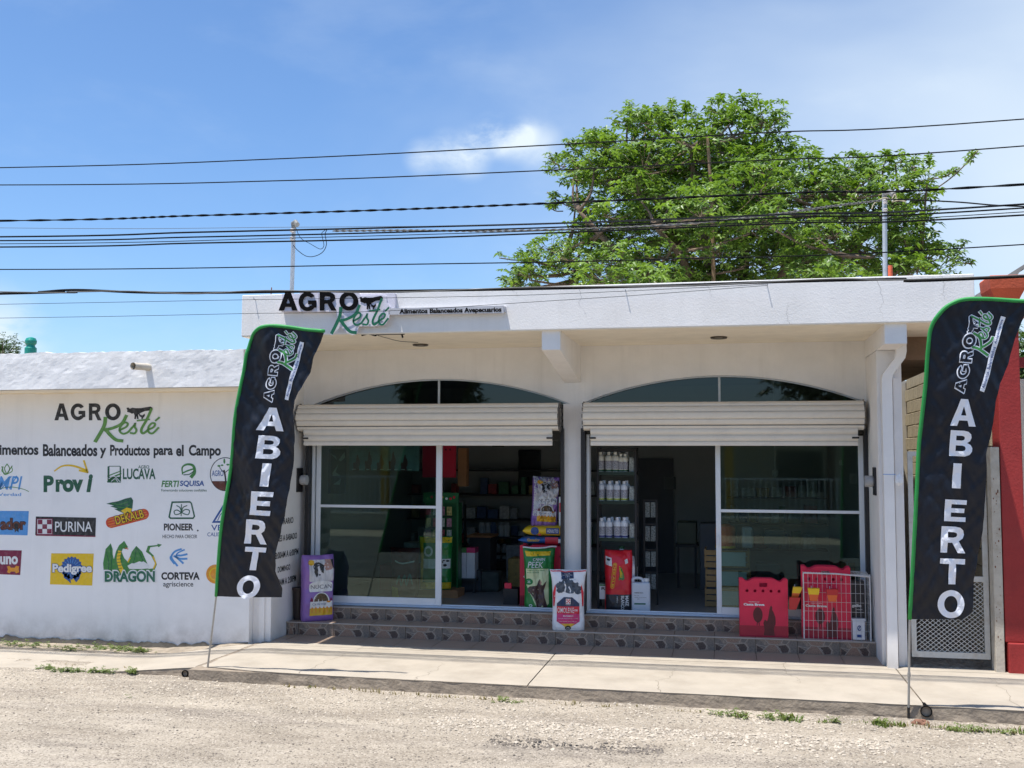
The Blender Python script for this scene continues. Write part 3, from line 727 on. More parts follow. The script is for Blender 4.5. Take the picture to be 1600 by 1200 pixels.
# ---- roller shutters
def shutter(x0, x1, seed, low):
    random.seed(seed)
    r0 = .157; cy, cz = .270, 2.636
    sh = obj('roller_shutter', tube(BM(), [(x0+.01, cy, cz), (x1-.01, cy, cz)], r0-.02, 20), SLATE, shop)
    nseg = 12
    for k in range(nseg):                                       # slats wound on the drum
        a0 = 2*PI*(k+.5)/nseg; a1 = 2*PI*(k+1.5)/nseg; bm = BM(); pr = None
        rr = r0+.010*(k % 2)
        for i in range(7):
            t = i/6; a = a0+(a1-a0)*(t*.94+.03)
            bulge = .010*math.sin(PI*t)**.6-.006*(t > .9)
            p = (math.cos(a)*(rr+bulge), math.sin(a)*(rr+bulge))
            q = (math.cos(a)*(rr+bulge-.010), math.sin(a)*(rr+bulge-.010))
            ring = [bm.verts.new((x, cy+yy, cz+zz)) for (yy, zz) in (p, q) for x in (x0, x1)]
            if pr:
                bm.faces.new((pr[0], pr[1], ring[1], ring[0])); bm.faces.new((pr[3], pr[2], ring[2], ring[3]))
                bm.faces.new((pr[1], pr[3], ring[3], ring[1])); bm.faces.new((pr[2], pr[0], ring[0], ring[2]))
            else: bm.faces.new((ring[0], ring[2], ring[3], ring[1]))
            pr = ring
        bm.faces.new((pr[0], pr[1], pr[3], pr[2]))
        bmesh.ops.recalc_face_normals(bm, faces=bm.faces[:])
        obj('slat', bm, SLAT, sh)
    a, b = x0+.085, x1-.07; z = 2.492
    while z > low+.04:                                         # hanging curtain
        bm = BM(); pr = None
        h = .078
        for i in range(9):
            t = i/8; yb = .17-.020*math.sin(PI*min(1, t*1.15))**.7*(t < .88)+.004*(t >= .88)
            ring = [bm.verts.new((x, yb+dy, z-h*t)) for dy in (0, .012) for x in (a, b)]
            if pr:
                bm.faces.new((pr[0], ring[0], ring[1], pr[1])); bm.faces.new((pr[3], ring[3], ring[2], pr[2]))
                bm.faces.new((pr[1], ring[1], ring[3], pr[3])); bm.faces.new((pr[2], ring[2], ring[0], pr[0]))
            pr = ring
        bmesh.ops.recalc_face_normals(bm, faces=bm.faces[:])
        obj('slat', bm, SLAT, sh); z -= h
    obj('bottom_bar', box(BM(), a, b, .158, .185, z-.045, z-.001, .004), SLAT, sh)
    for x, s in ((a-.01, 1), (b+.01, -1)):
        obj('lock_bolt', box(BM(), x, x+s*.075 if s > 0 else x, .135, .152, z+.035, z+.055) if s > 0 else box(BM(), x-.075, x, .135, .152, z+.035, z+.055), BLACKM, sh)
    for x in (x0-.012, x1):                                     # ragged end clips
        bm = BM()
        for k in range(nseg):
            an = 2*PI*(k+.95)/nseg; box(bm, x, x+.012, cy+math.cos(an)*r0-.022, cy+math.cos(an)*r0+.022, cz+math.sin(an)*r0-.022, cz+math.sin(an)*r0+.022)
        tag(obj('end_clip', bm, SLATE, sh), kind='stuff')
    return sh
shutter(-.125, 3.155, 3, 2.34); shutter(3.455, 6.62, 4, 2.33)
for x0, x1 in ((-.088, -.045), (3.155, 3.19), (3.40, 3.45), (6.635, 6.677)):
    pbx('shutter_guide', x0, x1, .345, .436, FL+.0, 2.50, m=BLACKM)
# ------------------------------------------------------------------ painted boundary wall on the left
WY = -.55
wall = thing('painted_wall', 'long white rendered wall left of the shop, painted with rows of feed brand logos', 'wall', (-2.2, WY, 0))
V = []; F = []
n = 60; X0w, X1w = -9.0, -.387
obj('wall_face', box(BM(), X0w, X1w, WY, WY+.2, -.3, 2.934), WALLP, wall)
# whitewashed roof slab overhanging the painted face, its top edge uneven
PY = -1.13
V = []; m_ = 14
for i in range(n*3+1):
    x = X0w+(-.245-X0w)*i/(n*3)
    zt = 3.365+.014*fbm(x*3, 1, 1)+.006*fbm(x*12, 1, 4)
    zb = 2.945+.012*(x+.5)/3.3
    for j in range(m_+1):
        t = j/m_; z = zb+(zt-zb)*t
        V.append((x, PY+.006*fbm(x*2.2, z*3, 7)+.0035*fbm(x*9, z*9, 2), z))
    V += [(x, PY+.06+.01*fbm(x*5, 0, 3), zt+.006), (x, WY+.3, zt), (x, WY+.3, 2.935), (x, WY-.002, 2.935), (x, PY+.02, zb-.002)]
k = m_+6
F = [(i*k+j, (i+1)*k+j, (i+1)*k+(j+1) % k, i*k+(j+1) % k) for i in range(n*3) for j in range(k)]
F += [tuple(n*3*k+j for j in range(k)), tuple(range(k))[::-1]]
obj('roof_slab', (V, F), PARAP, wall)
# cream painted underside with a ragged paint line at its back
V = []
for i in range(n*3+1):
    x = X0w+(-.25-X0w)*i/(n*3); zt = 2.938+.012*(x+.5)/3.3
    V += [(x, PY+.025, zt), (x, WY-.003, 2.931), (x, WY-.003, 2.918+.010*fbm(x*4, 2, 6)*(1+.6*noise.noise(Vector((x*9, 0, 0)))))]
F = [(i*3+j, i*3+j+1, (i+1)*3+j+1, (i+1)*3+j) for i in range(n*3) for j in range(2)]
obj('painted_soffit', (V, F), CREAM, wall)
# broken foot of the wall, its shade painted in as a dark strip
FOOT = mat('shaded_wall_foot', (.10, .09, .075), .95, .35, 9, .5, 30)
V = []
for i in range(241):
    x = X0w+(X1w+.0-X0w)*i/240; zt = -.055+.03*fbm(x*5, 0, 2)+.02*fbm(x*17, 3, 2)+(.0 if x > -1.0 else -.0)+.055*sm((x+1.3)/.9)
    if x > -.9: zt = min(zt, pz(x)+.02)
    V += [(x, WY-.012, zt), (x, WY-.04, -.2)]
obj('wall_foot', (V, [(2*i, 2*i+1, 2*i+3, 2*i+2) for i in range(240)]), FOOT, wall)
# drain spout
c = at(232, 574, y=PY); bmt = BM()
tube(bmt, [(c.x, PY+.05, c.z), (c.x, PY-.05, c.z), (c.x-.04, PY-.26, c.z-.005)], .041, 16, cap=False)
tube(bmt, [(c.x-.04, PY-.258, c.z-.005), (c.x, PY-.05, c.z), (c.x, PY+.05, c.z)], .034, 16, cap=False)
lathe_ = obj('drain_spout', bmt, mat('old_pvc_spout', (.62, .56, .46), .5, .12, 9, stain=(.35, .28, .2), stain_amt=.5, sscale=9), wall, smooth=True)

# ---- the painted print on the wall; (u, v) are measured positions on the wall face
def wl(d): return lambda u, v: at(u, v, y=WY-.0015-.0012*d)
K_ = mat('ink_black', (.018, .017, .018), .6, .12, 20)
GR1 = mat('ink_leaf_green', (.12, .29, .055), .6, .1, 20); GRD = mat('ink_dark_green', (.016, .10, .050), .6, .12, 20)
GRT = mat('ink_teal_green', (.012, .13, .075), .6, .1, 20); GRM = mat('ink_mid_green', (.05, .22, .045), .6, .12, 20)
BLU = mat('ink_blue', (.02, .085, .30), .6, .1, 20); BLL = mat('ink_light_blue', (.09, .31, .66), .6, .1, 20); BLD = mat('ink_deep_blue', (.015, .06, .25), .6, .1)
YEL = mat('ink_yellow', (.80, .52, .01), .6, .06, 20); ORG_ = mat('ink_orange', (.75, .30, .02), .6, .1, 20); REDI = mat('ink_red', (.62, .06, .02), .6, .1, 20)
MAR = mat('ink_maroon', (.20, .008, .045), .6, .1, 20); WHI = mat('ink_white', (.76, .76, .75), .6, .03); BRN = mat('ink_brown', (.12, .03, .015), .6, .15)
def paint(m, *sh, d=0, name='painted_logo', parent=None, fn=None, maxlen=None, **k):
    return put(name, join(*sh), fn or wl(d), m, parent or wall, maxlen, **k)
COW = [(1152,140),(1160,160),(1158,178),(1180,185),(1195,195),(1212,190),(1218,215),(1215,245),(1228,247),(1232,215),(1238,247),(1250,247),(1245,205),(1262,190),(1300,170),(1340,165),(1362,140),(1345,127),(1310,133),(1270,142),(1225,143),(1200,138),(1180,148),(1168,136)]
HEN = [(1255,190),(1262,205),(1280,212),(1298,195),(1300,215),(1288,232),(1281,247),(1272,247),(1272,232),(1258,220),(1250,200)]
KES = [([(985,235),(978,300),(950,370),(905,460)], 24), ([(1152,215),(1115,290),(1050,330),(980,352)], 21), ([(985,345),(1020,395),(1068,445),(1118,456)], 24),
       ([(1100,352),(1150,322),(1163,292),(1140,280),(1108,315),(1098,360),(1125,388),(1165,372),(1195,330)], 14),
       ([(1187,345),(1218,300),(1222,285),(1218,320),(1232,352),(1218,384),(1185,380)], 14),
       ([(1352,150),(1315,250),(1272,345),(1282,384),(1318,360)], 17), ([(1240,262),(1335,250)], 12),
       ([(1320,352),(1368,325),(1380,292),(1354,288),(1328,325),(1330,372),(1362,383),(1408,330)], 14), ([(1385,262),(1414,232)], 13)]
def agro(fn, mk, mg, parent, agro_box=(440, 258, 1140, 100), bold=.03, extra=0., white=None, d=.0, nm='lettering', gd=None, maxlen=None, thick=None, kw=1.25):
    """the shop's own mark: AGRO, cow and hen, and the handwritten word under it; fn maps mark space to the surface"""
    x0, yb, x1, yt = agro_box; w = (x1-x0)
    spans = [('A', x0, x0+.215*w), ('G', x0+.245*w, x0+.465*w), ('R', x0+.52*w, x0+.71*w), ('O', x0+.765*w, x1)]
    ks = dict(maxlen=maxlen)
    if thick: ks.update(thick=thick[0], tdir=thick[1])
    let = [BL(c, a, yb, b, yt) for c, a, b in spans]
    if white:
        put(nm+'_outline', join(*[BL(c, a, yb, b, yt, 15) for c, a, b in spans], *[S(p, w_*kw+20) for p, w_ in KES], S(COW+[COW[0]], 20, n=1), S(HEN+[HEN[0]], 20, n=1)), lambda u, v: fn(u, v, 0), white, parent, maxlen)
    for s in let: put('letter', s, lambda u, v: fn(u, v, 1), mk, parent, **ks)
    put('emblem', join(P(COW), P(HEN)), lambda u, v: fn(u, v, 1.2), mk, parent, **ks)
    for i, (p, w_) in enumerate(KES): put('letter', S(p, w_*kw), lambda u, v: fn(u, v, 1.6+.12*i), mg, parent, **ks)
# wall mark
agro(lambda u, v, d: at(85+(u-440)*.150, 630+(v-100)*.165, y=WY-.002-.0012*d) if d < 1.1 else at(149+(u-905)*.196, 639+(v-150)*.163, y=WY-.002-.0012*d), K_, GR1, wall, agro_box=(440, 262, 1130, 102), bold=.04)
paint(K_, T('Alimentos', -19, 711, 60, 694, bold=0.034), T('Balanceados', 67, 713, 152, 694, bold=0.034), T('y', 156, 716, 166, 700, bold=0.034), T('Productos', 172, 712, 234, 695, bold=0.034),
      T('para', 240, 716, 270, 700, bold=0.034), T('el', 275, 713, 287, 695, bold=0.034), T('Campo', 295, 717, 345, 695, bold=0.034), name='lettering')
# row 1
paint(BLL, T('AMPI', -22, 765, 35, 744, bold=0.008, shear=.25), S([(-14, 768), (2, 764), (18, 744), (14, 764), (26, 744)], 1.8, n=1), name='lettering')
paint(BLL, T('Ganado de Verdad', -60, 775, 33, 770, bold=0.008)); paint(GR1, S([(-10, 766), (15, 761), (35, 764), (45, 768)], 1.0))
paint(GR1, S([(3, 729), (6, 740), (10, 741), (13, 737), (19, 728)], 1.4), S([(11, 725), (7, 732), (11, 740), (15, 732), (11, 725)], 1.4), S([(5, 729), (3, 736), (10, 741)], 1.2), S([(18, 729), (19, 736), (11, 741)], 1.2))
paint(GRD, T('P', 68, 769, 84, 743, bold=0.042), T('rov', 87, 769, 130, 749, bold=0.052), T('i', 135, 769, 145, 741, bold=0.052, shear=.2), name='lettering')
paint(YEL, S([(85, 736), (98, 728), (115, 728), (135, 735)], 2.0, w1=3.4), S([(131, 720), (134, 729), (137, 738)], 3.0), S([(124, 735), (137, 738)], 3.0))
paint(GRD, P(rect(168, 729, 189, 754), rect(171, 728, 187, 745)), T('LUCAVA', 192, 749, 243, 732, bold=0.027))
paint(GRD, T('AGRO', 216, 732, 233, 727, bold=0.008)); paint(GRM, S([(168, 744), (178, 740), (189, 736)], 1.6), S([(168, 753), (178, 745), (189, 740)], 2.2), S([(176, 754), (182, 748), (189, 746)], 1.4))
paint(WHI, S([(170, 748), (178, 744), (188, 753)], 1.0), S([(174, 752), (180, 748), (184, 753)], 1.0), d=2)
paint(GRM, T('FERTI', 252, 761, 280, 751, bold=0.027, shear=.2)); paint(BLU, T('SQUISA', 281, 761, 319, 751, bold=0.027, shear=.1)); paint(GRD, T('Fomentando soluciones confiables', 252, 768, 323, 764, bold=0.004))
paint(GRM, S([(285, 741), (285, 730), (293, 725.5), (302, 728), (304, 738), (299, 745)], 1.6, w1=5.5), S([(286, 739), (292, 736), (301, 733)], 2.2)); paint(GRD, S([(287, 742), (296, 741), (303, 736)], 1.5))
paint(K_, P(ell(352, 741, 24, 26.5, 40), ell(352, 741, 22.8, 25.3, 40)), S([(353, 757), (352, 745), (350, 735)], 2.4), S([(352, 740), (345, 733), (343, 729)], 1.0), S([(352, 738), (360, 732)], 1.0))
paint(BRN, P([(352+23*math.cos(a), 741+25.5*math.sin(a)) for a in [R(25+130*i/16) for i in range(17)]])); paint(BLU, T('AGRO', 331, 744, 349, 735, bold=0.008)); paint(GRM, P(ell(342, 728, 2.4, 1.5)), P(ell(350.5, 720.5, 1.5, 4)), P(ell(356, 726, 2.4, 1.4)), P(ell(347, 727, 2, 1.3)))
# row 2
paint(BLL, P([(-20, 798), (45, 798.5), (43, 836.5), (-20, 835)])); paint(K_, T('ador', 0, 828.5, 41, 809, bold=0.072), T('n', -12, 828.5, -1, 815, bold=0.072), d=1, name='lettering'); paint(BRN, T('ador', 1, 827.5, 40, 810, bold=0.032), d=2, name='lettering'); paint(K_, P(ell(25.5, 821, 3.4)), P([(23, 823), (28, 823), (29, 832), (26, 829), (23, 832)]), d=2.6)
paint(K_, P([(56, 807), (150, 809), (149, 838), (55, 836)])); paint(MAR, P([(56, 835.2), (149, 837.2), (149, 839), (56, 837)]), d=2.4); paint(WHI, T('PURINA', 86, 831, 144, 815, bold=0.008), d=1.2, name='lettering')
chk = []
for i in range(3):
    for j in range(3):
        if (i+j) % 2 == 0: chk.append(P(rect(59+7.2*i, 812.+7.2*j, 59+7.2*(i+1), 812.+7.2*(j+1))))
paint(WHI, P(rect(57, 810.5, 82.5, 835.5)), d=1); paint(MAR, P(rect(57, 810.2, 82.5, 835.6), rect(58.2, 811.4, 81.2, 834.3)), *chk, d=2)
def rot(sh, cx, cy, a):
    c_, s_ = math.cos(a), math.sin(a); return tf(sh, lambda u, v: (cx+(u-cx)*c_-(v-cy)*s_, cy+(u-cx)*s_+(v-cy)*c_))
corn = rot(P(ell(173, 810, 8.5, 8.5, 14, PI/2, 1.5*PI)+ell(225, 810, 8.5, 8.5, 14, -PI/2, PI/2)), 199, 810, -.255)
paint(REDI, corn); paint(ORG_, *[rot(S([(168, 804+i*4), (230, 804+i*4)], .8, n=1), 199, 810, -.255) for i in range(4)], d=.8); paint(BRN, rot(T('DEKALB', 179, 816, 226, 801, bold=0.092), 199, 810, -.255), d=1.6, name='lettering'); paint(YEL, rot(T('DEKALB', 180, 815, 225, 802, bold=0.008), 199, 810, -.255), d=2.4, name='lettering')
paint(GRD, P([(166, 787), (174, 785), (185, 783), (196, 779), (205, 777), (208, 782), (207, 793), (204, 803), (196, 803), (186, 799), (178, 795), (184, 795), (172, 791), (178, 790)]))
paint(GRM, S([(175, 787), (188, 788), (200, 784)], 1.3), S([(184, 792), (194, 793), (203, 789)], 1.3), S([(192, 798), (199, 797), (205, 794)], 1.3), d=1); paint(YEL, P([(189, 798), (198, 793), (206, 795), (204, 802), (199, 799), (195, 803)]), d=2)
paint(GRD, P([(268, 783.5), (297, 783), (300, 786), (305, 807), (302, 811), (266, 811), (263, 808)], [(270, 786), (296, 785.5), (298, 787), (302.5, 806.5), (301, 808.5), (267, 808.5), (265.6, 807)]))
paint(GRD, S([(283, 801), (277, 797), (272, 799), (274, 804), (280, 803), (284, 800), (290, 796), (296, 798), (294, 804), (288, 803), (283, 800)], 1.4), S([(283.5, 788), (283, 806)], 1.3), S([(276, 790), (281, 793), (283, 799)], 1.4), S([(292, 790), (286, 793), (284, 799)], 1.4), d=.6)
paint(K_, T('PIONEER', 256, 829, 302, 818, bold=0.034), T('HECHO PARA CRECER', 254, 841, 308, 835.5, bold=0.004), P(ell(309, 829, 1.3)), name='lettering')
paint(BLU, P([(353, 781), (331, 817), (375, 817)], [(353, 787), (336, 814), (370, 814)]), S([(340, 813), (346, 802), (356, 796)], 1.2), S([(345, 813), (350, 804), (358, 800)], 1.2), S([(350, 813), (354, 806), (360, 803)], 1.2), T('VELSA', 330, 829, 372, 820, bold=0.008), T('CALIDAD ANIMAL', 324, 838, 385, 832, bold=0.004))
# row 3
paint(MAR, P([(-40, 859), (34, 860), (31.5, 898.5), (-40, 896)])); paint(WHI, T('uno', 0, 882, 28, 869, bold=0.042), T('br', -20, 882, -3, 864, bold=0.042), d=1, name='lettering'); paint(ORG_, P([(11, 885), (15, 884), (17, 887), (23, 887), (25, 884), (30, 885), (29, 889), (30, 894), (25, 896), (23, 893), (17, 893), (15, 896), (11, 894), (12.5, 890)]), d=1)
paint(YEL, P([(80, 864.5), (146.5, 865), (144, 915), (78, 913)]))
ros = [(112+(17.5 if i % 2 else 15.2)*math.cos(i*PI/18), 887.5+(18.5 if i % 2 else 16.2)*math.sin(i*PI/18)) for i in range(36)]
paint(BLU, P(ros), P([(98, 893), (109, 898), (111, 912), (106, 907), (100, 903)]), P([(112, 897), (127, 892), (124, 904), (119, 910), (114, 903)]), d=1); paint(BLL, *[S([(112+7*math.cos(a), 887+7*math.sin(a)), (112+14*math.cos(a), 887+14*math.sin(a))], .7, n=1) for a in [i*PI/9 for i in range(18)]], d=2)
paint(BLD, T('Pedigree', 81, 898.5, 144.5, 880.5, bold=0.082), d=3, name='lettering'); paint(WHI, T('Pedigree', 82, 898, 143.5, 881, bold=0.040), d=3.6, name='lettering')
# winged beast emblem with the word under it
paint(GRM, P([(163, 905), (161, 880), (165, 858), (173, 849), (176, 858), (176, 866), (178, 874), (181, 862), (186, 852), (191, 848), (194, 845), (197, 850), (200, 855), (197, 858), (192, 857), (190, 862), (194, 872), (200, 878), (206, 862), (213, 853), (222, 862), (229, 878), (234, 888), (228, 880), (218, 877), (210, 880), (203, 885), (210, 886), (230, 884), (232, 889), (241, 888), (242, 880), (236, 868), (228, 862), (231, 853), (246, 851.5), (246, 849.5), (253, 851), (248, 855), (246, 853.5), (235, 855), (233, 861), (240, 868), (245, 882), (241, 892), (228, 897), (200, 897), (182, 900), (165, 904)]))
paint(YEL, S([(187, 862), (185, 872), (187, 883), (191, 893)], 5, w1=6.5), S([(239, 870), (243, 880), (240, 888)], 2.2), S([(203, 872), (200, 878)], 2), d=1); paint(GRD, *[S([(183, 864+5*i), (190, 863+5*i)], .8, n=1) for i in range(6)], S([(166, 862), (170, 880), (168, 898)], 1), S([(172, 853), (174, 875), (173, 896)], 1), S([(213, 856), (211, 870), (208, 880)], 1), S([(213, 856), (220, 868), (224, 879)], 1), d=2)
paint(REDI, S([(196, 856), (200, 858)], 1.3), d=2)
paint(WHI, P([(199, 884), (206, 880), (216, 881), (224, 877), (232, 882), (234, 888), (222, 889), (210, 889), (202, 889)]), T('DRAGON', 161.5, 911, 244, 890, bold=0.097), d=3, name='lettering'); paint(GRT, T('DRAGON', 163.5, 909.5, 242, 892, bold=0.042), d=3.8, name='lettering')
leaf = [S([(283, 858), (273, 862), (268, 871), (277, 884)], 3.0), S([(292, 866), (283, 868), (275, 869), (286, 880)], 3.0), S([(288, 859), (278, 864), (274, 870)], 2.2), S([(292, 873), (281, 873), (272, 869)], 3.0), S([(270, 866), (266, 872), (272, 881)], 2.2)]
paint(BLL, *leaf)
paint(K_, T('CORTEVA', 252, 906, 312, 894, bold=0.042), T('agriscience', 255, 919, 302, 909, bold=0.008), name='lettering')
paint(ORG_, P(ell(337, 897, 15, 15, 26))); paint(YEL, P(ell(337, 897, 10.5, 10.5, 24), ell(337, 897, 8.5, 8.5, 24)), P(ell(342, 892, 5)), d=1)

# opening hours painted on the side return, facing right
SX = -.16
def side(u, v): return Vector((SX+.0025, u, v))
hours = [('HORARIO', -.30, .16, 1.335, .075), ('LUNES A SABADO', -.42, .285, 1.135, .075), ('8:00AM A 6:00PM', -.36, .335, .935, .08), ('DOMINGO', -.28, .09, .77, .07), ('8:00AM A 2:00PM', -.36, .275, .61, .08)]
k = 0
for t, ya, yb, z, h in hours:
    q = at(462, 788+k*0, x=SX)
    put('lettering', T(t, ya, z, yb, z+h, bold=.02), side, K_, shop); k += 1
# wall lamps on both returns
def lamp(x, s, y, z, label):
    t = thing('wall_lamp', label, 'wall lamp', (x, y, z))
    obj('back_plate', box(BM(), x, x+s*.02, y-.085, y+.085, z-.15, z+.15, .004) if s > 0 else box(BM(), x-.02, x, y-.085, y+.085, z-.15, z+.15, .004), BLACKM, t)
    bmt = BM(); tube(bmt, [(x+s*.02, y, z), (x+s*.035, y, z), (x+s*.11, y, z), (x+s*.115, y, z)], [.05, .062, .062, .05], 18)
    obj('lamp_head', bmt, mat('grey_lamp_head', (.38, .38, .38), .4), t)
    return t
q = at(467, 750, x=SX); lamp(SX, 1, q.y, q.z, 'black plate with a round grey lamp on the left return beside the banner')
q = at(1368, 752, x=6.68); lamp(6.68, -1, q.y, q.z, 'round grey lamp on a dark plate on the right return beside the shutter rail')

# ------------------------------------------------------------------ cut-out sign boards on the fascia
FY = -1.268
sign = thing('shop_sign', 'cut-out sign on the fascia with black capitals, green handwriting and small dark line of text', 'sign', at(600, 490, y=FY))
BRD = mat('sign_board_white', (.72, .69, .76), .6, .05, 8, stain=(.52, .47, .62), stain_amt=.35, sscale=9)
STR = mat('sign_strip_grey', (.50, .50, .53), .6, .04, 8)
SB = mat('sign_black', (.004, .004, .005), .8, .1, 10, spec=.1); SG = mat('sign_green', (.006, .13, .062), .45, .1, 10)
fs = lambda u, v, d=0: at(360+u/5.714, 440+v/5.714, y=FY-.012-.0012*d)
def board(sh, name='board'): return put(name, sh, lambda u, v: at(360+u/5.714, 440+v/5.714, y=FY), BRD, sign, thick=.010, tdir=(0, -1, 0))
board(P([(432, 264), (500, 100), (545, 98), (612, 262)], )); board(P(rect(622, 100, 790, 268))); board(P([(795, 95), (1150, 95), (1160, 130), (1340, 118), (1395, 128), (1400, 190), (1430, 225), (1420, 330), (1385, 385), (1290, 400), (1150, 400), (1130, 470), (1095, 480), (1035, 455), (985, 400), (935, 455), (915, 480), (890, 470), (955, 345), (950, 268), (795, 268)]))
board(P([(1415, 240), (2440, 214), (2442, 282), (1462, 296), (1415, 296)]), 'strip').data.materials[0] = STR
for s, o in ((BL('A', 434, 258, 600, 98), 0), (BL('G', 612, 264, 768, 94), 0), (BL('R', 800, 258, 948, 97), 0), (BL('O', 976, 258, 1142, 92), 0)):
    put('letter', s, lambda u, v: fs(u, v, 0), SB, sign, thick=.012, tdir=(0, -1, 0))
put('emblem', join(P(COW), P(HEN)), lambda u, v: fs(u, v, 3), SB, sign)
for i, (p, w_) in enumerate(KES): put('letter', S(p, w_*1.2), lambda u, v: fs(u, v, 13+i), SG, sign)
put('lettering', T('Alimentos Balanceados Avepecuarios', 1508, 290, 2420, 234, bold=.04), lambda u, v: fs(u, v-(u-1508)*.020+10, 1), SB, sign)
for i_, (xa, xb, ya, yb) in enumerate(((440, 470, 459, 487.5), (475, 505, 458, 487.5), (509, 617, 458, 487), (622, 789, 478.5, 491.5))):
    p, q = at(xa, yb, y=FY), at(xb, ya, y=FY); obj('backing_box', box(BM(), p.x, q.x, FY+.001, -1.211, p.z, q.z), BRD if i_ < 3 else STR, sign)
for u, v in ((1000, 420), (1300, 330)):
    break
for u, v in () and ((520, 180), (700, 120), (880, 130), (1060, 130), (1300, 300), (1440, 262), (1900, 240), (2400, 225), (1000, 420), (700, 240)):
    p = at(360+u/5.714, 440+v/5.714, y=FY); bmt = BM(); tube(bmt, [(p.x, FY+.001, p.z), (p.x, -1.211, p.z)], .010, 6); obj('bracket', bmt, GALV, sign)

# ------------------------------------------------------------------ feather banners
FLAG = mat('banner_black_cloth', (.004, .007, .016), .48, .3, 4, .12, 40, spec=.42, stain=(.009, .013, .024), stain_amt=.4, sscale=3); FGREEN = mat('banner_green_hem', (.02, .28, .055), .6, .1, 12); FGD = mat('banner_logo_green', (.05, .27, .06), .6, .1, 12)
POLE = mat('banner_pole_metal', (.38, .38, .37), .4, .1, 20, metal=.5)
def banner(label, y0, lean, left, right, base_px, letters, logo_fn, seed, wav):
    base = at(*base_px, z=-.13)
    def plane(px, py):                                           # point on the leaning banner plane y = y0 + lean*z
        d = _r*((px-800)/CF) + _u*(-(py-600)/CF) + _f
        t = (y0+lean*CAM.z-CAM.y)/(d.y-lean*d.z); return CAM+d*t
    def surf(p, off=0.):
        x, z = p.x, p.z
        # soft hanging folds running down the cloth, stronger away from the pole
        w = wav(x, z)
        w += .013*noise.noise(Vector((x*16+z*7, 1, z*5)))+.010*(1-abs(noise.noise(Vector((x*9-z*6, 4, z*3)))*2))+.0045*noise.noise(Vector((x*30, 7, z*13)))
        yy = y0+lean*z+w+off
        return Vector((x, yy, z))
    t = thing('feather_banner', label, 'banner', (base.x, base.y, base.z))
    # cloth
    def edge(tab, v):
        pts = tab; L = [0]
        for a, b in zip(pts, pts[1:]): L.append(L[-1]+math.hypot(b[0]-a[0], b[1]-a[1]))
        s = v*L[-1]
        for i in range(len(pts)-1):
            if s <= L[i+1]+1e-6:
                q = (s-L[i])/(L[i+1]-L[i]); return pts[i][0]+(pts[i+1][0]-pts[i][0])*q, pts[i][1]+(pts[i+1][1]-pts[i][1])*q
        return pts[-1]
    nu, nv = 44, 170; V = []; F = []
    for j in range(nv+1):
        l, r_ = edge(left, j/nv), edge(right, j/nv)
        for i in range(nu+1):
            s = i/nu; V.append(surf(plane(l[0]+(r_[0]-l[0])*s, l[1]+(r_[1]-l[1])*s)))
    for j in range(nv):
        for i in range(nu): a = j*(nu+1)+i; F.append((a, a+nu+1, a+nu+2, a+1))
    obj('cloth', (V, F), FLAG, t, smooth=True)
    # hem sleeve with the pole inside it
    hem = [surf(plane(*p)) for p in left]
    hem = [Vector(p) for p in cat(hem, 4)]
    bmt = BM(); tube(bmt, hem, .017, 8); obj('pole_sleeve', bmt, FGREEN, t, smooth=True)
    b0 = hem[-1]; bmt = BM()
    mid = b0+(base-b0)*.55
    tube(bmt, [b0+(b0-base)*.02, mid], .010, 8); tube(bmt, [mid+(base-mid)*-.04, mid+(base-mid)*.05], .014, 8); tube(bmt, [mid, base+(mid-base)*.25], .0105, 8); obj('pole', bmt, POLE, t)
    bmt = BM(); tube(bmt, [base+(mid-base)*.27, base+(mid-base)*.24, base+Vector((0, 0, .0)), base+Vector((0, 0, -.08))], [.014, .012, .010, .006], 8); obj('ground_spike', bmt, BLACKM, t)
    fl = lambda d: (lambda u, v: surf(plane(u, v), -.007-.0015*d))
    for ch, a, b_, c_, d_, skew in letters:
        s = BL(ch, a, d_, c_, b_); cx = (a+c_)/2
        s = tf(s, lambda u, v: (u-(v-(b_+d_)/2)*skew, v+(u-cx)*.05))
        put('letter', s, fl(1), WHITEP, t, 6)
    logo_fn(t, fl)
    return t
def lerp(a, b, t): return a+(b-a)*t
LE = [(506, 517), (475, 514), (450, 510.5), (425, 508.5), (408, 511), (396, 518), (389, 528), (385, 542), (382, 555), (379, 580), (375, 605), (368.7, 655), (360.5, 730), (348, 817), (341, 885), (336, 932)]
RI = [(506, 517), (504, 521), (500, 530), (487, 562), (484, 580), (472, 605), (462, 625), (459.5, 642), (461, 667), (461, 692), (457.5, 730), (454.5, 747), (450, 782), (447, 806), (438.5, 841), (432.7, 861), (429.7, 893), (440, 919), (438, 934), (416, 940), (399, 942)]
RIb = RI[:-2]
LEL = [('A', 404, 637, 445, 673, .12), ('B', 404, 681, 439.5, 717, .1), ('I', 411, 724, 424, 760, .1), ('E', 394, 768, 428, 805, .14), ('R', 384, 812, 420, 850, .14), ('T', 381, 855, 414, 891, .16), ('O', 372, 899, 406, 935, .14)]
def upmap(x0, y0, x1, y1, px, py, k):
    """mark space -> banner pixels: mark runs upwards from (x0,y0) to (x1,y1); depth (px,py) across"""
    def f(u, v):
        s = (u-440)/(1415-440); q = (v-100)/(470-100)
        return x0+(x1-x0)*s+px*q+k*s*q, y0+(y1-y0)*s+py*q
    return f
BAND = [(-14, -28), (1005, -28)]
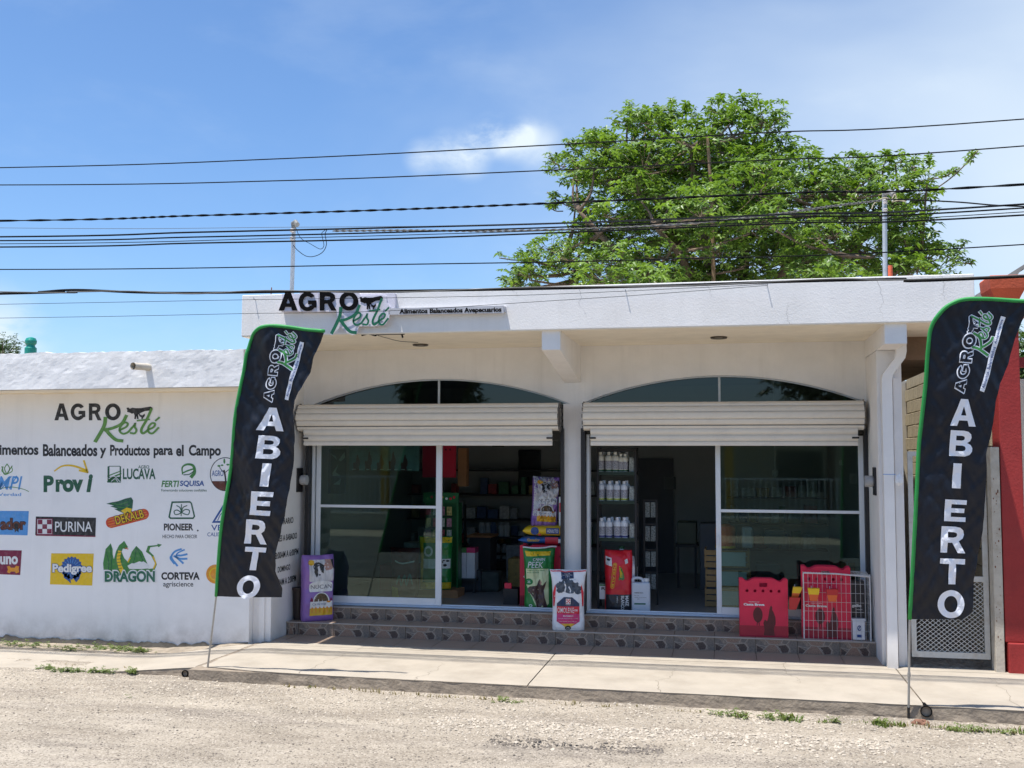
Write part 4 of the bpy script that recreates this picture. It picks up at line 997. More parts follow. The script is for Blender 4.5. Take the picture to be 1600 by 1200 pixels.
def logoL(t, fl):
    f = upmap(411, 626, 430, 516, 34, 4, 8)
    agro(lambda u, v, d: fl(d*.8)(*f(u, v)), FLAG, FGD, t, white=WHITEP, agro_box=(440, 258, 1140, 100), bold=.03, nm='logo', maxlen=40)
    a = [(449, 623), (453, 606), (460, 578), (466, 552), (470, 536)]
    put('strip', S(a, 6.5), fl(1), WHITEP, t, 6)
    def g(u, v):
        i = min(3, int(u*4)); w = u*4-i; p, q = Vector(a[i]), Vector(a[i+1]); d = (q-p).normalized(); n_ = Vector((-d.y, d.x)); return p.lerp(q, w)+n_*v
    for u0, u1, s in ((.05, .30, 'Alimentos'), (.34, .64, 'Balanceados'), (.68, .97, 'Avepecuarios')):
        put('lettering', T(s, u0, 2.2, u1, -2.0, bold=.01), lambda u, v: fl(2.5)(*g(u, v)), BLD, t, .05)
def wavL(x, z): return .022*math.sin(3.2*z+9*x)+.03*math.sin(1.5*z+2)*min(1, max(0, (x+.1)/.5))+.018*noise.noise(Vector((x*5, 0, z*2.2)))+.012*math.sin(17*(x+z*.55))*max(0, min(1, (z-2.5)*1.5))
banner('black feather banner with green hem at the kerb before the logo wall, left of shop', -2.02, -.165, LE, RIb, (322.5, 1059), LEL, logoL, 1, wavL)
LE2 = [(1612, 471.5), (1585, 469.5), (1555, 467.5), (1530, 467), (1512, 467.5), (1495, 471), (1478, 480), (1466, 492), (1458, 504), (1453, 518), (1451, 535), (1449, 558), (1446.5, 600), (1440, 660), (1436, 700), (1431, 790), (1426.5, 880), (1422, 968)]
RI2 = [(1612, 471.5), (1606, 482), (1600, 495), (1587, 527), (1575, 570), (1562, 600), (1555, 627), (1551, 657), (1546, 685), (1539, 710), (1541, 732), (1540, 770), (1537, 827), (1528, 880), (1523, 906), (1522, 948), (1519, 959), (1504, 968)]
LER = [('A', 1485, 624, 1524, 666, .04), ('B', 1484, 673, 1519, 713, .05), ('I', 1488.5, 724, 1502, 763, .05), ('E', 1476, 781, 1510, 815, .06), ('R', 1470, 823, 1510, 864, .05), ('T', 1468, 873, 1508, 913, .03), ('O', 1465, 922, 1507, 966, .04)]
def logoR(t, fl):
    f = upmap(1489, 613, 1512, 486, 36, 3, 16)
    agro(lambda u, v, d: fl(d*.8)(*f(u, v)), FLAG, FGD, t, white=WHITEP, agro_box=(440, 258, 1140, 100), bold=.03, nm='logo', maxlen=40)
    a = [(1533, 610), (1541, 585), (1548, 558), (1557, 528), (1567, 497)]
    put('strip', S(a, 7.5), fl(1), WHITEP, t, 6)
    def g(u, v):
        i = min(3, int(u*4)); w = u*4-i; p, q = Vector(a[i]), Vector(a[i+1]); d = (q-p).normalized(); n_ = Vector((-d.y, d.x)); return p.lerp(q, w)+n_*v
    for u0, u1, s in ((.03, .28, 'Alimentos'), (.32, .63, 'Balanceados'), (.67, .98, 'Avepecuarios')):
        put('lettering', T(s, u0, 2.6, u1, -2.4, bold=.01), lambda u, v: fl(2.5)(*g(u, v)), BLD, t, .05)
def wavR(x, z): x = x-6.6; return .02*math.sin(2.6*z+7*x)+.025*math.sin(1.3*z+1)*min(1, max(0, x/.5))+.014*noise.noise(Vector((x*4, 5, z*2)))
banner('black feather banner with green hem standing before the metal gate, right of the shop', -2.30, -.15, LE2, RI2, (1419.5, 1124), LER, logoR, 2, wavR)

# stones wedging the banner spikes
def rock(px, py, s, label, m, flat=.55, seed=0):
    c = at(px, py, z=-.12); bm = BM(); bmesh.ops.create_icosphere(bm, subdivisions=3, radius=1)
    for v in bm.verts:
        d = 1+.35*noise.noise(v.co*1.3+Vector((seed, 0, 0)))+.12*noise.noise(v.co*4+Vector((seed, 3, 0)))
        v.co = Vector((c.x+v.co.x*s*d, c.y+v.co.y*s*.7*d, c.z+v.co.z*s*flat*d))
    o = obj('rock', bm, m); tag(o, label, 'rock'); return o
ROCK = mat('limestone', (.52, .46, .38), .95, .2, 14, .6, 50)
rock(332, 1057, .075, 'pale lump of limestone at the foot of the left banner pole', ROCK, .5, 1)
rock(1420, 1118, .10, 'flat pale stone under the right banner pole', ROCK, .3, 2)
rock(1438, 1129, .07, 'reddish broken stone in front of the kerb drain, right of the banner pole', mat('reddish_stone', (.22, .11, .07), .95, .3, 14, .6, 50), .4, 5)
rock(1413, 1040, .07, 'pale stone beside the foot of the right downpipe', ROCK, .7, 3)
rock(1515, 1040, .06, 'grey white stone in the rubble under the metal gate', ROCK, .6, 4)
rock(1566, 1045, .05, 'small stone between the gate post and the red pillar', ROCK, .9, 8)

# ------------------------------------------------------------------ gate, red pillar, block wall on the right
GW = mat('gate_white_paint', (.55, .54, .50), .55, .08, 8, .2, 40, stain=(.34, .26, .18), stain_amt=.4, sscale=7)
PC = mat('painted_post', (.50, .45, .37), .8, .12, 6, .4, 40, stain=(.25, .17, .1), stain_amt=.5, sscale=8)
gy = -.46
gate = thing('metal_gate', 'off-white steel gate with expanded mesh lower panel behind the right banner', 'gate', (7.36, gy, .1))
g0, g1 = 6.975, 7.74; gz0, gz1 = .095, 2.225; gm = .88
obj('frame', box(box(box(BM(), g0, g0+.05, gy, gy+.03, gz0, gz1), g1-.05, g1, gy, gy+.03, gz0, gz1), g0+.05, g1-.05, gy+.001, gy+.029, gz1-.05, gz1), GW, gate)
obj('bottom_rail', box(BM(), g0+.05, g1-.05, gy-.002, gy+.031, gz0, gz0+.06), GW, gate)
obj('middle_rail', box(BM(), g0+.05, g1-.05, gy-.002, gy+.031, gm, gm+.055), GW, gate)
for x in (7.10, 7.26, 7.42, 7.58): obj('bar', tube(BM(), [(x, gy+.015, gm+.055), (x, gy+.015, gz1-.05)], .006, 6), GW, gate)
obj('cross_bar', box(BM(), g0+.05, g1-.05, gy+.008, gy+.022, 1.545, 1.560), GW, gate)
obj('hinge_strip', box(BM(), g1-.045, g1-.03, gy-.012, gy-.001, 1.7, 2.2), GW, gate)
# expanded mesh: strands of diamonds
bm = BM(); cw, chh = .055, .0225; zz = gz0+.06; row = 0
def strand(a, b, w=.0032):
    a, b = Vector(a), Vector(b); d = (b-a).normalized(); n_ = Vector((-d.z, 0, d.x))*w
    q = [bm.verts.new(p) for p in (a-n_, b-n_, b+n_, a+n_)]; f = bm.faces.new(q)
while zz < gm-.001:
    x = g0+.05+(0 if row % 2 == 0 else cw/2)
    while x < g1-.05-cw/2:
        x_ = min(x+cw/2, g1-.05)
        up = 1 if True else -1
        strand((x, gy+.012, zz), (x_, gy+.018, zz+chh)); 
        if x_+cw/2 <= g1-.049: strand((x_, gy+.018, zz+chh), (x_+cw/2, gy+.012, zz))
        x += cw
    zz += chh; row += 1
obj('expanded_mesh', bm, GW, gate)
gp = obj('gate_post', box(BM(), 7.752, 7.838, gy-.17, gy+.02, -.12, 2.27, .006), PC); tag(gp, 'cream painted concrete gate post with rust spots, between gate and red pillar', 'post')
random.seed(4); bm = BM()
for _ in range(26):
    z = random.uniform(.25, 1.95); x = random.uniform(7.765, 7.825); s = random.uniform(.003, .009)
    vs_ = [bm.verts.new((x+s*math.cos(a*PI/3)*.8, gy-.1715, z+s*math.sin(a*PI/3)*1.5)) for a in range(6)]; bm.faces.new(vs_)
obj('rust_spot', bm, mat('rust', (.16, .05, .02)), gp)
# rubble and bare ground in the passage
RUB = mat('rubble_soil', (.36, .31, .25), .95, .4, 12, .9, 40)
V = []; F = []; n1, n2 = 60, 80
for j in range(n2+1):
    for i in range(n1+1):
        x = 6.93+(8.9-6.93)*i/n1; y = -.5+6.2*(j/n2)**1.6
        z = .0+.03*fbm(x*5, y*5, 2)+.02*fbm(x*15, y*15, 5)-.02+.04*sm(y/1.5)
        V.append((x, y, z))
for j in range(n2):
    for i in range(n1): a = j*(n1+1)+i; F.append((a, a+1, a+n1+2, a+n1+1))
tag(obj('passage_ground', (V, F), RUB), kind='structure')
# passage end
pw = obj('passage_back_wall', box(BM(), 6.931, 8.9, 5.6, 5.8, 0, 3.39), mat('dim_render', (.50, .46, .38), .9, .2, 3)); tag(pw, 'weathered grey wall closing the far end of the side passage', 'wall')
# block wall along the passage, seen on its left face
bw = thing('block_wall', 'bare concrete block wall with recessed joints seen over the metal gate', 'wall', (7.96, 2.5, 0))
BX = 7.90
obj('mortar_bed', box(BM(), BX+.012, BX+.14, -.30, 5.59, -.1, 3.36), MORTAR, bw)
me = None; random.seed(9); row = 0; z = .0
bmsh = []
for s in range(3):
    bm = box(BM(), 0, .02, .007, .385, .006, .185, .006)
    for v in bm.verts: v.co += Vector((.004*noise.noise(v.co*7+Vector((s*5, 0, 0))), .004*noise.noise(v.co*9+Vector((0, s*5, 0))), .006*noise.noise(v.co*8+Vector((0, 0, s*3)))))
    q = bpy.data.meshes.new('block'); bm.to_mesh(q); bm.free(); q.materials.append(BLOCKM); bmsh.append(q)
while z < 3.3:
    y = -.28-(.195 if row % 2 else 0)+.39*(1 if row % 2 else 0)
    while y < 5.2:
        o = place_mesh('block', random.choice(bmsh), (BX-.008+random.uniform(-.003, .003), y, z), bw); y += .39
    z += .190; row += 1
# roof edge of the neighbour
nr = thing('corrugated_roof', 'dark weathered corrugated roof edge showing between the shop and the red pillar', 'roof', (7.8, .4, 3.7))
bm = BM(); pr = None
for i in range(41):
    x = 7.56+i*.022; z = 3.60+ (x-7.56)*.85+.012*math.sin(i*PI/2)
    ring = [bm.verts.new((x, -.25, z)), bm.verts.new((x, 3.0, z+.02))]
    if pr: bm.faces.new((pr[0], ring[0], ring[1], pr[1]))
    pr = ring
obj('sheet', bm, mat('old_roof_sheet', (.10, .095, .09), .8, .3, 12), nr)
for k in range(3): obj('batten', tube(BM(), [(7.60, -.2+.1*k, 3.52-.04*k), (8.0, -.2+.1*k, 3.93-.04*k)], .018, 6), mat('old_batten', (.22, .20, .18), .8, .3, 12), nr)
# red pillar with stepped capital
rp = thing('red_pillar', 'tall red painted pillar with flared terracotta capital, right of the gate', 'pillar', (7.97, -.45, 0))
obj('shaft', box(BM(), 7.848, 8.062, -.62, -.30, .30, 3.55, .01), REDP, rp)
obj('plinth', box(BM(), 7.868, 8.20, -.66, -.28, -.12, .300, .012), REDP, rp)
prof = [(3.55, .0), (3.60, .03), (3.60, .0), (3.66, -.0), (3.68, .01), (3.74, -.035), (3.76, -.02), (3.83, .01), (3.88, .035), (3.90, .045), (4.02, .055), (4.035, .045)]
bm = BM(); pr = None
for z, o in prof:
    a, b_, c_, d_ = 7.835-o, 8.085+o, -.63-o, -.28+o
    ring = [bm.verts.new(p) for p in ((a, c_, z), (b_, c_, z), (b_, d_, z), (a, d_, z))]
    if pr:
        for k in range(4): bm.faces.new((pr[k], pr[(k+1) % 4], ring[(k+1) % 4], ring[k]))
    pr = ring
bm.faces.new(pr); obj('capital', bm, REDT, rp)
# neighbour: red rail, cream wall and shrubs behind
nb = thing('neighbour_fence', 'red top beam and cream wall of the neighbouring plot at the right edge', 'fence', (9.2, -.35, 0))
obj('beam', box(BM(), 8.063, 12, -.50, -.36, 3.10, 3.20, .006), REDP, nb)
obj('wall', box(BM(), 8.131, 12, .6, .75, -.15, 3.05), CREAM, nb)
obj('low_wall', box(BM(), 8.205, 12, -.52, -.36, -.12, .42, .006), REDP, nb)
for i in range(12): obj('bar', tube(BM(), [(8.33+i*.3, -.43, .42), (8.33+i*.3, -.43, 3.10)], .012, 6), REDP, nb)
# ------------------------------------------------------------------ masts and overhead lines
def mast(px, py0, py1, y, label, r=.028):
    a = at(px, py0, y=y); b = at(px-4*(px < 800), py1, y=y)
    t = thing('service_mast', label, 'mast', (b.x, y, 3.74))
    obj('pipe', tube(BM(), [(b.x, y, 3.74), (a.x, y, a.z)], r, 10), GALV, t)
    bmt = BM(); tube(bmt, [(a.x, y, a.z-.02), (a.x+.0, y-.01, a.z+.04), (a.x+.05, y-.06, a.z+.05), (a.x+.09, y-.1, a.z+.0)], [.03, .036, .03, .036], 10); obj('weatherhead', bmt, mat('weatherhead_grey', (.20, .2, .19), .6, .2, 20), t)
    for k in range(2): obj('insulator', lathe(BM(), (a.x, y-.055, a.z-.09-.11*k), [(.018, 0), (.03, .012), (.018, .026), (.03, .04), (.018, .05)], 10), mat('insulator_glaze', (.45, .42, .4), .3), t)
    return a
mastL = mast(459, 354, 455, 1.0, 'grey steel service mast on the left of the roof with looped black wires')
mastR = mast(1382, 308, 432, 1.0, 'pale steel service mast on the right of the roof, in front of the tree')
def wire(name, label, pts, y, r, m=CABLE, twist=0, group=None, ext=True):
    """a line hung between supports out of frame, through measured points; carried on past the frame"""
    q = [at(px, py, y=y) for px, py in pts]
    if ext:
        d0 = (q[0]-q[1]).normalized(); d1 = (q[-1]-q[-2]).normalized()
        q = [q[0]+d0*9+Vector((0, 0, .15))]+q+[q[-1]+d1*9+Vector((0, 0, .3))]
    c = [Vector(v) for v in cat(q, 8 if not twist else 40)]
    bm = BM(); tube(bm, c, r, 6)
    if twist:
        for k in range(2):
            tube(bm, [p+Vector((0, math.cos(i*.9+k*PI)*r*1.3, math.sin(i*.9+k*PI)*r*1.3)) for i, p in enumerate(c)], r*.75, 5)
    o = obj(name, bm, m, smooth=True); return tag(o, label, 'cable', group)
wire('power_line', 'topmost thin overhead line crossing the upper sky and the tree crown', [(0, 262), (450, 247.5), (870, 226), (1200, 207), (1600, 186)], -2.0, 0.0061)
wire('power_line', 'second overhead line from the top, running parallel below the topmost one', [(0, 289), (450, 282), (860, 266), (1200, 250), (1600, 228)], -2.0, 0.0061)
wire('power_line', 'twisted overhead cable, third from the top, above the roof masts', [(0, 345), (300, 337), (600, 328), (850, 318), (1250, 301), (1600, 288)], -2.0, 0.0065, twist=1)
wire('telephone_line', 'faint hair-thin line just above the bundle of thick cables', [(0, 356), (450, 355), (800, 351), (1200, 337), (1600, 318)], -1.9, 0.0025, CABLEG)
wire('power_line', 'thick black cable, uppermost of the bundle passing the mast heads', [(0, 370), (300, 363), (600, 356), (900, 348), (1250, 334), (1600, 319)], -1.8, 0.0094)
wire('power_line', 'thick black cable, second of the bundle passing the mast heads', [(0, 376), (300, 370.5), (600, 363.5), (900, 354), (1250, 339), (1600, 325)], -1.85, 0.0079)
wire('telephone_line', 'thin dark line between the two lower thick cables of the bundle', [(0, 381), (450, 372), (900, 359), (1250, 345), (1600, 331)], -1.9, 0.0043)
wire('power_line', 'thick black cable, lowest of the bundle passing the mast heads', [(0, 386), (300, 380), (600, 373.5), (900, 362.5), (1250, 348), (1600, 336)], -1.8, 0.0086)
wire('power_line', 'single dark line well below the cable bundle, above the fascia', [(0, 421), (600, 413.5), (1030, 405), (1600, 382)], -1.9, 0.0061)
wire('telephone_line', 'heavy black cable running along the top edge of the fascia', [(0, 459), (60, 456.5), (120, 453), (220, 457), (330, 457.5), (480, 455.5), (620, 454.5), (800, 452), (1000, 447.5), (1200, 441), (1400, 436), (1600, 432)], -1.9, 0.0137)
wire('telephone_line', 'thin wire wrapped against the heavy cable at the fascia top', [(0, 456), (110, 456), (200, 455), (300, 459), (420, 454), (600, 457), (830, 449), (1080, 446.5), (1300, 436), (1600, 430)], -1.95, 0.0072, CABLEG)
wire('telephone_line', 'very thin wire crossing the sky and the left end of the fascia, upper of two', [(-900, 491), (-400, 483), (0, 475.5), (190, 472), (380, 468.5), (790, 462), (1100, 449), (1199, 444)], -1.7, 0.0027, CABLE, ext=False)
wire('telephone_line', 'very thin wire crossing the fascia below its neighbour and ending at the right hook', [(-900, 509), (-400, 503), (0, 497), (190, 494), (380, 490), (600, 486), (860, 470), (1000, 461), (1199, 446)], -1.5, 0.0027, CABLE, ext=False)
# drops to the masts
wire('drop_cable', 'pale twisted drop cable running left from the right mast head', [(1378, 313), (1300, 322), (1200, 336), (1050, 351), (900, 358), (760, 361), (640, 360), (520, 361)], -.4, 0.0072, CABLEG, twist=1, ext=False)
wire('drop_cable', 'black drop cable running right from the right mast head', [(1384, 311), (1440, 313), (1500, 316), (1560, 321), (1640, 324)], -.4, 0.0079, CABLE, ext=False)
wire('drop_cable', 'upper black wire loop hanging right of the left mast head', [(462, 356), (470, 372), (485, 381), (500, 389), (506, 384), (504, 372), (503, 364), (509, 359)], .6, 0.0040, ext=False)
wire('drop_cable', 'lower wider black wire loop hanging right of the left mast head', [(458, 383), (465, 391), (478, 400), (491, 400.5), (504, 394), (510, 382), (508, 366), (511, 359)], .6, 0.0047, ext=False)
wire('drop_cable', 'yellowish tangle of wire tied round the right mast head', [(1362, 326), (1366, 318), (1374, 312), (1384, 309), (1392, 312), (1398, 304), (1400, 309), (1394, 315), (1405, 313), (1416, 315)], .8, 0.0072, mat('yellowed_cable', (.42, .36, .24), .7, .2, 20), ext=False)
# turquoise finial behind the left wall
c = at(48, 543, y=6)
tk = obj('roof_finial', lathe(BM(), (c.x, 6, c.z-.35), [(.11, 0), (.11, .34), (.085, .36), (.075, .39), (.105, .43), (.11, .48), (.085, .53), (.03, .55)], 18), mat('turquoise_glaze', (.01, .27, .20), .35, .15, 9)); tag(tk, 'turquoise rounded finial poking above the left wall', 'finial')

# ------------------------------------------------------------------ trees
BARK = mat('tree_bark', (.17, .12, .085), .95, .3, 10, .6, 40)
def leafmat(name, a, b, tr=.35):
    m = bpy.data.materials.new(name); m.use_nodes = True; t = m.node_tree; bs = t.nodes['Principled BSDF']; L = t.links.new
    bs.inputs['Roughness'].default_value = .42; bs.inputs['Specular IOR Level'].default_value = .45
    tc = t.nodes.new('ShaderNodeTexCoord'); no = t.nodes.new('ShaderNodeTexNoise'); no.inputs['Scale'].default_value = 1.6; no.inputs['Detail'].default_value = 8; no.inputs['Roughness'].default_value = .8
    L(tc.outputs['Object'], no.inputs['Vector']); cr = t.nodes.new('ShaderNodeValToRGB'); e = cr.color_ramp.elements
    e[0].position = .36; e[0].color = (*a, 1); e[1].position = .62; e[1].color = (*b, 1); L(no.outputs['Fac'], cr.inputs[0]); L(cr.outputs[0], bs.inputs['Base Color'])
    tl = t.nodes.new('ShaderNodeBsdfTranslucent'); ml = t.nodes.new('ShaderNodeMix'); ml.data_type = 'RGBA'; ml.blend_type = 'MULTIPLY'; ml.inputs['Factor'].default_value = 1
    L(cr.outputs[0], ml.inputs['A']); ml.inputs['B'].default_value = (1.5, 1.6, .5, 1); L(ml.outputs['Result'], tl.inputs['Color'])
    ms = t.nodes.new('ShaderNodeMixShader'); ms.inputs[0].default_value = tr; L(bs.outputs[0], ms.inputs[1]); L(tl.outputs[0], ms.inputs[2]); L(ms.outputs[0], t.nodes['Material Output'].inputs[0])
    return m
LEAF = leafmat('tree_leaf', (.065, .13, .022), (.215, .335, .06), .34)
LEAF2 = leafmat('young_tree_leaf', (.11, .19, .03), (.26, .38, .08), .35); LEAF3 = leafmat('old_tree_leaf', (.028, .065, .014), (.07, .13, .025), .2)
LEAFD = leafmat('dark_leaf', (.03, .065, .015), (.07, .13, .025), .25)
def inpoly(x, y, pts):
    c = False; j = len(pts)-1
    for i in range(len(pts)):
        (a, b), (d, e) = pts[i], pts[j]
        if (b > y) != (e > y) and x < (d-a)*(y-b)/(e-b)+a: c = not c
        j = i
    return c
def whorl(V, F, p, s, rnd, up=0.):
    """a rosette of long drooping leaflets at a twig tip"""
    n = rnd.randint(5, 8); a0 = rnd.random()*6.3
    tilt = Vector((rnd.uniform(-.5, .5), rnd.uniform(-.5, .5), 1)).normalized()
    q = tilt.to_track_quat('Z', 'Y')
    for k in range(n):
        a = a0+k*2*PI/n+rnd.uniform(-.3, .3); l = s*rnd.uniform(.7, 1.15); w = l*rnd.uniform(.30, .42)
        el = rnd.uniform(-.1, .55); dr = rnd.uniform(.35, .9)
        d = q @ Vector((math.cos(a)*math.cos(el), math.sin(a)*math.cos(el), math.sin(el)))
        side = q @ Vector((-math.sin(a), math.cos(a), 0))
        m_ = p+d*l*.5; e = p+d*l*.95+Vector((0, 0, -dr*l*.55))
        b = len(V); V += [p, m_+side*w*.5-Vector((0, 0, .06*l)), e, m_-side*w*.5-Vector((0, 0, .06*l)), m_+Vector((0, 0, .03*l))]
        F += [(b, b+1, b+4), (b+1, b+2, b+4), (b+2, b+3, b+4), (b+3, b, b+4)]
def big_tree():
    rnd = random.Random(21); ty = 13.
    t = thing('broadleaf_tree', 'large spreading green tree rising behind the flat roof on the right', 'tree', (5.6, ty, -.1))
    out = [(975,160),(1000,168),(1050,174),(1100,182),(1130,172),(1165,162),(1192,174),(1222,184),(1212,208),(1245,238),(1290,256),(1335,250),(1400,246),(1440,250),(1462,262),(1450,300),(1430,325),(1440,350),(1425,372),(1465,388),(1490,410),(1480,450),(1150,455),(808,450),(790,425),(830,395),(850,372),(905,362),(868,325),(885,305),(868,270),(890,240),(892,215),(935,205),(968,205)]
    # sub-crowns filling the crown, thinner towards the rim
    blobs = []
    tries = 0
    while len(blobs) < 240 and tries < 20000:
        tries += 1
        px, py = rnd.uniform(775, 1530), rnd.uniform(155, 455)
        if not inpoly(px, py, out): continue
        e = min(math.hypot(px-a, py-b) for a, b in out)
        dep = min(1, e/110); y = ty+rnd.uniform(-1, 1)*(.5+3.2*dep)
        c = at(px, py, y=y)
        r = rnd.uniform(.26, .55) if e < 50 else rnd.uniform(.45, .85)
        if all((c-b[0]).length > (r+b[1])*.58 for b in blobs): blobs.append((c, r, e))
    V = []; F = []; bt = BM(); tb = Vector((5.6, ty, -.1))
    fork = at(1140, 470, y=ty)
    tube(bt, [tb, Vector((5.5, ty, 2.2)), Vector((fork.x, ty, fork.z-.9))], [.55, .42, .36], 10)
    mains = []
    for px, py, dy in ((905, 330, -1), (985, 250, .5), (1080, 230, -.6), (1175, 230, .8), (1290, 310, -.8), (1400, 320, .6), (1440, 400, -.2), (880, 405, .6), (1020, 350, -1.5), (1240, 380, 1.6), (1330, 400, -1.4)):
        e = at(px, py, y=ty+dy*1.6); s = Vector((fork.x+rnd.uniform(-.2, .2), ty+rnd.uniform(-.2, .2), fork.z-.9+rnd.uniform(-.2, .35)))
        m1 = s.lerp(e, .35)+Vector((rnd.uniform(-.25, .25), rnd.uniform(-.2, .2), -.35+rnd.uniform(-.15, .2))); m2 = s.lerp(e, .7)+Vector((rnd.uniform(-.3, .3), rnd.uniform(-.3, .3), -.1))
        path = cat([s, m1, m2, e], 5); n = len(path); tube(bt, path, [.17-.13*i/(n-1) for i in range(n)], 7); mains += path[3:]
    for c, r, e in blobs:
        mp = min(mains, key=lambda q: (q-c).length+(1.2 if q.z > c.z+.2 else 0)); base = c-Vector((0, 0, r*.35))
        mid = mp.lerp(base, .5)+Vector((rnd.uniform(-.12, .12), rnd.uniform(-.12, .12), -.08))
        tube(bt, cat([mp, mid, base], 3), [.045, .04, .036, .032, .028, .024, .02][:len(cat([mp, mid, base], 3))], 5)
        nw = int(56*(r/.6)**2)
        for _ in range(nw):
            d = Vector((rnd.gauss(0, 1), rnd.gauss(0, 1), rnd.gauss(0, .8)+.28)).normalized()
            rr = r*rnd.uniform(.55, 1.12)
            p = c+Vector((d.x*rr*1.15, d.y*rr*1.15, d.z*rr*.72))
            whorl(V, F, p, rnd.uniform(.12, .235), rnd)
            if rnd.random() < .25: tube(bt, [base.lerp(c, .4), base.lerp(p, .6)+Vector((0, 0, -.03)), p], [.010, .006, .004], 3, cap=False)
    # a few long thin shoots at the rim
    for px, py, qx, qy in ((1455, 300, 1528, 236), (1450, 280, 1500, 262), (1470, 395, 1520, 412), (1480, 400, 1508, 380), (985, 200, 983, 160), (1165, 200, 1163, 168), (1190, 200, 1222, 183), (1140, 200, 1146, 185), (905, 235, 885, 220), (885, 260, 858, 246), (900, 325, 855, 300), (880, 330, 853, 318), (840, 400, 780, 403), (830, 430, 795, 445), (1050, 200, 1052, 172), (1100, 205, 1080, 178), (1360, 270, 1340, 242)):
        a, b = at(px, py, y=ty), at(qx, qy, y=ty+rnd.uniform(-.3, .3)); tube(bt, cat([a, a.lerp(b, .5)+Vector((0, 0, -.08)), b], 3), .014, 4)
        for k in range(14):
            p = a.lerp(b, rnd.uniform(.35, 1.03))+Vector((rnd.uniform(-.10, .10), rnd.uniform(-.2, .2), rnd.uniform(-.06, .12))); whorl(V, F, p, rnd.uniform(.12, .19), rnd)
    obj('trunk', bt, BARK, t, smooth=True)
    cr = obj('crown', (V, F), [LEAF, LEAF2, LEAF3], t)
    mi = 0
    for i, p in enumerate(cr.data.polygons):
        if i % 4 == 0: q = rnd.random(); mi = 1 if q < .22 else (2 if q > .84 else 0)
        p.material_index = mi
    return t
big_tree()
# bare pole standing in the crown
a, b = at(1105, 212, y=11.2), at(1112, 304, y=11.2)
bp = obj('wooden_pole', tube(BM(), [(b.x+.05, 11.2, 3.7), b, a], [.05, .04, .035], 8), mat('old_wood_pole', (.26, .17, .10), .9, .2, 12)); tag(bp, 'thin brown wooden pole standing in the big tree crown', 'pole')
a, b = at(1391, 415, y=1.6), at(1391, 432, y=1.6)
rs = obj('red_stub', tube(BM(), [(b.x, 1.6, 3.74), a], [.03, .028], 8), REDT); tag(rs, 'short red clay stub on the roof beside the right mast', 'stub')
def small_tree(px, py, y, r, label, m, h=None, n=26):
    rnd = random.Random(int(px)); c = at(px, py, y=y); t = thing('shrubby_tree', label, 'tree', (c.x, y, -.1)); V = []; F = []; bt = BM()
    tube(bt, [(c.x, y, -.1), (c.x+.1, y, c.z*.5), (c.x, y, c.z-.2*r)], [.16, .12, .08], 7)
    for _ in range(n):
        d = Vector((rnd.uniform(-1, 1), rnd.uniform(-1, 1), rnd.uniform(-.7, .7)))*r; b = Vector(c)+d
        tube(bt, [Vector((c.x, y, c.z-.3*r)), b], [.03, .012], 4)
        for k in range(26):
            q = Vector((rnd.gauss(0, 1), rnd.gauss(0, 1), rnd.gauss(0, 1))).normalized()*rnd.uniform(.1, .42)*r; whorl(V, F, b+q, rnd.uniform(.10, .17)*min(1.5, r), rnd)
    obj('trunk', bt, BARK, t); obj('crown', (V, F), m, t); return t
small_tree(5, 556, 20, .75, 'dark green treetop just showing over the left wall beside the finial', LEAFD)
small_tree(1625, 560, 4.5, .8, 'dark shrub seen between the bars behind the red beam at the right edge', LEAFD)

# ------------------------------------------------------------------ weeds and grass
GRS = leafmat('grass_blade', (.085, .13, .025), (.17, .22, .05), .3); DRY = leafmat('dry_grass', (.20, .16, .08), (.30, .25, .13), .2)
def tuft(label, spots, m, seed, h=(.03, .08), n=60, name='grass'):
    rnd = random.Random(seed); V = []; F = []; hh = h
    for px, py, sx, sy, zz in spots:
        px += rnd.uniform(-18, 18); c = at(px, py, z=zz); k_ = rnd.uniform(.15, 1.25); sx *= rnd.uniform(.3, 1.0); h = (hh[0]*.5, hh[1]*rnd.uniform(.5, 1.2))
        for _ in range(int(n*k_**1.5)):
            x, y = c.x+rnd.gauss(0, sx), c.y+rnd.gauss(0, sy); L = rnd.uniform(*h); a = rnd.random()*6.3; w = L*rnd.uniform(.08, .2); ln = rnd.uniform(.1, .8)*L
            z0 = zz-.015
            b = len(V); dx, dy = math.cos(a), math.sin(a)
            V += [(x-dy*w, y+dx*w, z0), (x+dy*w, y-dx*w, z0), (x+dx*ln*.4+dy*w*.8, y+dy*ln*.4-dx*w*.8, z0+L*.6), (x+dx*ln*.4-dy*w*.8, y+dy*ln*.4+dx*w*.8, z0+L*.6), (x+dx*ln, y+dy*ln, z0+L)]
            F += [(b, b+1, b+2, b+3), (b+3, b+2, b+4)]
    o = obj(name, (V, F), m); return tag(o, label, 'grass', kind='stuff')
def wd(label, spots, m, seed, n=40, s=(.02, .045), name='weed'):
    rnd = random.Random(seed); V = []; F = []
    for px, py, sx, sy, zz in spots:
        c = at(px, py, z=zz)
        for _ in range(n): whorl(V, F, Vector((c.x+rnd.gauss(0, sx), c.y+rnd.gauss(0, sy), zz+abs(rnd.gauss(0, .022)))), rnd.uniform(*s), rnd)
    o = obj(name, (V, F), m); return tag(o, label, 'weeds', kind='stuff')
tuft('dry and green grass fringe along the kerb foot', [(x, 1050+.045*(x-250)+3*math.sin(x), .14, .03, -.125) for x in range(90, 400, 34)]+[(x, 1083+(x-700)*.0625+6, .14, .022, -.125) for x in range(450, 1590, 45)], DRY, 3, (.015, .06), 34)
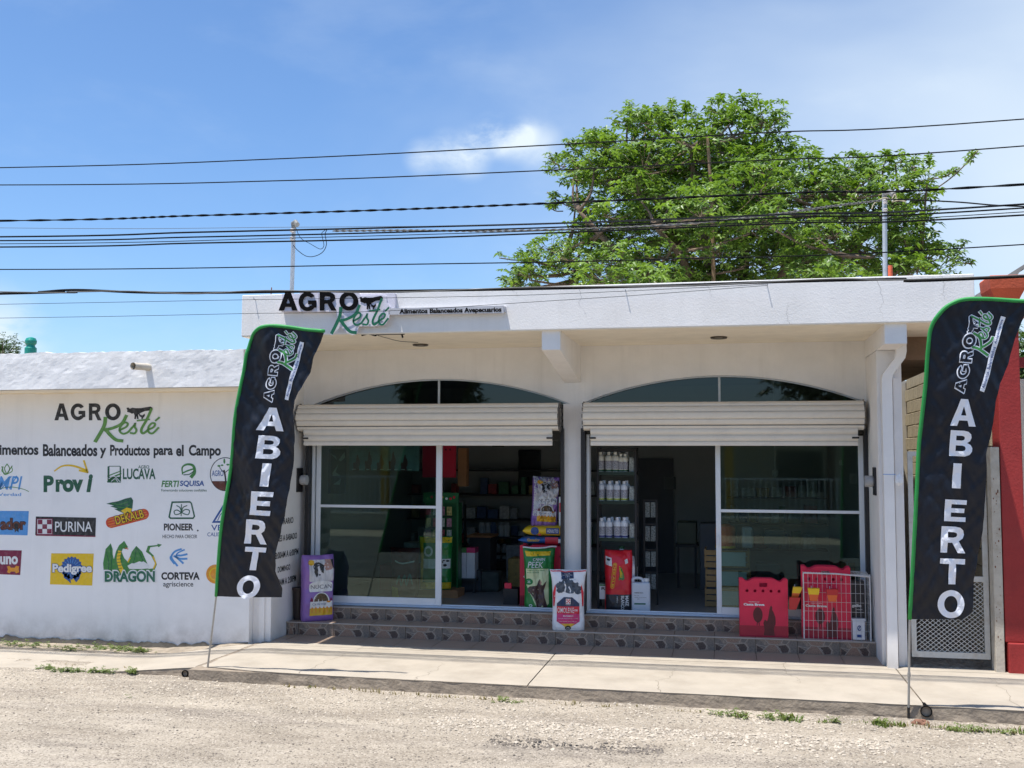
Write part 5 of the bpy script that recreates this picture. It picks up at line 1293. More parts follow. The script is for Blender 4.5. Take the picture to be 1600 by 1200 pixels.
tuft('green grass tufts against the kerb in front of the right bay', [(x, 1088+(x-700)*.0625+dy, .07, .028, -.125) for x, dy in ((1130, 1), (1148, 2), (1165, 0), (1188, 2), (1215, 1), (1238, 3), (1370, 2), (1395, 1), (1480, 1), (1500, 2), (1535, 1), (1565, 2), (1590, 2), (785, 1), (805, 2), (470, 0), (1330, 1), (1290, 1))], GRS, 4, (.02, .065), 45)
wd('small leafy weeds rooted along the kerb foot towards the right', [(x, 1088+(x-700)*.0625+2, .06, .03, -.125) for x in (795, 1120, 1143, 1160, 1196, 1226, 1300, 1385, 1492, 1520, 1575)], GRS, 15, 15, (.015, .045))
wd('low leafy weeds in the kerb gap at the left', [(75, 1045, .07, .03, -.125), (100, 1049, .1, .03, -.125), (160, 1050, .1, .02, -.125), (205, 1051, .03, .02, -.11), (130, 1050, .14, .02, -.125)], GRS, 5, 34)
wd('scrubby greenery along the foot of the painted wall', [(20, 1006, .15, .05, -.10), (60, 1009, .15, .05, -.10), (110, 1015, .12, .04, -.11), (160, 1012, .14, .05, -.11), (185, 1014, .1, .05, -.11), (205, 1016, .08, .04, -.11), (220, 1018, .05, .03, -.11)], GRS, 6, 38)
wd('tiny green seedling alone in the gravel at the left', [(200, 1091, .014, .012, -.13)], GRS, 9, 9, (.018, .03))
wd('dry brown weed stalks at the kerb before the right bay', [(1082, 1090, .03, .02, -.10), (1095, 1096, .05, .02, -.12)], DRY, 7, 30, (.015, .03))
wd('dead leaves collected against the kerb', [(x, 1072+.05*(x-600), .12, .04, -.128) for x in (540, 600, 690, 715, 735, 760, 1420)], mat('dead_leaf', (.24, .13, .06), .9, .4, 20), 8, 9, (.012, .025))
# bare soil between wall and pavement at the left
V = []; F = []; n1, n2 = 120, 10
for i in range(n1+1):
    x = -9+(8.6)*i/n1; ya, yb = lerp_tab(YB, x)-.03, WY-.005
    for j in range(n2+1):
        y = ya+(yb-ya)*j/n2; V.append((x, y, pz(x)-.004+.012*fbm(x*5, y*6, 3)+.012*(j/n2)-.02*(1-sm(j/2.))))
for i in range(n1):
    for j in range(n2): q = i*(n2+1)+j; F.append((q, q+n2+1, q+n2+2, q+1))
tag(obj('soil_strip', (V, F), mat('bare_soil', (.30, .25, .19), .95, .35, 7, .8, 50)), kind='structure')
# ------------------------------------------------------------------ goods
def plastic(n, c, r=.30, **k): return mat(n, c, r, .06, 9, .08, 30, **k)
PUR = plastic('purple_sack', (.27, .14, .44)); WSK = plastic('white_sack', (.76, .77, .80)); GSK = plastic('green_sack', (.02, .22, .045)); PGR = plastic('pale_green_print', (.68, .74, .42))
REDS = plastic('red_sack', (.70, .015, .03)); DGS = plastic('dark_grey_sack', (.035, .035, .042)); YSK = plastic('yellow_sack', (.85, .55, .02)); BSK = plastic('blue_sack', (.015, .11, .38))
MSK = plastic('maroon_sack', (.13, .02, .02)); NAVY = plastic('navy_print', (.012, .03, .085)); PINK = plastic('pink_print', (.62, .03, .16)); REDC = plastic('red_print', (.65, .02, .04)); LGREY = plastic('light_print', (.62, .62, .64))
KIB = mat('kibble_print', (.12, .075, .035), .6, .5, 60); SKIN = plastic('skin_print', (.42, .24, .19)); FURB = plastic('black_fur_print', (.02, .02, .022)); GREYW = plastic('grey_white_print', (.58, .58, .60)); DOG = plastic('brown_dog_print', (.085, .045, .04))
GOLD = plastic('gold_print', (.72, .42, .02)); SMOKE = mat('smoky_blue_print', (.06, .08, .11), .5, .6, 25)
def sack(name, label, cat_, w, d, h, m, loc, rz=0, tilt=0, flare=.10, sq=(3.2, 2.2), seamtop=.02, seed=0, lean=0, lump=.02, group=None, side=None):
    """a filled feed sack standing upright: pillow body, pinched sewn top"""
    t = thing(name, label, cat_, loc, rz, group)
    def dims(v):
        b = d/2*(min(1, (v/.06+.35))*min(1, max(.03, ((1-v)/.22))**.55)) if v > .5 else d/2*min(1, .75+v*4)
        a = w/2*(1-.05*math.sin(PI*min(1, v*1.2)))*(1+flare*max(0, (v-.80)/.2)**1.3) * (.96+.04*min(1, v*8))
        return a, b
    def surf(u, v, off=0.):
        """u 0..1 across the front, v 0..1 up"""
        a, b = dims(v); x = (2*u-1)
        y = -b*(max(0, 1-abs(x)**sq[0]))**(1/sq[1])
        nz = noise.noise(Vector((x*2.2+seed*3.1, v*5, seed)))*lump+noise.noise(Vector((x*6+seed, v*13, seed+4)))*lump*.55+(noise.noise(Vector((x*9+seed, v*25, seed+8)))*lump*.5 if v > .8 else 0)
        z = v*h+(-.012*(1-abs(x))*max(0, (v-.9)*10))+.012*noise.noise(Vector((x*3, 1, seed)))*max(0, (v-.85)*6)
        return Vector((x*a, y-nz-off+lean*v, z))
    def back(u, v):
        p = surf(u, v); a, b = dims(v); x = 2*u-1
        return Vector((p.x, b*(max(0, 1-abs(x)**sq[0]))**(1/sq[1])+lean*v, p.z))
    nu, nv = 28, 50; V = []; F = []
    for j in range(nv+1):
        v = j/nv
        us = [.5-.5*math.cos(PI*i/nu) for i in range(nu+1)]
        row = [surf(u, v) for u in us]+[back(u, v) for u in us[::-1][1:-1]]
        V += row
    k = 2*nu
    for j in range(nv):
        for i in range(k): F.append((j*k+i, j*k+(i+1) % k, (j+1)*k+(i+1) % k, (j+1)*k+i))
    F.append(tuple(range(k))[::-1]); F.append(tuple(nv*k+i for i in range(k)))
    obj('sack_body', (V, F), m, t, local=True, smooth=True)
    return t, surf
def pr(t, surf, m, *sh, d=1, name='print', L=.06):
    return put(name, join(*sh), lambda u, v: surf(u, v, .0018*d+.001), m, t, L, local=True)
def R4(x0, y0, x1, y1, r=.03, n=4):
    o = []
    for cx, cy, a in ((x1-r, y1-r, 0), (x0+r, y1-r, PI/2), (x0+r, y0+r, PI), (x1-r, y0+r, 1.5*PI)): o += [(cx+r*math.cos(a+i*PI/2/n), cy+r*math.sin(a+i*PI/2/n)) for i in range(n+1)]
    return o
def purple_sack(label, loc, rz, seed, w=.42, d=.15, h=.80, lean=0, lump=.017, pale=False):
    t, s = sack('dog_food_sack', label, 'pet food sack', w, d, h, PUR, loc, rz, seed=seed, lean=lean, lump=lump, flare=.0, sq=(9, 3.2))
    if pale: pr(t, s, LGREY, P(rect(.0, .20, .80, 1.0)), d=.4)
    pr(t, s, GREYW, P(R4(.17, .60, .95, .93)), d=1)
    pr(t, s, FURB, P(ell(.45, .82, .14, .07)), P([(.36, .86), (.33, .74), (.40, .66), (.46, .70), (.42, .80)]), P([(.52, .88), (.64, .84), (.62, .72), (.55, .74)]), d=2)
    pr(t, s, SKIN, P([(.66, .93), (.90, .93), (.92, .80), (.82, .74), (.70, .76), (.64, .82)]), d=2); pr(t, s, LGREY, P([(.70, .76), (.93, .78), (.94, .62), (.66, .62)]), P([(.44, .82), (.50, .84), (.54, .70), (.48, .66)]), d=2.6)
    pr(t, s, FURB, P(ell(.50, .70, .03, .013)), P([(.86, .93), (.95, .93), (.95, .78), (.91, .82)]), d=3.2)
    pr(t, s, GOLD, P(ell(.25, .885, .10, .042)), d=3)
    pr(t, s, WHI, P(R4(.17, .445, .93, .57, .03)), P(ell(.56, .565, .36, .045)), d=3)
    pr(t, s, mat('ink_slate', (.10, .10, .14), .6), T('NUCAN', .22, .49, .90, .55, bold=.0), d=4, name='lettering')
    pr(t, s, WHI, P([(.56+.27*math.cos(a), .30+.135*math.sin(a)) for a in [PI*i/16 for i in range(17)]], ), d=2.4); pr(t, s, KIB, P([(.56+.235*math.cos(a), .30+.12*math.sin(a)) for a in [PI*i/16 for i in range(17)]]), d=3.2)
    pr(t, s, WHI, P(rect(.19, .195, .93, .30)), d=3.6); pr(t, s, BLD, T('Cachorros', .27, .245, .72, .28, bold=.0), d=4.4, name='lettering'); pr(t, s, GOLD, P(rect(.19, .09, .93, .20)), d=4)
    pr(t, s, ORG_, *[P([(.24+.12*i, .20), (.27+.12*i, .225), (.30+.12*i, .20), (.29+.12*i, .13), (.25+.12*i, .13)]) for i in range(6)], P(ell(.80, .29, .06, .014)), d=4.8); pr(t, s, MAR, P([(.18, .31), (.24, .37), (.29, .33), (.29, .30)]), P([(.84, .30), (.88, .36), (.93, .31)]), d=2.8)
    return t
purple_sack('purple dog food sack with puppy picture standing on the lower step at the left wall', (.165, .17, H1), R(40), 1, w=.405, d=.17)
bn = obj('waste_bin', lathe(BM(), (-.085, .20, H1), [(.06, 0), (.075, .35), (.082, .36), (.082, .39), (.07, .39)], 16), mat('dark_brown_plastic', (.03, .018, .015), .5)); tag(bn, 'small dark brown bin wedged between purple sack and left return wall', 'bin')
# white and navy horse feed sack by the centre pillar
t, s = sack('horse_feed_sack', 'white horse feed sack with navy and red hexagon label, on lower step before centre pillar', 'feed sack', .385, .17, .70, WSK, (3.285, .10, H1), R(8), seed=3, flare=.13, lump=.02)
pr(t, s, REDS, P([(.02, .62), (.10, .76), (.12, .70), (.09, .55), (.06, .40), (.02, .40)]), P([(.98, .62), (.90, .76), (.885, .70), (.92, .55), (.94, .40), (.98, .40)]), P(rect(.02, .968, .98, .985)), d=1)
pr(t, s, NAVY, P([(.30, .965), (.64, .965), (.66, .86), (.30, .84)]), d=1.2)
sm_ = []
rnd = random.Random(5)
for cx, cy, rx, ry in ((.30, .73, .17, .085), (.44, .79, .15, .075), (.62, .76, .20, .08), (.76, .69, .14, .06), (.55, .66, .16, .05), (.24, .66, .10, .04), (.80, .63, .09, .03)):
    sm_.append(P([(cx+rx*math.cos(a)*(1+.18*rnd.uniform(-1, 1)), cy+ry*math.sin(a)*(1+.18*rnd.uniform(-1, 1))) for a in [i*PI/11 for i in range(22)]]))
pr(t, s, SMOKE, *sm_, d=1.8)
pr(t, s, WSK, S([(.38, .80), (.42, .72), (.40, .66)], .035), S([(.52, .72), (.57, .67), (.56, .64)], .03), P(ell(.72, .82, .07, .03)), d=2.4); pr(t, s, WHI, T('VALOR', .39, .93, .55, .945), T('NUTRICIONAL', .34, .905, .62, .92), T('PLUS', .42, .875, .54, .89), d=2.6, name='lettering')
pr(t, s, NAVY, P([(.14, .40), (.14, .45), (.36, .555), (.62, .555), (.85, .45), (.85, .40)]), d=3); pr(t, s, REDC, P(rect(.14, .285, .85, .405)), d=3.2); pr(t, s, PINK, P([(.14, .29), (.85, .29), (.85, .16), (.62, .085), (.36, .085), (.14, .16)]), d=3)
pr(t, s, WHI, T('OMOLENE', .16, .30, .68, .385, bold=.004, sp=1.1), T('100', .69, .325, .79, .36, bold=.02), d=4.2, name='lettering'); pr(t, s, WHI, T('MANTENIMIENTO', .34, .235, .66, .26, bold=.01), T('Alimento balanceado para caballos', .18, .20, .80, .215, bold=-.005), T('Contenido neto 40 kg', .20, .15, .76, .168, bold=-.005), d=4.2, name='lettering')
q = [P(rect(.44+.04*i, .455+.022*j, .48+.04*i, .477+.022*j)) for i in range(3) for j in range(3) if (i+j) % 2 == 0]
pr(t, s, WHI, P(rect(.425, .445, .575, .53)), T('PURINA', .425, .425, .575, .44), d=4); pr(t, s, REDC, *q, d=5); pr(t, s, GOLD, P([(.28, .125), (.70, .125), (.56, .06), (.42, .06)]), d=4); pr(t, s, BLACK, P(ell(.49, .055, .09, .038)), d=5); pr(t, s, LGREY, P(ell(.49, .05, .05, .02), ell(.49, .05, .035, .013)), d=6)
# green dog food sack in the left doorway
t, s = sack('dog_food_sack', 'green and pale yellow sack with brown dog picture standing in left doorway', 'pet food sack', .375, .19, .735, GSK, (2.845, .66, FL), R(14), seed=6, flare=.08, lump=.02, lean=.06)
pr(t, s, YSK, P([(.05, .955), (.86, .955), (.84, .885), (.08, .87)]), d=1); pr(t, s, PGR, P([(.05, .67), (.80, .67), (.80, .10), (.62, .03), (.40, .03), (.05, .40)]), d=1)
pr(t, s, WHI, T('CANIN', .28, .80, .68, .845, bold=.02, shear=.2), T('PEEK', .10, .685, .62, .785, bold=.0, shear=.25), d=2.4, name='lettering'); pr(t, s, GSK, T('ALIMENTO PARA PERRO', .08, .635, .66, .655, bold=.01), T('RAZAS GRANDES', .08, .60, .48, .618, bold=.01), d=2, name='lettering')
pr(t, s, DOG, P([(.10, .36), (.16, .385), (.30, .39), (.40, .40), (.45, .47), (.50, .505), (.54, .46), (.545, .41), (.60, .40), (.66, .44), (.73, .475), (.68, .38), (.64, .32), (.66, .20), (.76, .05), (.40, .03), (.36, .12), (.27, .22), (.16, .28), (.09, .31)]), d=2); pr(t, s, SKIN, P([(.56, .455), (.53, .40), (.50, .42), (.51, .48)]), P(ell(.28, .33, .03, .012)), P([(.10, .30), (.16, .29), (.16, .275), (.12, .28)]), d=3)
pr(t, s, GSK, P(ell(.135, .46, .13, .052)), P([(.02, .02), (.30, .02), (.18, .10), (.08, .28), (.02, .30)]), d=2.4); pr(t, s, WHI, P(ell(.19, .075, .055, .022), ell(.19, .075, .03, .012)), T('25', .08, .44, .18, .475, bold=.02), d=3.4)
sm1 = obj('sewn_seam', tube(BM(), cat([(-.20, .0, .748), (-.08, -.005, .735), (.06, .0, .738), (.14, 0, .752), (.215, .0, .752)], 4), .010, 6), WSK, t, local=True); sm1.location.y = .06
# red maize sack in the right doorway
t, s = sack('seed_sack', 'red and charcoal white-maize seed sack with folded top standing in right doorway', 'seed sack', .345, .19, .725, REDS, (3.80, .80, FL), R(10), seed=9, flare=-.06, lump=.016, lean=.02)
pr(t, s, DGS, P(rect(.0, .0, 1.0, .27)), d=1); pr(t, s, ORG_, tf(P(R4(-.34, -.07, .34, .07, .06)), lambda u, v: (.30-v*1.1-(u)*.18, .58-u*.63)), d=1.4)
pr(t, s, REDS, tf(P(R4(-.31, -.045, .31, .045, .04)), lambda u, v: (.30-v*1.1-(u)*.18, .58-u*.63)), d=2); pr(t, s, YEL, tf(T('DEKALB', -.30, -.035, .30, .035, bold=.02), lambda u, v: (.30+v*1.1-(u)*.18, .58-u*.63)), d=3, name='lettering')
pr(t, s, GRM, P([(.50, .74), (.60, .70), (.66, .62), (.70, .53), (.62, .50), (.56, .52), (.48, .50), (.52, .60)]), d=2); pr(t, s, YEL, P([(.52, .70), (.62, .62), (.62, .55), (.54, .55)], ), P([(.50, .74), (.53, .74), (.57, .66), (.52, .64)]), d=2.6)
pr(t, s, WHI, tf(T('MAIZ', .0, .0, .20, .07, bold=.03), lambda u, v: (.72+v*1.7, .25-u*.85)), tf(T('BLANCO', .0, .0, .27, .07, bold=.03), lambda u, v: (.56+v*1.7, .25-u*.85)), tf(T('HIBRIDO', .0, .0, .12, .03), lambda u, v: (.40+v*1.7, .24-u*.9)), d=2.4, name='lettering')
pr(t, s, WHI, P([(.03, .90), (.24, .87), (.25, .73), (.04, .76)]), P([(.70, .84), (.80, .86), (.82, .79), (.72, .77)]), d=2); pr(t, s, BLACK, P([(.07, .865), (.20, .85), (.16, .82), (.07, .835)]), d=3)
# jerrycan
def jerrycan(label, loc, rz, w=.225, d=.14, h=.40):
    t = thing('jerrycan', label, 'jerrycan', loc, rz); JW = mat('milky_plastic', (.60, .64, .70), .35, .03, 6, trans=.0)
    obj('tank', box(BM(), -w/2, w/2, -d/2, d/2, 0, h*.86, .022), JW, t, local=True, smooth=False)
    bm = BM(); tube(bm, cat([(-w*.42, 0, h*.84), (-w*.40, 0, h*.96), (-w*.1, 0, h*.985), (w*.08, 0, h*.94), (w*.12, 0, h*.85)], 5), .017, 8); obj('grip', bm, JW, t, local=True, smooth=True)
    obj('neck', lathe(BM(), (w*.30, 0, h*.85), [(.030, 0), (.030, h*.04)], 14), JW, t, local=True); obj('cap', lathe(BM(), (w*.30, 0, h*.89), [(.036, 0), (.036, h*.085), (.03, h*.09)], 14), WHI, t, local=True)
    fn = lambda u, v: Vector((-w/2+u*w, -d/2-.002, v*h)); 
    put('lettering', join(T('HERBICIDA', .14, .545, .62, .575, bold=.02), T('Mata todo', .14, .47, .40, .49), T('20 L', .30, .36, .42, .39), T('PRECAUCION', .16, .41, .78, .43, bold=-.005)), fn, K_, t, local=True); put('label_bar', P(rect(.14, .21, .74, .255)), fn, GRT, t, local=True)
    return t
jerrycan('white plastic jerrycan with green label bar standing on the sill right of the maize sack', (4.07, .78, FL), R(6))
# ---- bird cartons
CRED = mat('red_carton', (.70, .012, .06), .45, .08, 5, .05, 30); CDARK = mat('dark_carton_print', (.10, .008, .014), .45, .2, 20); CIN = mat('carton_inside', (.05, .03, .03), .8)
ROO = [(0, .0), (.06, .16), (.04, .30), (.0, .40), (.05, .50), (.14, .52), (.22, .47), (.28, .56), (.33, .72), (.38, .88), (.44, .98), (.50, 1.0), (.55, .93), (.53, .86), (.60, .80), (.66, .72), (.72, .62), (.74, .48), (.72, .36), (.66, .28), (.62, .22), (.66, .10), (.68, 0)]
def carton(label, loc, rz, w=.53, h=.655, d=.13, group='red bird carrying cartons', text=True, holes=True):
    t = thing('bird_carton', label, 'carton', loc, rz, group)
    top = [(w/2, h-.012), (w/2-.035, h-.008), (w/2-.075, h-.04), (w/2-.095, h-.04), (w/2-.15, h-.012), (w/2-.18, h-.006), (-w/2+.18, h-.006), (-w/2+.15, h-.012), (-w/2+.095, h-.04), (-w/2+.075, h-.04), (-w/2+.035, h-.008), (-w/2, h-.012)]
    out = [(-w/2, 0), (w/2, 0)]+top
    hs = [ell(-w*.34+i*w*.165, h-.145, .0165, n=14) for i in range(5)]+[rect(-.045, h-.10, .042, h-.055)]
    put('front_panel', P(out, *(hs if holes else [])), lambda u, v: Vector((u, 0, v)), CRED, t, local=True, thick=.005, tdir=(0, 1, 0))
    put('back_panel', P(out), lambda u, v: Vector((u, d, v)), CRED, t, local=True, thick=.005, tdir=(0, -1, 0))
    for s in (-1, 1): obj('side_panel', box(BM(), s*w/2-(.005 if s > 0 else 0), s*w/2+(0 if s > 0 else .005), .006, d-.006, 0, h-.05), CRED, t, local=True)
    obj('floor_panel', box(BM(), -w/2+.006, w/2-.006, .006, d-.006, .0, .006), CRED, t, local=True); obj('top_flap', box(BM(), -w/2+.006, w/2-.006, .03, d-.03, h-.20, h-.195), CIN, t, local=True)
    fn = lambda k: (lambda u, v: Vector((u, -.0012*k, v)))
    put('dark_band', P(rect(-w/2+.001, .002, w/2-.001, .125)), fn(1), mat('carton_band', (.36, .006, .03), .45, .1), t, local=True)
    put('rooster_print', join(tf(P(ROO), lambda u, v: (-.005+u*.18, .02+v*.33)), P(ell(-.065, .245, .052, .085)), S([(-.07, .17), (-.075, .13)], .01, n=1), S([(-.055, .17), (-.05, .13)], .01, n=1)), fn(2), CDARK, t, local=True)
    if text: put('lettering', join(T('Casta Brava', -w/2+.045, .345, -w/2+.275, .372, bold=.055), T('TRANSPORTADORA', -w/2+.10, .383, -w/2+.22, .391, bold=.02)), fn(2), WHI, t, local=True)
    return t
carton('red bird carton with rooster print and five holes, alone on the lower step', (5.495, .085, H1), R(2))
carton('red bird carton with rooster print standing inside the white wire cage', (6.17, .115, H1), R(-3), w=.53, h=.80, d=.20)
carton('tall red bird carton in the left doorway carrying two lying sacks, behind the dog sack', (2.86, .94, FL), R(4), w=.62, h=.76, d=.34)
# lying sacks on the carton
def lying(label, cx, cy, z, L, wd_, th, m, rz, prints):
    t = thing('lying_sack', label, 'feed sack', (cx, cy, z), rz, 'sacks lying on the tall carton'); V = []; F = []; n, k = 24, 16
    for i in range(n+1):
        s = -1+2*i/n; e = max(.02, 1-abs(s)**5)**.5
        for j in range(k):
            a = 2*PI*j/k; c_, s_ = math.cos(a), math.sin(a)
            V.append(Vector((s*L/2, (abs(c_)**.7*(1 if c_ > 0 else -1))*wd_/2*(.9+.1*e), th/2+(abs(s_)**.8*(1 if s_ > 0 else -1))*th/2*e+.006*noise.noise(Vector((s*4, a, z*9))))))
    for i in range(n):
        for j in range(k): F.append((i*k+j, i*k+(j+1) % k, (i+1)*k+(j+1) % k, (i+1)*k+j))
    F += [tuple(range(k)), tuple(n*k+j for j in range(k))[::-1]]
    obj('sack_body', (V, F), m, t, local=True, smooth=True)
    for mm, sh, dd in prints: put('print', sh, lambda u, v: Vector((u*L, -wd_/2-.001-.0016*dd+.02*abs(v-.5)**2*2, v*th)), mm, t, .05, local=True)
    return t
lying('blue dog food sack lying flat on the tall red carton', 2.85, 1.08, FL+.765, .66, .34, .095, BSK, R(3), [(GOLD, T('Ganador', -.32, .35, -.08, .75, bold=.03), 1), (REDC, P(rect(.02, .08, .27, .92)), 1), (WHI, P(rect(.27, .2, .48, .7)), 1.2)])
lying('yellow dog food sack with blue rosette lying on top of the blue sack', 2.88, 1.08, FL+.862, .60, .34, .135, YSK, R(2), [(BLD, P(ell(-.24, .5, .085, .36)), 1), (REDC, P(ell(-.14, .16, .03, .1)), 1.5), (BLD, P(rect(.0, .25, .27, .78)), 1), (WHI, T('ADULTO', .02, .36, .25, .66, bold=.02), 2), (BRN, P(rect(.29, .1, .44, .85)), 1)])
purple_sack('crumpled purple dog food sack standing on the yellow lying sack in left doorway', (2.83, 1.06, FL+.985), R(16), 5, w=.34, d=.16, h=.62, lump=.045, pale=True).rotation_euler = (0, R(3), R(16))
cs = box(BM(), 3.03, 3.13, 1.02, 1.12, FL+.95, FL+1.35); cs_ = obj('white_pouch', cs, WSK); tag(cs_, 'white pouch with red picture squeezed between upper purple sack and pillar', 'pouch')
put('print', join(P(rect(3.035, FL+1.16, 3.125, FL+1.28))), lambda u, v: Vector((u, 1.017, v)), REDC, cs_)
# ---- wire cage with cups
cx0, cx1, cy0, cy1, cz0, cz1 = 5.925, 6.63, .035, .325, H1+.004, H1+.755
cage = thing('wire_cage', 'white wire cage with curled mesh top on the lower step at right', 'cage', ((cx0+cx1)/2, .18, H1)); CW = mat('cage_white_wire', (.62, .62, .62), .45, .06, 20)
rw = .0018
def panel(name, A, B, C_, nU, nV, bow=0.):
    """grid of wires spanning A->B and A->C"""
    A, B, C_ = Vector(A), Vector(B), Vector(C_); bm = BM(); nrm = (B-A).cross(C_-A).normalized()
    for i in range(nU+1):
        s = i/nU; tube(bm, [A+(B-A)*s+(C_-A)*(k/4)+nrm*bow*math.sin(PI*k/4)*math.sin(s*9) for k in range(5)], rw, 4, cap=False)
    for j in range(nV+1):
        s = j/nV; tube(bm, [A+(B-A)*(k/6)+(C_-A)*s+nrm*bow*math.sin(PI*k/6)*math.cos(s*7) for k in range(7)], rw, 4, cap=False)
    obj(name, bm, CW, cage)
panel('front_grid', (cx0, cy0, cz0), (cx1, cy0, cz0), (cx0, cy0, cz1-.035), 14, 7, .006)
panel('back_grid', (cx0, cy1, cz0), (cx1, cy1, cz0), (cx0, cy1, cz1-.03), 8, 5, .004)
panel('side_grid', (cx0, cy0, cz0), (cx0, cy1, cz0), (cx0, cy0, cz1-.02), 5, 10, .004)
panel('side_grid', (cx1, cy0, cz0), (cx1, cy1, cz0), (cx1, cy0, cz1-.06), 5, 10, .004)
panel('top_grid', (cx0, cy0, cz1-.03), (cx1, cy0, cz1-.055), (cx0, cy1, cz1-.01), 24, 9, .008)
for x in (cx0, cx1): obj('corner_post', tube(BM(), [(x, cy0, cz0), (x+.003, cy0+.002, cz0+.35), (x, cy0, cz1-.03)], .0075, 6), CW, cage)
obj('top_rim', tube(BM(), [(cx0, cy0-.002, cz1-.028), ((cx0+cx1)/2, cy0-.004, cz1-.030), (cx1, cy0-.002, cz1-.055)], .009, 6), CW, cage)
def cup(label, x, y, z, w, m, m2, tilt=0):
    t = thing('feeding_cup', label, 'feeding cup', (x, y, z), 0, 'coloured feeding cups hung on the cage')
    bm = BM(); pr_ = None
    for zz, s in ((-.10, .62), (-.03, .82), (-.03, .86), (.035, 1.0)):
        ring = [bm.verts.new((x_*w/2*s+zz*tilt, y_*.04*s, zz)) for x_, y_ in ((-1, -1), (1, -1), (1, 1), (-1, 1))]
        if pr_:
            for k in range(4): bm.faces.new((pr_[k], pr_[(k+1) % 4], ring[(k+1) % 4], ring[k]))
        else: bm.faces.new(ring[::-1])
        pr_ = ring
    for f in bm.faces: f.material_index = 1 if sum(v.co.z for v in f.verts)/len(f.verts) > -.02 else 0
    obj('bowl', bm, [m, m2], t, local=True)
    obj('clip', tube(BM(), [(-.02, .03, .03), (-.02, .05, .055), (-.02, .055, .02)], .003, 5), CW, t, local=True)
    return t
CUO = mat('orange_plastic', (.72, .12, .02), .35); CUY = mat('yellow_plastic', (.80, .50, .01), .35); CUR = mat('red_plastic', (.50, .012, .02), .35)
q = at(1271, 924, y=-.02); cup('orange cup with yellow rim hung on the front of the wire cage', q.x, -.025, q.z, .125, CUO, CUY)
q = at(1300, 925, y=-.02); cup('orange cup with dark red rim hung on the front of the wire cage', q.x, -.025, q.z, .13, CUO, CUR)
q = at(1245, 922, y=.10); cup('orange and yellow tilted cup hung on the left side of the cage', q.x, .10, q.z, .10, CUO, CUY, .3)
q = at(1241, 938, y=.06); cup('red cup below the orange one on the left side of the cage', q.x, .06, q.z, .12, CUR, CUR, .2)
q = at(1335, 928, y=.24); t = thing('black_carton', 'black carton with small white lettering at the right inside the cage', 'carton', (6.50, .20, H1))
obj('box_body', box(BM(), 6.435, 6.585, .16, .30, H1+.006, H1+.64, .004), mat('black_carton_board', (.02, .018, .022), .45), t)
put('lettering', join(T('gallo', 6.45, H1+.345, 6.55, H1+.385, bold=.03), T('MEDIUM', 6.50, H1+.32, 6.56, H1+.33)), lambda u, v: Vector((u, .157, v)), WHI, t)
t = thing('white_tub', 'small white tub with dark blue emblem inside the cage, before the black carton', 'tub', (6.51, .11, H1))
obj('tub_body', box(BM(), 6.445, 6.575, .075, .15, H1+.006, H1+.215, .006), WSK, t); obj('lid', box(BM(), 6.438, 6.582, .068, .157, H1+.216, H1+.235, .003), WSK, t)
put('emblem', join(P(ell(6.515, H1+.135, .022, .03), ell(6.515, H1+.135, .014, .02)), S([(6.505, H1+.12), (6.525, H1+.155)], .008, n=1), P(rect(6.49, H1+.035, 6.54, H1+.065))), lambda u, v: Vector((u, .071, v)), BLD, t)
# ---- black rack with bottles
rack = thing('shop_rack', 'black metal shelving rack just inside the right doorway at its left', 'rack', (3.79, .98, FL))
rx0, rx1, ry0, ry1 = 3.53, 4.02, .84, 1.14
shelfz = [at(960, 738, y=.86).z, at(960, 783, y=.86).z, at(960, 841, y=.86).z, .62]
for x in (rx0, rx1-.025):
    for y in (ry0, ry1-.02): obj('post', box(BM(), x, x+.025, y, y+.02, FL, 2.275), BLACKM, rack)
for z in shelfz+[2.262]: obj('shelf', box(BM(), rx0+.001, rx1-.001, ry0+.021, ry1-.021, z-.03, z), BLACKM, rack); 
for z in shelfz: obj('shelf_lip', box(BM(), rx0+.026, rx1-.026, ry0-.004, ry0+.0, z-.035, z+.006), mat('dark_green_lip', (.01, .03, .015), .5), rack)
BW_ = mat('white_bottle', (.80, .78, .68), .35, .05, 9); BW2 = mat('grey_white_bottle', (.78, .79, .82), .35, .05, 9); LAB = mat('bottle_label', (.34, .34, .38), .5, .8, 90); GCAP = mat('green_cap', (.02, .12, .04), .4); CL = mat('clear_amber_neck', (.10, .09, .07), .3)
def bottle(label, x, y, z, r, h, m, band, cap, grp):
    t = thing('bottle', label, 'bottle', (x, y, z), 0, grp)
    obj('bottle_body', lathe(BM(), (0, 0, 0), [(r*.9, 0), (r, .008), (r, h*.72), (r*.85, h*.81), (r*.42, h*.86), (r*.42, h*.88)], 14), m, t, local=True, smooth=True)
    obj('cap', lathe(BM(), (0, 0, h*.87), [(r*.46, 0), (r*.46, h*.12), (r*.4, h*.13)], 12), cap, t, local=True)
    obj('label', lathe(BM(), (0, 0, h*.17), [(r*1.02, 0), (r*1.02, h*.40)], 14), LAB, t, local=True); obj('band', lathe(BM(), (0, 0, h*.05), [(r*1.02, 0), (r*1.02, h*.09)], 14), band, t, local=True)
    return t
ordn = ['first', 'second', 'third', 'fourth', 'fifth']
GBAND = mat('green_band', (.02, .10, .05), .4); YBAND = mat('lime_band', (.45, .50, .06), .4); BBAND = mat('blue_band', (.04, .05, .20), .4)
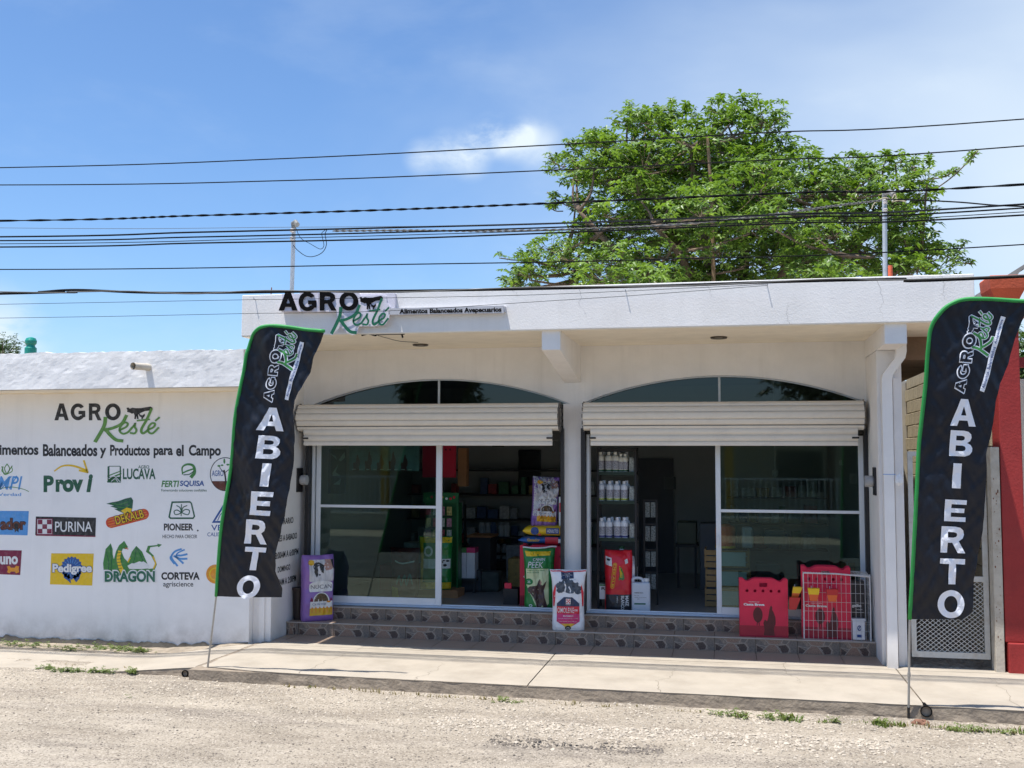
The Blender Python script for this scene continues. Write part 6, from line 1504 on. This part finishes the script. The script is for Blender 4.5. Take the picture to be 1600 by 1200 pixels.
for si, (pxs, r, h, m, band, cap, what) in enumerate((((938, 951, 961.5, 970, 976.5), .045, .25, BW_, GBAND, BW_, 'cream bottle with green band'), ((939, 952.5, 963.5, 975), .042, .245, BW2, YBAND, WHI, 'clear bottle with white cap and lime band'), ((939.5, 951, 964, 975), .045, .245, BW2, BBAND, BW2, 'white bottle with blue base band'))):
    for i, px in enumerate(pxs):
        x = at(px, 700, y=.90).x; hh = h*(.92 if si == 0 and i > 2 else 1)*(1.04 if si == 2 and i > 1 else 1)
        bottle('%s, %s from left on rack\'s %s shelf' % (what, ordn[i], ('top', 'second', 'third')[si]), x, .90, shelfz[si], r*(.8 if si == 0 and i > 2 else 1), hh, m, band, cap, 'bottles on the black rack')
for si, (m, band, what) in enumerate(((BW_, GBAND, 'cream bottle'), (BW2, YBAND, 'clear bottle'), (BW2, BBAND, 'white bottle'))):
    for i, px in enumerate((944, 956, 967, 979)):
        bottle('%s in the back row, %s from left on rack\'s %s shelf' % (what, ordn[i], ('top', 'second', 'third')[si]), at(px, 700, y=1.03).x, 1.03, shelfz[si], .042, .25, m, band, BW2, 'back row bottles on the black rack')
for si, (z, lab) in enumerate(((shelfz[0], 'pack of pale pouches at the right end of the rack, top shelf'), (shelfz[1], 'pack of green white pouches at the right end of the rack, second shelf'), (shelfz[2], 'pack of blue white pouches at the right end of the rack, third shelf'))):
    o = obj('pouch_pack', box(BM(), 3.925, 3.993, .87, 1.09, z, z+.185, .012), mat('pouch_print', (.30, .32, .30), .4, .75, 45)); tag(o, lab, 'pouch pack', 'pouch packs on the black rack')
o = obj('spray_bottle', lathe(BM(), (3.96, .90, .62), [(.045, 0), (.06, .02), (.06, .20), (.03, .28), (.02, .33)], 12), BW2); tag(o, 'white round bottle on the low shelf behind the maize sack', 'bottle')
o = obj('green_capped_jug', lathe(BM(), (3.82, .98, .62+.25), [(.06, 0), (.06, .10), (.03, .13), (.03, .16)], 12), BW2); tag(o, 'grey white jug with green cap peeping over the maize sack', 'jug'); obj('cap', lathe(BM(), (3.82, .98, 1.03), [(.036, 0), (.036, .03)], 10), GCAP, o)
o = obj('small_box', box(BM(), 3.565, 3.66, .80, .86, .43, .61), WSK); tag(o, 'small white box with green strip left of the maize sack', 'box'); put('print', join(P(rect(3.567, .59, 3.658, .608))), lambda u, v: Vector((u, .798, v)), GRM, o); put('lettering', T('FU', 3.59, .54, 3.65, .575, bold=.04), lambda u, v: Vector((u, .798, v)), K_, o)
r2 = thing('hanging_rack', 'dark slim display rack with hanging packets behind the bottle rack', 'rack', (4.16, 1.35, FL))
for x in (4.06, 4.22): obj('post', box(BM(), x, x+.02, 1.35, 1.37, FL, 1.62), BLACKM, r2)
for k, z in enumerate((1.60, 1.30, .98, .7)):
    obj('cross_rail', box(BM(), 4.081, 4.219, 1.352, 1.368, z, z+.02), BLACKM, r2)
    for j in range(2): obj('packet', box(BM(), 4.085+.07*j, 4.145+.07*j, 1.33, 1.348, z-.20, z-.01, .004), mat('packet_print', (.20, .22, .21), .4, .8, 50), r2)
# ---- left bay interior
for i, (px0, px1, py0, py1, y, lab) in enumerate(((690, 712, 688, 746, 2.2, 'red folded carton hanging high at the left inside the open doorway'),)):
    a, b = at(px0, py1, y=y), at(px1, py0, y=y); o = obj('folded_carton', box(BM(), a.x-.28, b.x, y, y+.04, a.z, b.z), CRED); tag(o, lab, 'carton')
    put('dark_hole', join(P(ell(b.x-.14, b.z-.13, .014)), P(ell(b.x-.08, b.z-.13, .014))), lambda u, v: Vector((u, y-.002, v)), CDARK, o)
a, b = at(715, 760, y=2.4), at(729, 700, y=2.4); o = obj('wooden_hutch', box(BM(), a.x, b.x, 2.4, 2.55, a.z, b.z, .004), mat('raw_cardboard', (.42, .20, .09), .8, .15, 10)); tag(o, 'brown slim cardboard piece hanging beside the red folded carton', 'cardboard')
gr = thing('seed_display', 'green seed packet display stand behind the left door frame', 'display stand', (1.27, 1.75, FL)); GD_ = mat('display_green', (.012, .13, .035), .4)
a, b = at(664, 850, y=1.7), at(708, 771, y=1.7); gx0, gx1, gz_0, gz_1 = a.x, b.x, a.z, b.z
obj('back_board', box(BM(), gx0-.02, gx1+.05, 1.80, 1.83, FL, gz_1), GD_, gr); obj('header', box(BM(), gx0-.02, gx1+.08, 1.68, 1.70, gz_1-.13, gz_1+.01), GD_, gr); obj('side_board', box(BM(), gx1+.051, gx1+.075, 1.70, 1.90, FL, gz_1-.13), GD_, gr)
for k, (c_, xx) in enumerate(((REDC, .92), (GOLD, .62), (WHI, .78), (REDC, 1.05), (GOLD, .45), (REDC, .25), (GRM, .1))): put('flower_print', P(ell(gx0+(gx1-gx0)*xx, gz_1-.07+.02*(k % 2), .018)), lambda u, v: Vector((u, 1.677, v)), c_, gr)
pk = [mat('packet_red', (.45, .06, .08), .4, .7, 40), mat('packet_pale', (.45, .45, .38), .4, .6, 40), mat('packet_mauve', (.35, .15, .20), .4, .7, 40), mat('packet_yellow', (.45, .35, .12), .4, .7, 40)]
for r_ in range(4):
    for c_ in range(4):
        x = gx0+.01+(gx1-gx0)/4*c_; z = gz_1-.16-.155*(r_+1)+.02
        if z < .75: continue
        obj('seed_packet', box(BM(), x, x+.068, 1.705, 1.712, z, z+.115), pk[(r_*3+c_) % 4], gr)
    obj('rail', box(BM(), gx0, gx1, 1.70, 1.71, gz_1-.16-.155*(r_+1), gz_1-.155*(r_+1)-.148), BLACKM, gr)
t, s = sack('fertiliser_sack', 'green and yellow sack standing behind the left door stile', 'feed sack', .44, .18, .70, GSK, (1.30, 1.50, FL+.10), R(12), seed=12, flare=.02)
pr(t, s, YEL, P(rect(.03, .88, .98, .985)), P(rect(.03, .02, .98, .14)), P([(.03, .02), (.10, .02), (.14, .98), (.03, .98)]), d=1); pr(t, s, WHI, P(rect(.12, .40, .97, .58)), P(ell(.28, .72, .14, .10), ell(.28, .72, .08, .06)), d=1); pr(t, s, K_, P(ell(.70, .52, .05, .02)), P(ell(.80, .46, .06, .025)), P(ell(.62, .45, .03, .015)), P(ell(.88, .54, .05, .02)), P(ell(.76, .55, .04, .012)), d=2.2)
o = obj('pallet_box', box(BM(), 1.05, 1.62, 1.42, 1.80, FL, FL+.10), mat('raw_cardboard', (.42, .20, .09), .8, .15, 10)); tag(o, 'low brown cardboard tray under the green and yellow sack', 'tray')
t, s = sack('maroon_sack', 'maroon sack with teal scribble seen through the left door glass', 'feed sack', .36, .18, .66, MSK, (.95, 1.25, FL), R(14), seed=14); pr(t, s, mat('teal_print', (.08, .28, .25), .4), S([(.2, .30), (.3, .45), (.38, .28), (.5, .46), (.58, .28), (.7, .48), (.8, .3)], .05), d=1); pr(t, s, WHI, S([(.15, .75), (.4, .70), (.85, .74)], .03), d=1); pr(t, s, YEL, P([(.02, .02), (.3, .02), (.25, .22), (.02, .25)]), d=1.3)
a, b = at(708, 903, y=2.0), at(742, 864, y=2.0); t = thing('white_boxes', 'pair of white boxes with green and pink lids on a stool inside the left doorway', 'boxes', (a.x, 2, a.z)); xm = (a.x+b.x)/2+.03
obj('box_body', box(BM(), a.x, xm, 2.0, 2.2, a.z, b.z), WSK, t); obj('lid', box(BM(), a.x-.003, xm+.003, 1.997, 2.2, b.z, b.z+.06), GRM, t); obj('box_body', box(BM(), xm+.006, b.x, 2.0, 2.2, a.z, b.z), WSK, t); obj('lid', box(BM(), xm+.006, b.x+.003, 1.997, 2.2, b.z, b.z+.07), PINK, t)
o = obj('stool', box(box(box(BM(), a.x-.03, b.x+.03, 1.97, 2.25, a.z-.03, a.z-.001), a.x, a.x+.03, 2, 2.03, FL, a.z-.03), b.x-.03, b.x, 2, 2.03, FL, a.z-.03), INTD); tag(o, 'dark low stool carrying the pair of white boxes', 'stool')
# back shelving with dim jars
a, b = at(745, 838, y=4.2), at(800, 838, y=4.2); sh_ = thing('wall_shelf', 'dark shelving with dim jars at the back of the left bay', 'shelf', ((a.x+b.x)/2, 4.3, FL))
for z in (FL+.35, a.z-.35, a.z): obj('shelf', box(BM(), a.x-.2, b.x+.5, 4.2, 4.5, z-.03, z), BLACKM, sh_)
for x in (a.x-.2, b.x+.47): obj('post', box(BM(), x, x+.03, 4.16, 4.19, FL, a.z+.5), BLACKM, sh_)
for i, px in enumerate((753, 762, 771, 783, 792)):
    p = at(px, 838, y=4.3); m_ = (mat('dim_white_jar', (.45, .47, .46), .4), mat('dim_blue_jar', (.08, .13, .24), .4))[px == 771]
    o = obj('jar', lathe(BM(), (p.x, 4.3, a.z), [(.045, 0), (.05, .02), (.05, .17), (.035, .19), (.035, .22)], 10), m_); tag(o, ('white' if px != 771 else 'blue')+' jar, %s from the left on the dim back shelf' % ordn[i], 'jar', 'jars on the back shelf')
for i, px in enumerate((757, 766, 778, 788)):
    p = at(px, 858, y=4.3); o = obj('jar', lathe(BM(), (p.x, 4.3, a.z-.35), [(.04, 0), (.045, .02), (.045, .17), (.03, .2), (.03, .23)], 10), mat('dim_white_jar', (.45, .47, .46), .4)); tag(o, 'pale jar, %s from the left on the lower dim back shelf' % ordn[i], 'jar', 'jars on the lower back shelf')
a, b = at(810, 760, y=5.15), at(845, 703, y=5.15); o = obj('wall_screen', box(BM(), a.x, b.x, 5.14, 5.198, a.z, b.z, .01), mat('screen_black', (.008, .006, .006), .25)); tag(o, 'black panel hung on the back wall of the left bay', 'screen')
a, b = at(770, 698, y=4.9), at(788, 689, y=4.9); o = obj('ceiling_fitting', box(BM(), a.x, b.x, 4.85, 4.9, a.z, b.z), mat('fitting_dark', (.04, .05, .02), .4)); tag(o, 'small dark fitting high on the back wall with a painted yellow glint', 'fitting')
put('print', S([(a.x+.02, (a.z+b.z)/2), (b.x-.02, (a.z+b.z)/2+.02)], .025), lambda u, v: Vector((u, 4.847, v)), YEL, o)  # glint on the fitting, painted as a yellow stroke
t = thing('feed_counter', 'dim grey counter with scale at the back of the left bay', 'counter', (1.9, 3.3, FL)); obj('counter_top', box(BM(), 1.35, 1.72, 3.0, 3.5, .98, 1.01), mat('raw_cardboard', (.42, .20, .09), .8), t); obj('counter_body', box(BM(), 1.38, 1.70, 3.03, 3.47, FL, .979), INTD, t)
for k, (px, py, w_, h_, c_, lab) in enumerate(((760, 925, .35, .28, (.06, .07, .06), 'dark sack lying on the floor deep inside the left bay'), (735, 925, .3, .3, (.05, .055, .06), 'dark tub on the floor behind the white boxes'), (780, 880, .3, .22, (.16, .06, .02), 'brown round basket on the floor at the back of the left bay'))):
    p = at(px, py, z=FL); o = obj('floor_goods', box(BM(), p.x-w_/2, p.x+w_/2, p.y, p.y+.25, FL, FL+h_, .04), mat('goods%d' % k, c_, .7, .3, 9)); tag(o, lab, 'goods')
p = at(792, 922, y=.98); o = obj('red_strap', box(BM(), p.x-.03, p.x+.06, .97, 1.0, p.z-.05, p.z+.09, .005), CRED); tag(o, 'small red flap sticking out left of the tall carton', 'flap'); 
o = obj('black_crate', box(BM(), 2.33, 2.52, .95, 1.2, FL, FL+.20, .004), BLACKM); tag(o, 'small black crate on the floor left of the tall red carton', 'crate')
# cluttered far shelves
CN = ('grey', 'blue', 'green', 'red', 'ochre', 'white')
def nth(n): return '%d%s' % (n, 'th' if 10 <= n % 100 <= 20 else {1: 'st', 2: 'nd', 3: 'rd'}.get(n % 10, 'th'))
rnd = random.Random(31)
cl = thing('stock_shelf', 'wide dark stock shelf full of dim packets along the far wall of left bay', 'shelf', (.9, 4.7, FL))
for z in (.75, 1.15, 1.55, 1.95): obj('shelf', box(BM(), -.1, 3.1, 4.75, 5.1, z-.025, z), BLACKM, cl)
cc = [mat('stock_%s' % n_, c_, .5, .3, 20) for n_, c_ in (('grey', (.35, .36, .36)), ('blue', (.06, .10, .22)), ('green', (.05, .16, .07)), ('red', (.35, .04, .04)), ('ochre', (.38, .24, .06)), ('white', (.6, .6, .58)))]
for z in (.75, 1.15, 1.55):
    x = -.05; q_ = 0
    while x < 2.95:
        w_ = rnd.uniform(.06, .17); h_ = rnd.uniform(.13, .30)
        if rnd.random() < .8:
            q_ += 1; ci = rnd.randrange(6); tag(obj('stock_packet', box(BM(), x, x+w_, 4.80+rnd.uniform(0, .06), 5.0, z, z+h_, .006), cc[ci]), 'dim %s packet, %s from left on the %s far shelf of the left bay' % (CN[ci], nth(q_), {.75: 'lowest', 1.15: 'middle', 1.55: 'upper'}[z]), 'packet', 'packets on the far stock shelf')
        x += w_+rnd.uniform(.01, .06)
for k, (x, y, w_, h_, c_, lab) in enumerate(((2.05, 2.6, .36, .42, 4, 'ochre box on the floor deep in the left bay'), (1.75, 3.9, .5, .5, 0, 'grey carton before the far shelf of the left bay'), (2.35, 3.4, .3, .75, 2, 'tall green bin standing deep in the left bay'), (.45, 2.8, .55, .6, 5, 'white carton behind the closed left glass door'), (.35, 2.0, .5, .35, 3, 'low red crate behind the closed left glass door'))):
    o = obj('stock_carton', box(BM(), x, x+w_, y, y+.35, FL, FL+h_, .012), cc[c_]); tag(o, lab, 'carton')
# ---- right bay interior
sr = thing('stock_shelf', 'dim shelf of goods along the far wall of the right bay, behind the glass', 'shelf', (5.9, 4.9, FL))
for z in (.75, 1.15, 1.55): obj('shelf', box(BM(), 5.1, 6.6, 4.75, 5.1, z-.025, z), BLACKM, sr)
for z in (.75, 1.15, 1.55):
    x = 5.15; q_ = 0
    while x < 6.45:
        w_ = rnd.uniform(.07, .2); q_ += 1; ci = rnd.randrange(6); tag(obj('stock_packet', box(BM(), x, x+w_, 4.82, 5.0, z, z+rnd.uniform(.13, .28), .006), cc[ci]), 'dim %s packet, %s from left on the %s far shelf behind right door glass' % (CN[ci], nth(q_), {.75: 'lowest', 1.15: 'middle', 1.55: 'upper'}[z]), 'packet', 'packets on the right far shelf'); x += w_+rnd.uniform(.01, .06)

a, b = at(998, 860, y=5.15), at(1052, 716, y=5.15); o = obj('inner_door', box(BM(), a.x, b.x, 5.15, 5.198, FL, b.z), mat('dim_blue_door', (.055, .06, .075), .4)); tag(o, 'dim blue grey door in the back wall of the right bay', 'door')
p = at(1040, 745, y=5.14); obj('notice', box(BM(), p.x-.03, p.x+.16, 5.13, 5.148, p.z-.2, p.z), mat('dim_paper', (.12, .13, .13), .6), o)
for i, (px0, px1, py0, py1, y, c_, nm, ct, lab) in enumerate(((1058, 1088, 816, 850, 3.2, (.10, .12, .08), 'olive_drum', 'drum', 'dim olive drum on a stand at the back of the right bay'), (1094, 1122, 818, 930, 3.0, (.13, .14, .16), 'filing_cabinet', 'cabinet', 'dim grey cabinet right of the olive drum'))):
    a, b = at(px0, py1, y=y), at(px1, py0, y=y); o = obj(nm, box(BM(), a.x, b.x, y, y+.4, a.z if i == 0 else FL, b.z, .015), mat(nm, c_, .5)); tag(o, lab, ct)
    if i == 0: s_ = obj('drum_stand', box(box(box(BM(), a.x-.02, b.x+.02, y-.02, y+.4, a.z-.04, a.z-.001), a.x, a.x+.03, y, y+.03, FL, a.z-.04), b.x-.03, b.x, y, y+.03, FL, a.z-.04), INTD); tag(s_, 'dark stand carrying the olive drum', 'stand')
WOOD = mat('crate_wood', (.34, .21, .09), .8, .15, 9); PALEG = mat('pale_label', (.42, .52, .50), .5, .1)
for k in range(3):
    z = FL+.24*k; xa = 4.82+.01*(k % 2); t = thing('wooden_crate', '%s wooden crate with pale front panel in the stack behind the right door frame' % ('lowest', 'middle', 'topmost')[k], 'crate', (5.05, 1.45, z), 0, 'stacked wooden crates')
    for j in range(3): obj('slat', box(BM(), xa, xa+.55, 1.30, 1.312, z+.01+.075*j, z+.07+.075*j), WOOD, t)
    for x in (xa, xa+.53): obj('post', box(BM(), x, x+.02, 1.313, 1.68, z+.005, z+.235), WOOD, t)
    obj('base', box(BM(), xa+.021, xa+.529, 1.313, 1.68, z+.006, z+.02), WOOD, t); obj('front_panel', box(BM(), xa+.17, xa+.50, 1.285, 1.299, z+.03, z+.20), PALEG, t)
t = thing('orange_jug', 'orange water jug with yellow foot on top of the wooden crates', 'jug', (5.08, 1.45, FL+.72)); obj('jug_body', lathe(BM(), (5.08, 1.45, FL+.75), [(.12, 0), (.125, .2), (.115, .24), (.05, .27)], 16), CUO, t); obj('foot', lathe(BM(), (5.08, 1.45, FL+.721), [(.13, 0), (.125, .028)], 16), CUY, t)
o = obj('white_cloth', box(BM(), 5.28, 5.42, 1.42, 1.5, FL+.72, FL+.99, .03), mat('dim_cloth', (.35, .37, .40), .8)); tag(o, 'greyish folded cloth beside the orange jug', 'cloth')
for k, (x, z, w_, lab) in enumerate(((5.50, FL, .36, 'pale green box on the floor seen through the right door glass'), (5.47, FL+.24, .30, 'dim blue green box on a shelf seen through the right door glass'), (5.60, FL+.66, .27, 'dim box on the far counter seen through the right door glass'))):
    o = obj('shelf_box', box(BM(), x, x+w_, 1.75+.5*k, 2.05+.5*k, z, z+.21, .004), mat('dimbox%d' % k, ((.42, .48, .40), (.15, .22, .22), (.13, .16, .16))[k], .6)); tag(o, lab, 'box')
t = thing('folded_cartons', 'brown folded cartons leaning behind the right door stile', 'carton', (6.45, .75, FL)); 
for k in range(2): obj('sheet', box(BM(), 6.38+.10*k, 6.46+.10*k, .72+.05*k, .76+.05*k, FL, FL+.66-.03*k), mat('raw_cardboard', (.42, .20, .09), .8), t)
# room camera and sensor
q = at(1211, 741, y=4.4); t = thing('ceiling_camera', 'small white security camera seen through the upper right pane', 'camera', q); obj('dome', lathe(BM(), (q.x, q.y, q.z-.05), [(.01, 0), (.04, .03), (.05, .07), (.05, .10), (.03, .12)], 12), WHI, t); obj('stem', tube(BM(), [(q.x, q.y, q.z+.07), (q.x, q.y, 3.32)], .012, 6), WHI, t)
q = at(1317, 723, y=3.0); o = obj('wall_sensor', box(BM(), q.x-.05, q.x+.05, q.y, q.y+.04, q.z-.03, q.z+.04, .006), mat('dim_white_plastic', (.6, .6, .6), .4)); tag(o, 'small white sensor seen through the top right corner of the door glass', 'sensor')
# banner of cattle pictures hung inside the left door glass
a, b = at(545, 735, y=1.0), at(655, 690, y=1.0); t = thing('picture_banner', 'pale blue banner with animal pictures hung inside the left door glass', 'banner', (a.x, 1.0, a.z)); obj('cloth', box(BM(), a.x, b.x, 1.0, 1.006, a.z, b.z+.05), mat('pale_sky_print', (.22, .34, .38), .6, .35, 6), t)
w_ = b.x-a.x; h_ = b.z-a.z
put('animal_print', join(*[tf(P(ROO), lambda u, v, k=k: (a.x+w_*(.06+.17*k)+u*.13, a.z+v*h_*(.55+.1*(k % 2)))) for k in range(5)]), lambda u, v: Vector((u, .997, v)), MSK, t)
put('dash_print', join(*[P(rect(a.x+w_*(.05+.1*k), a.z-.0+.01, a.x+w_*(.10+.1*k), a.z+.02)) for k in range(9)]), lambda u, v: Vector((u, .9965, v)), WHI, t)
t = thing('window_poster', 'cluster of leaf-shaped pale stickers hung inside the left edge of the door glass', 'poster', at(530, 720, y=.9)); 
a = at(515, 745, y=.9); fn = lambda u, v: Vector((a.x+u, .9, a.z+v))
obj('cloth', box(BM(), a.x-.02, a.x+.22, .905, .912, a.z-.22, a.z+.36), mat('poster_dark', (.05, .07, .065), .6), t); put('leaf_print', join(P([(0, .3), (.08, .27), (.1, .22), (.03, .28)]), P([(.12, .22), (.2, .32), (.21, .25), (.15, .2)]), P([(.04, .05), (.12, .17), (.08, .06), (.15, .02), (.04, .01)]), P([(.05, -.1), (.16, -.02), (.14, -.1)])), fn, mat('leaf_sticker', (.40, .45, .42), .5), t)

# ------------------------------------------------------------------ across the street (seen mirrored in the glass)
oh = thing('opposite_house', 'yellow and cream house across the street, seen mirrored in the door glass', 'house', (1, -24, 0))
OC = mat('opposite_cream', (.50, .47, .38), .85, .08, 2); OY = mat('opposite_yellow', (.60, .36, .03), .8, .08, 2); OD = mat('opposite_dark', (.03, .035, .04), .3)
obj('house_wall', box(BM(), -10, 16, -30, -25, -.2, 3.4), OC, oh); obj('roof_band', box(BM(), -10.1, 16.1, -25.3, -24.8, 3.401, 3.8), OY, oh)
for x in (-7, -3, 1.5, 5, 9, 13):
    obj('porch_post', box(BM(), x, x+.28, -23.3, -23.02, -.15, 3.2), OY, oh)
obj('porch_roof', box(BM(), -10, 16, -24.79, -22.9, 3.2, 3.4), OC, oh)
for x in (-5.6, -1, 3, 6.8, 11): w_ = obj('window', box(BM(), x, x+1.5, -24.99, -24.96, 1.0, 2.4), OD, oh)
of = thing('opposite_railing', 'white bar railing across the street, seen mirrored in the door glass', 'railing', (1, -20, 0)); bm = BM()
box(bm, -10, 16, -20, -19.97, 1.5, 1.54); box(bm, -10, 16, -20, -19.97, .35, .39); obj('rail', bm, ALU, of)
bm = BM()
for i in range(150): x = -9.95+i*.172; box(bm, x, x+.022, -19.995, -19.975, .39, 1.5)
o = obj('bars', bm, ALU, of); o['kind'] = 'stuff'
obj('low_wall', box(BM(), -10, 16, -20.1, -19.9, -.2, .34), OC, of)
def far_tree(x, y, h, r, label, seed):
    rnd = random.Random(seed); t = thing('street_tree', label, 'tree', (x, y, -.15)); V = []; F = []
    obj('trunk', tube(BM(), [(x, y, -.15), (x+.1, y, h*.5), (x, y, h*.8)], [.18, .14, .08], 7), BARK, t)
    for _ in range(420):
        q = Vector((rnd.gauss(0, 1), rnd.gauss(0, 1), rnd.gauss(0, 1))).normalized()*r*rnd.uniform(.4, 1.05); whorl(V, F, Vector((x, y, h))+q, .42, rnd)
    obj('crown', (V, F), LEAFD, t)
far_tree(-4.5, -21.5, 4.4, 1.6, 'bushy tree across the street before the left part of the mirrored house', 1); far_tree(8.2, -21.8, 5.2, 2.1, 'taller bushy tree across the street before the right part of the mirrored house', 2)
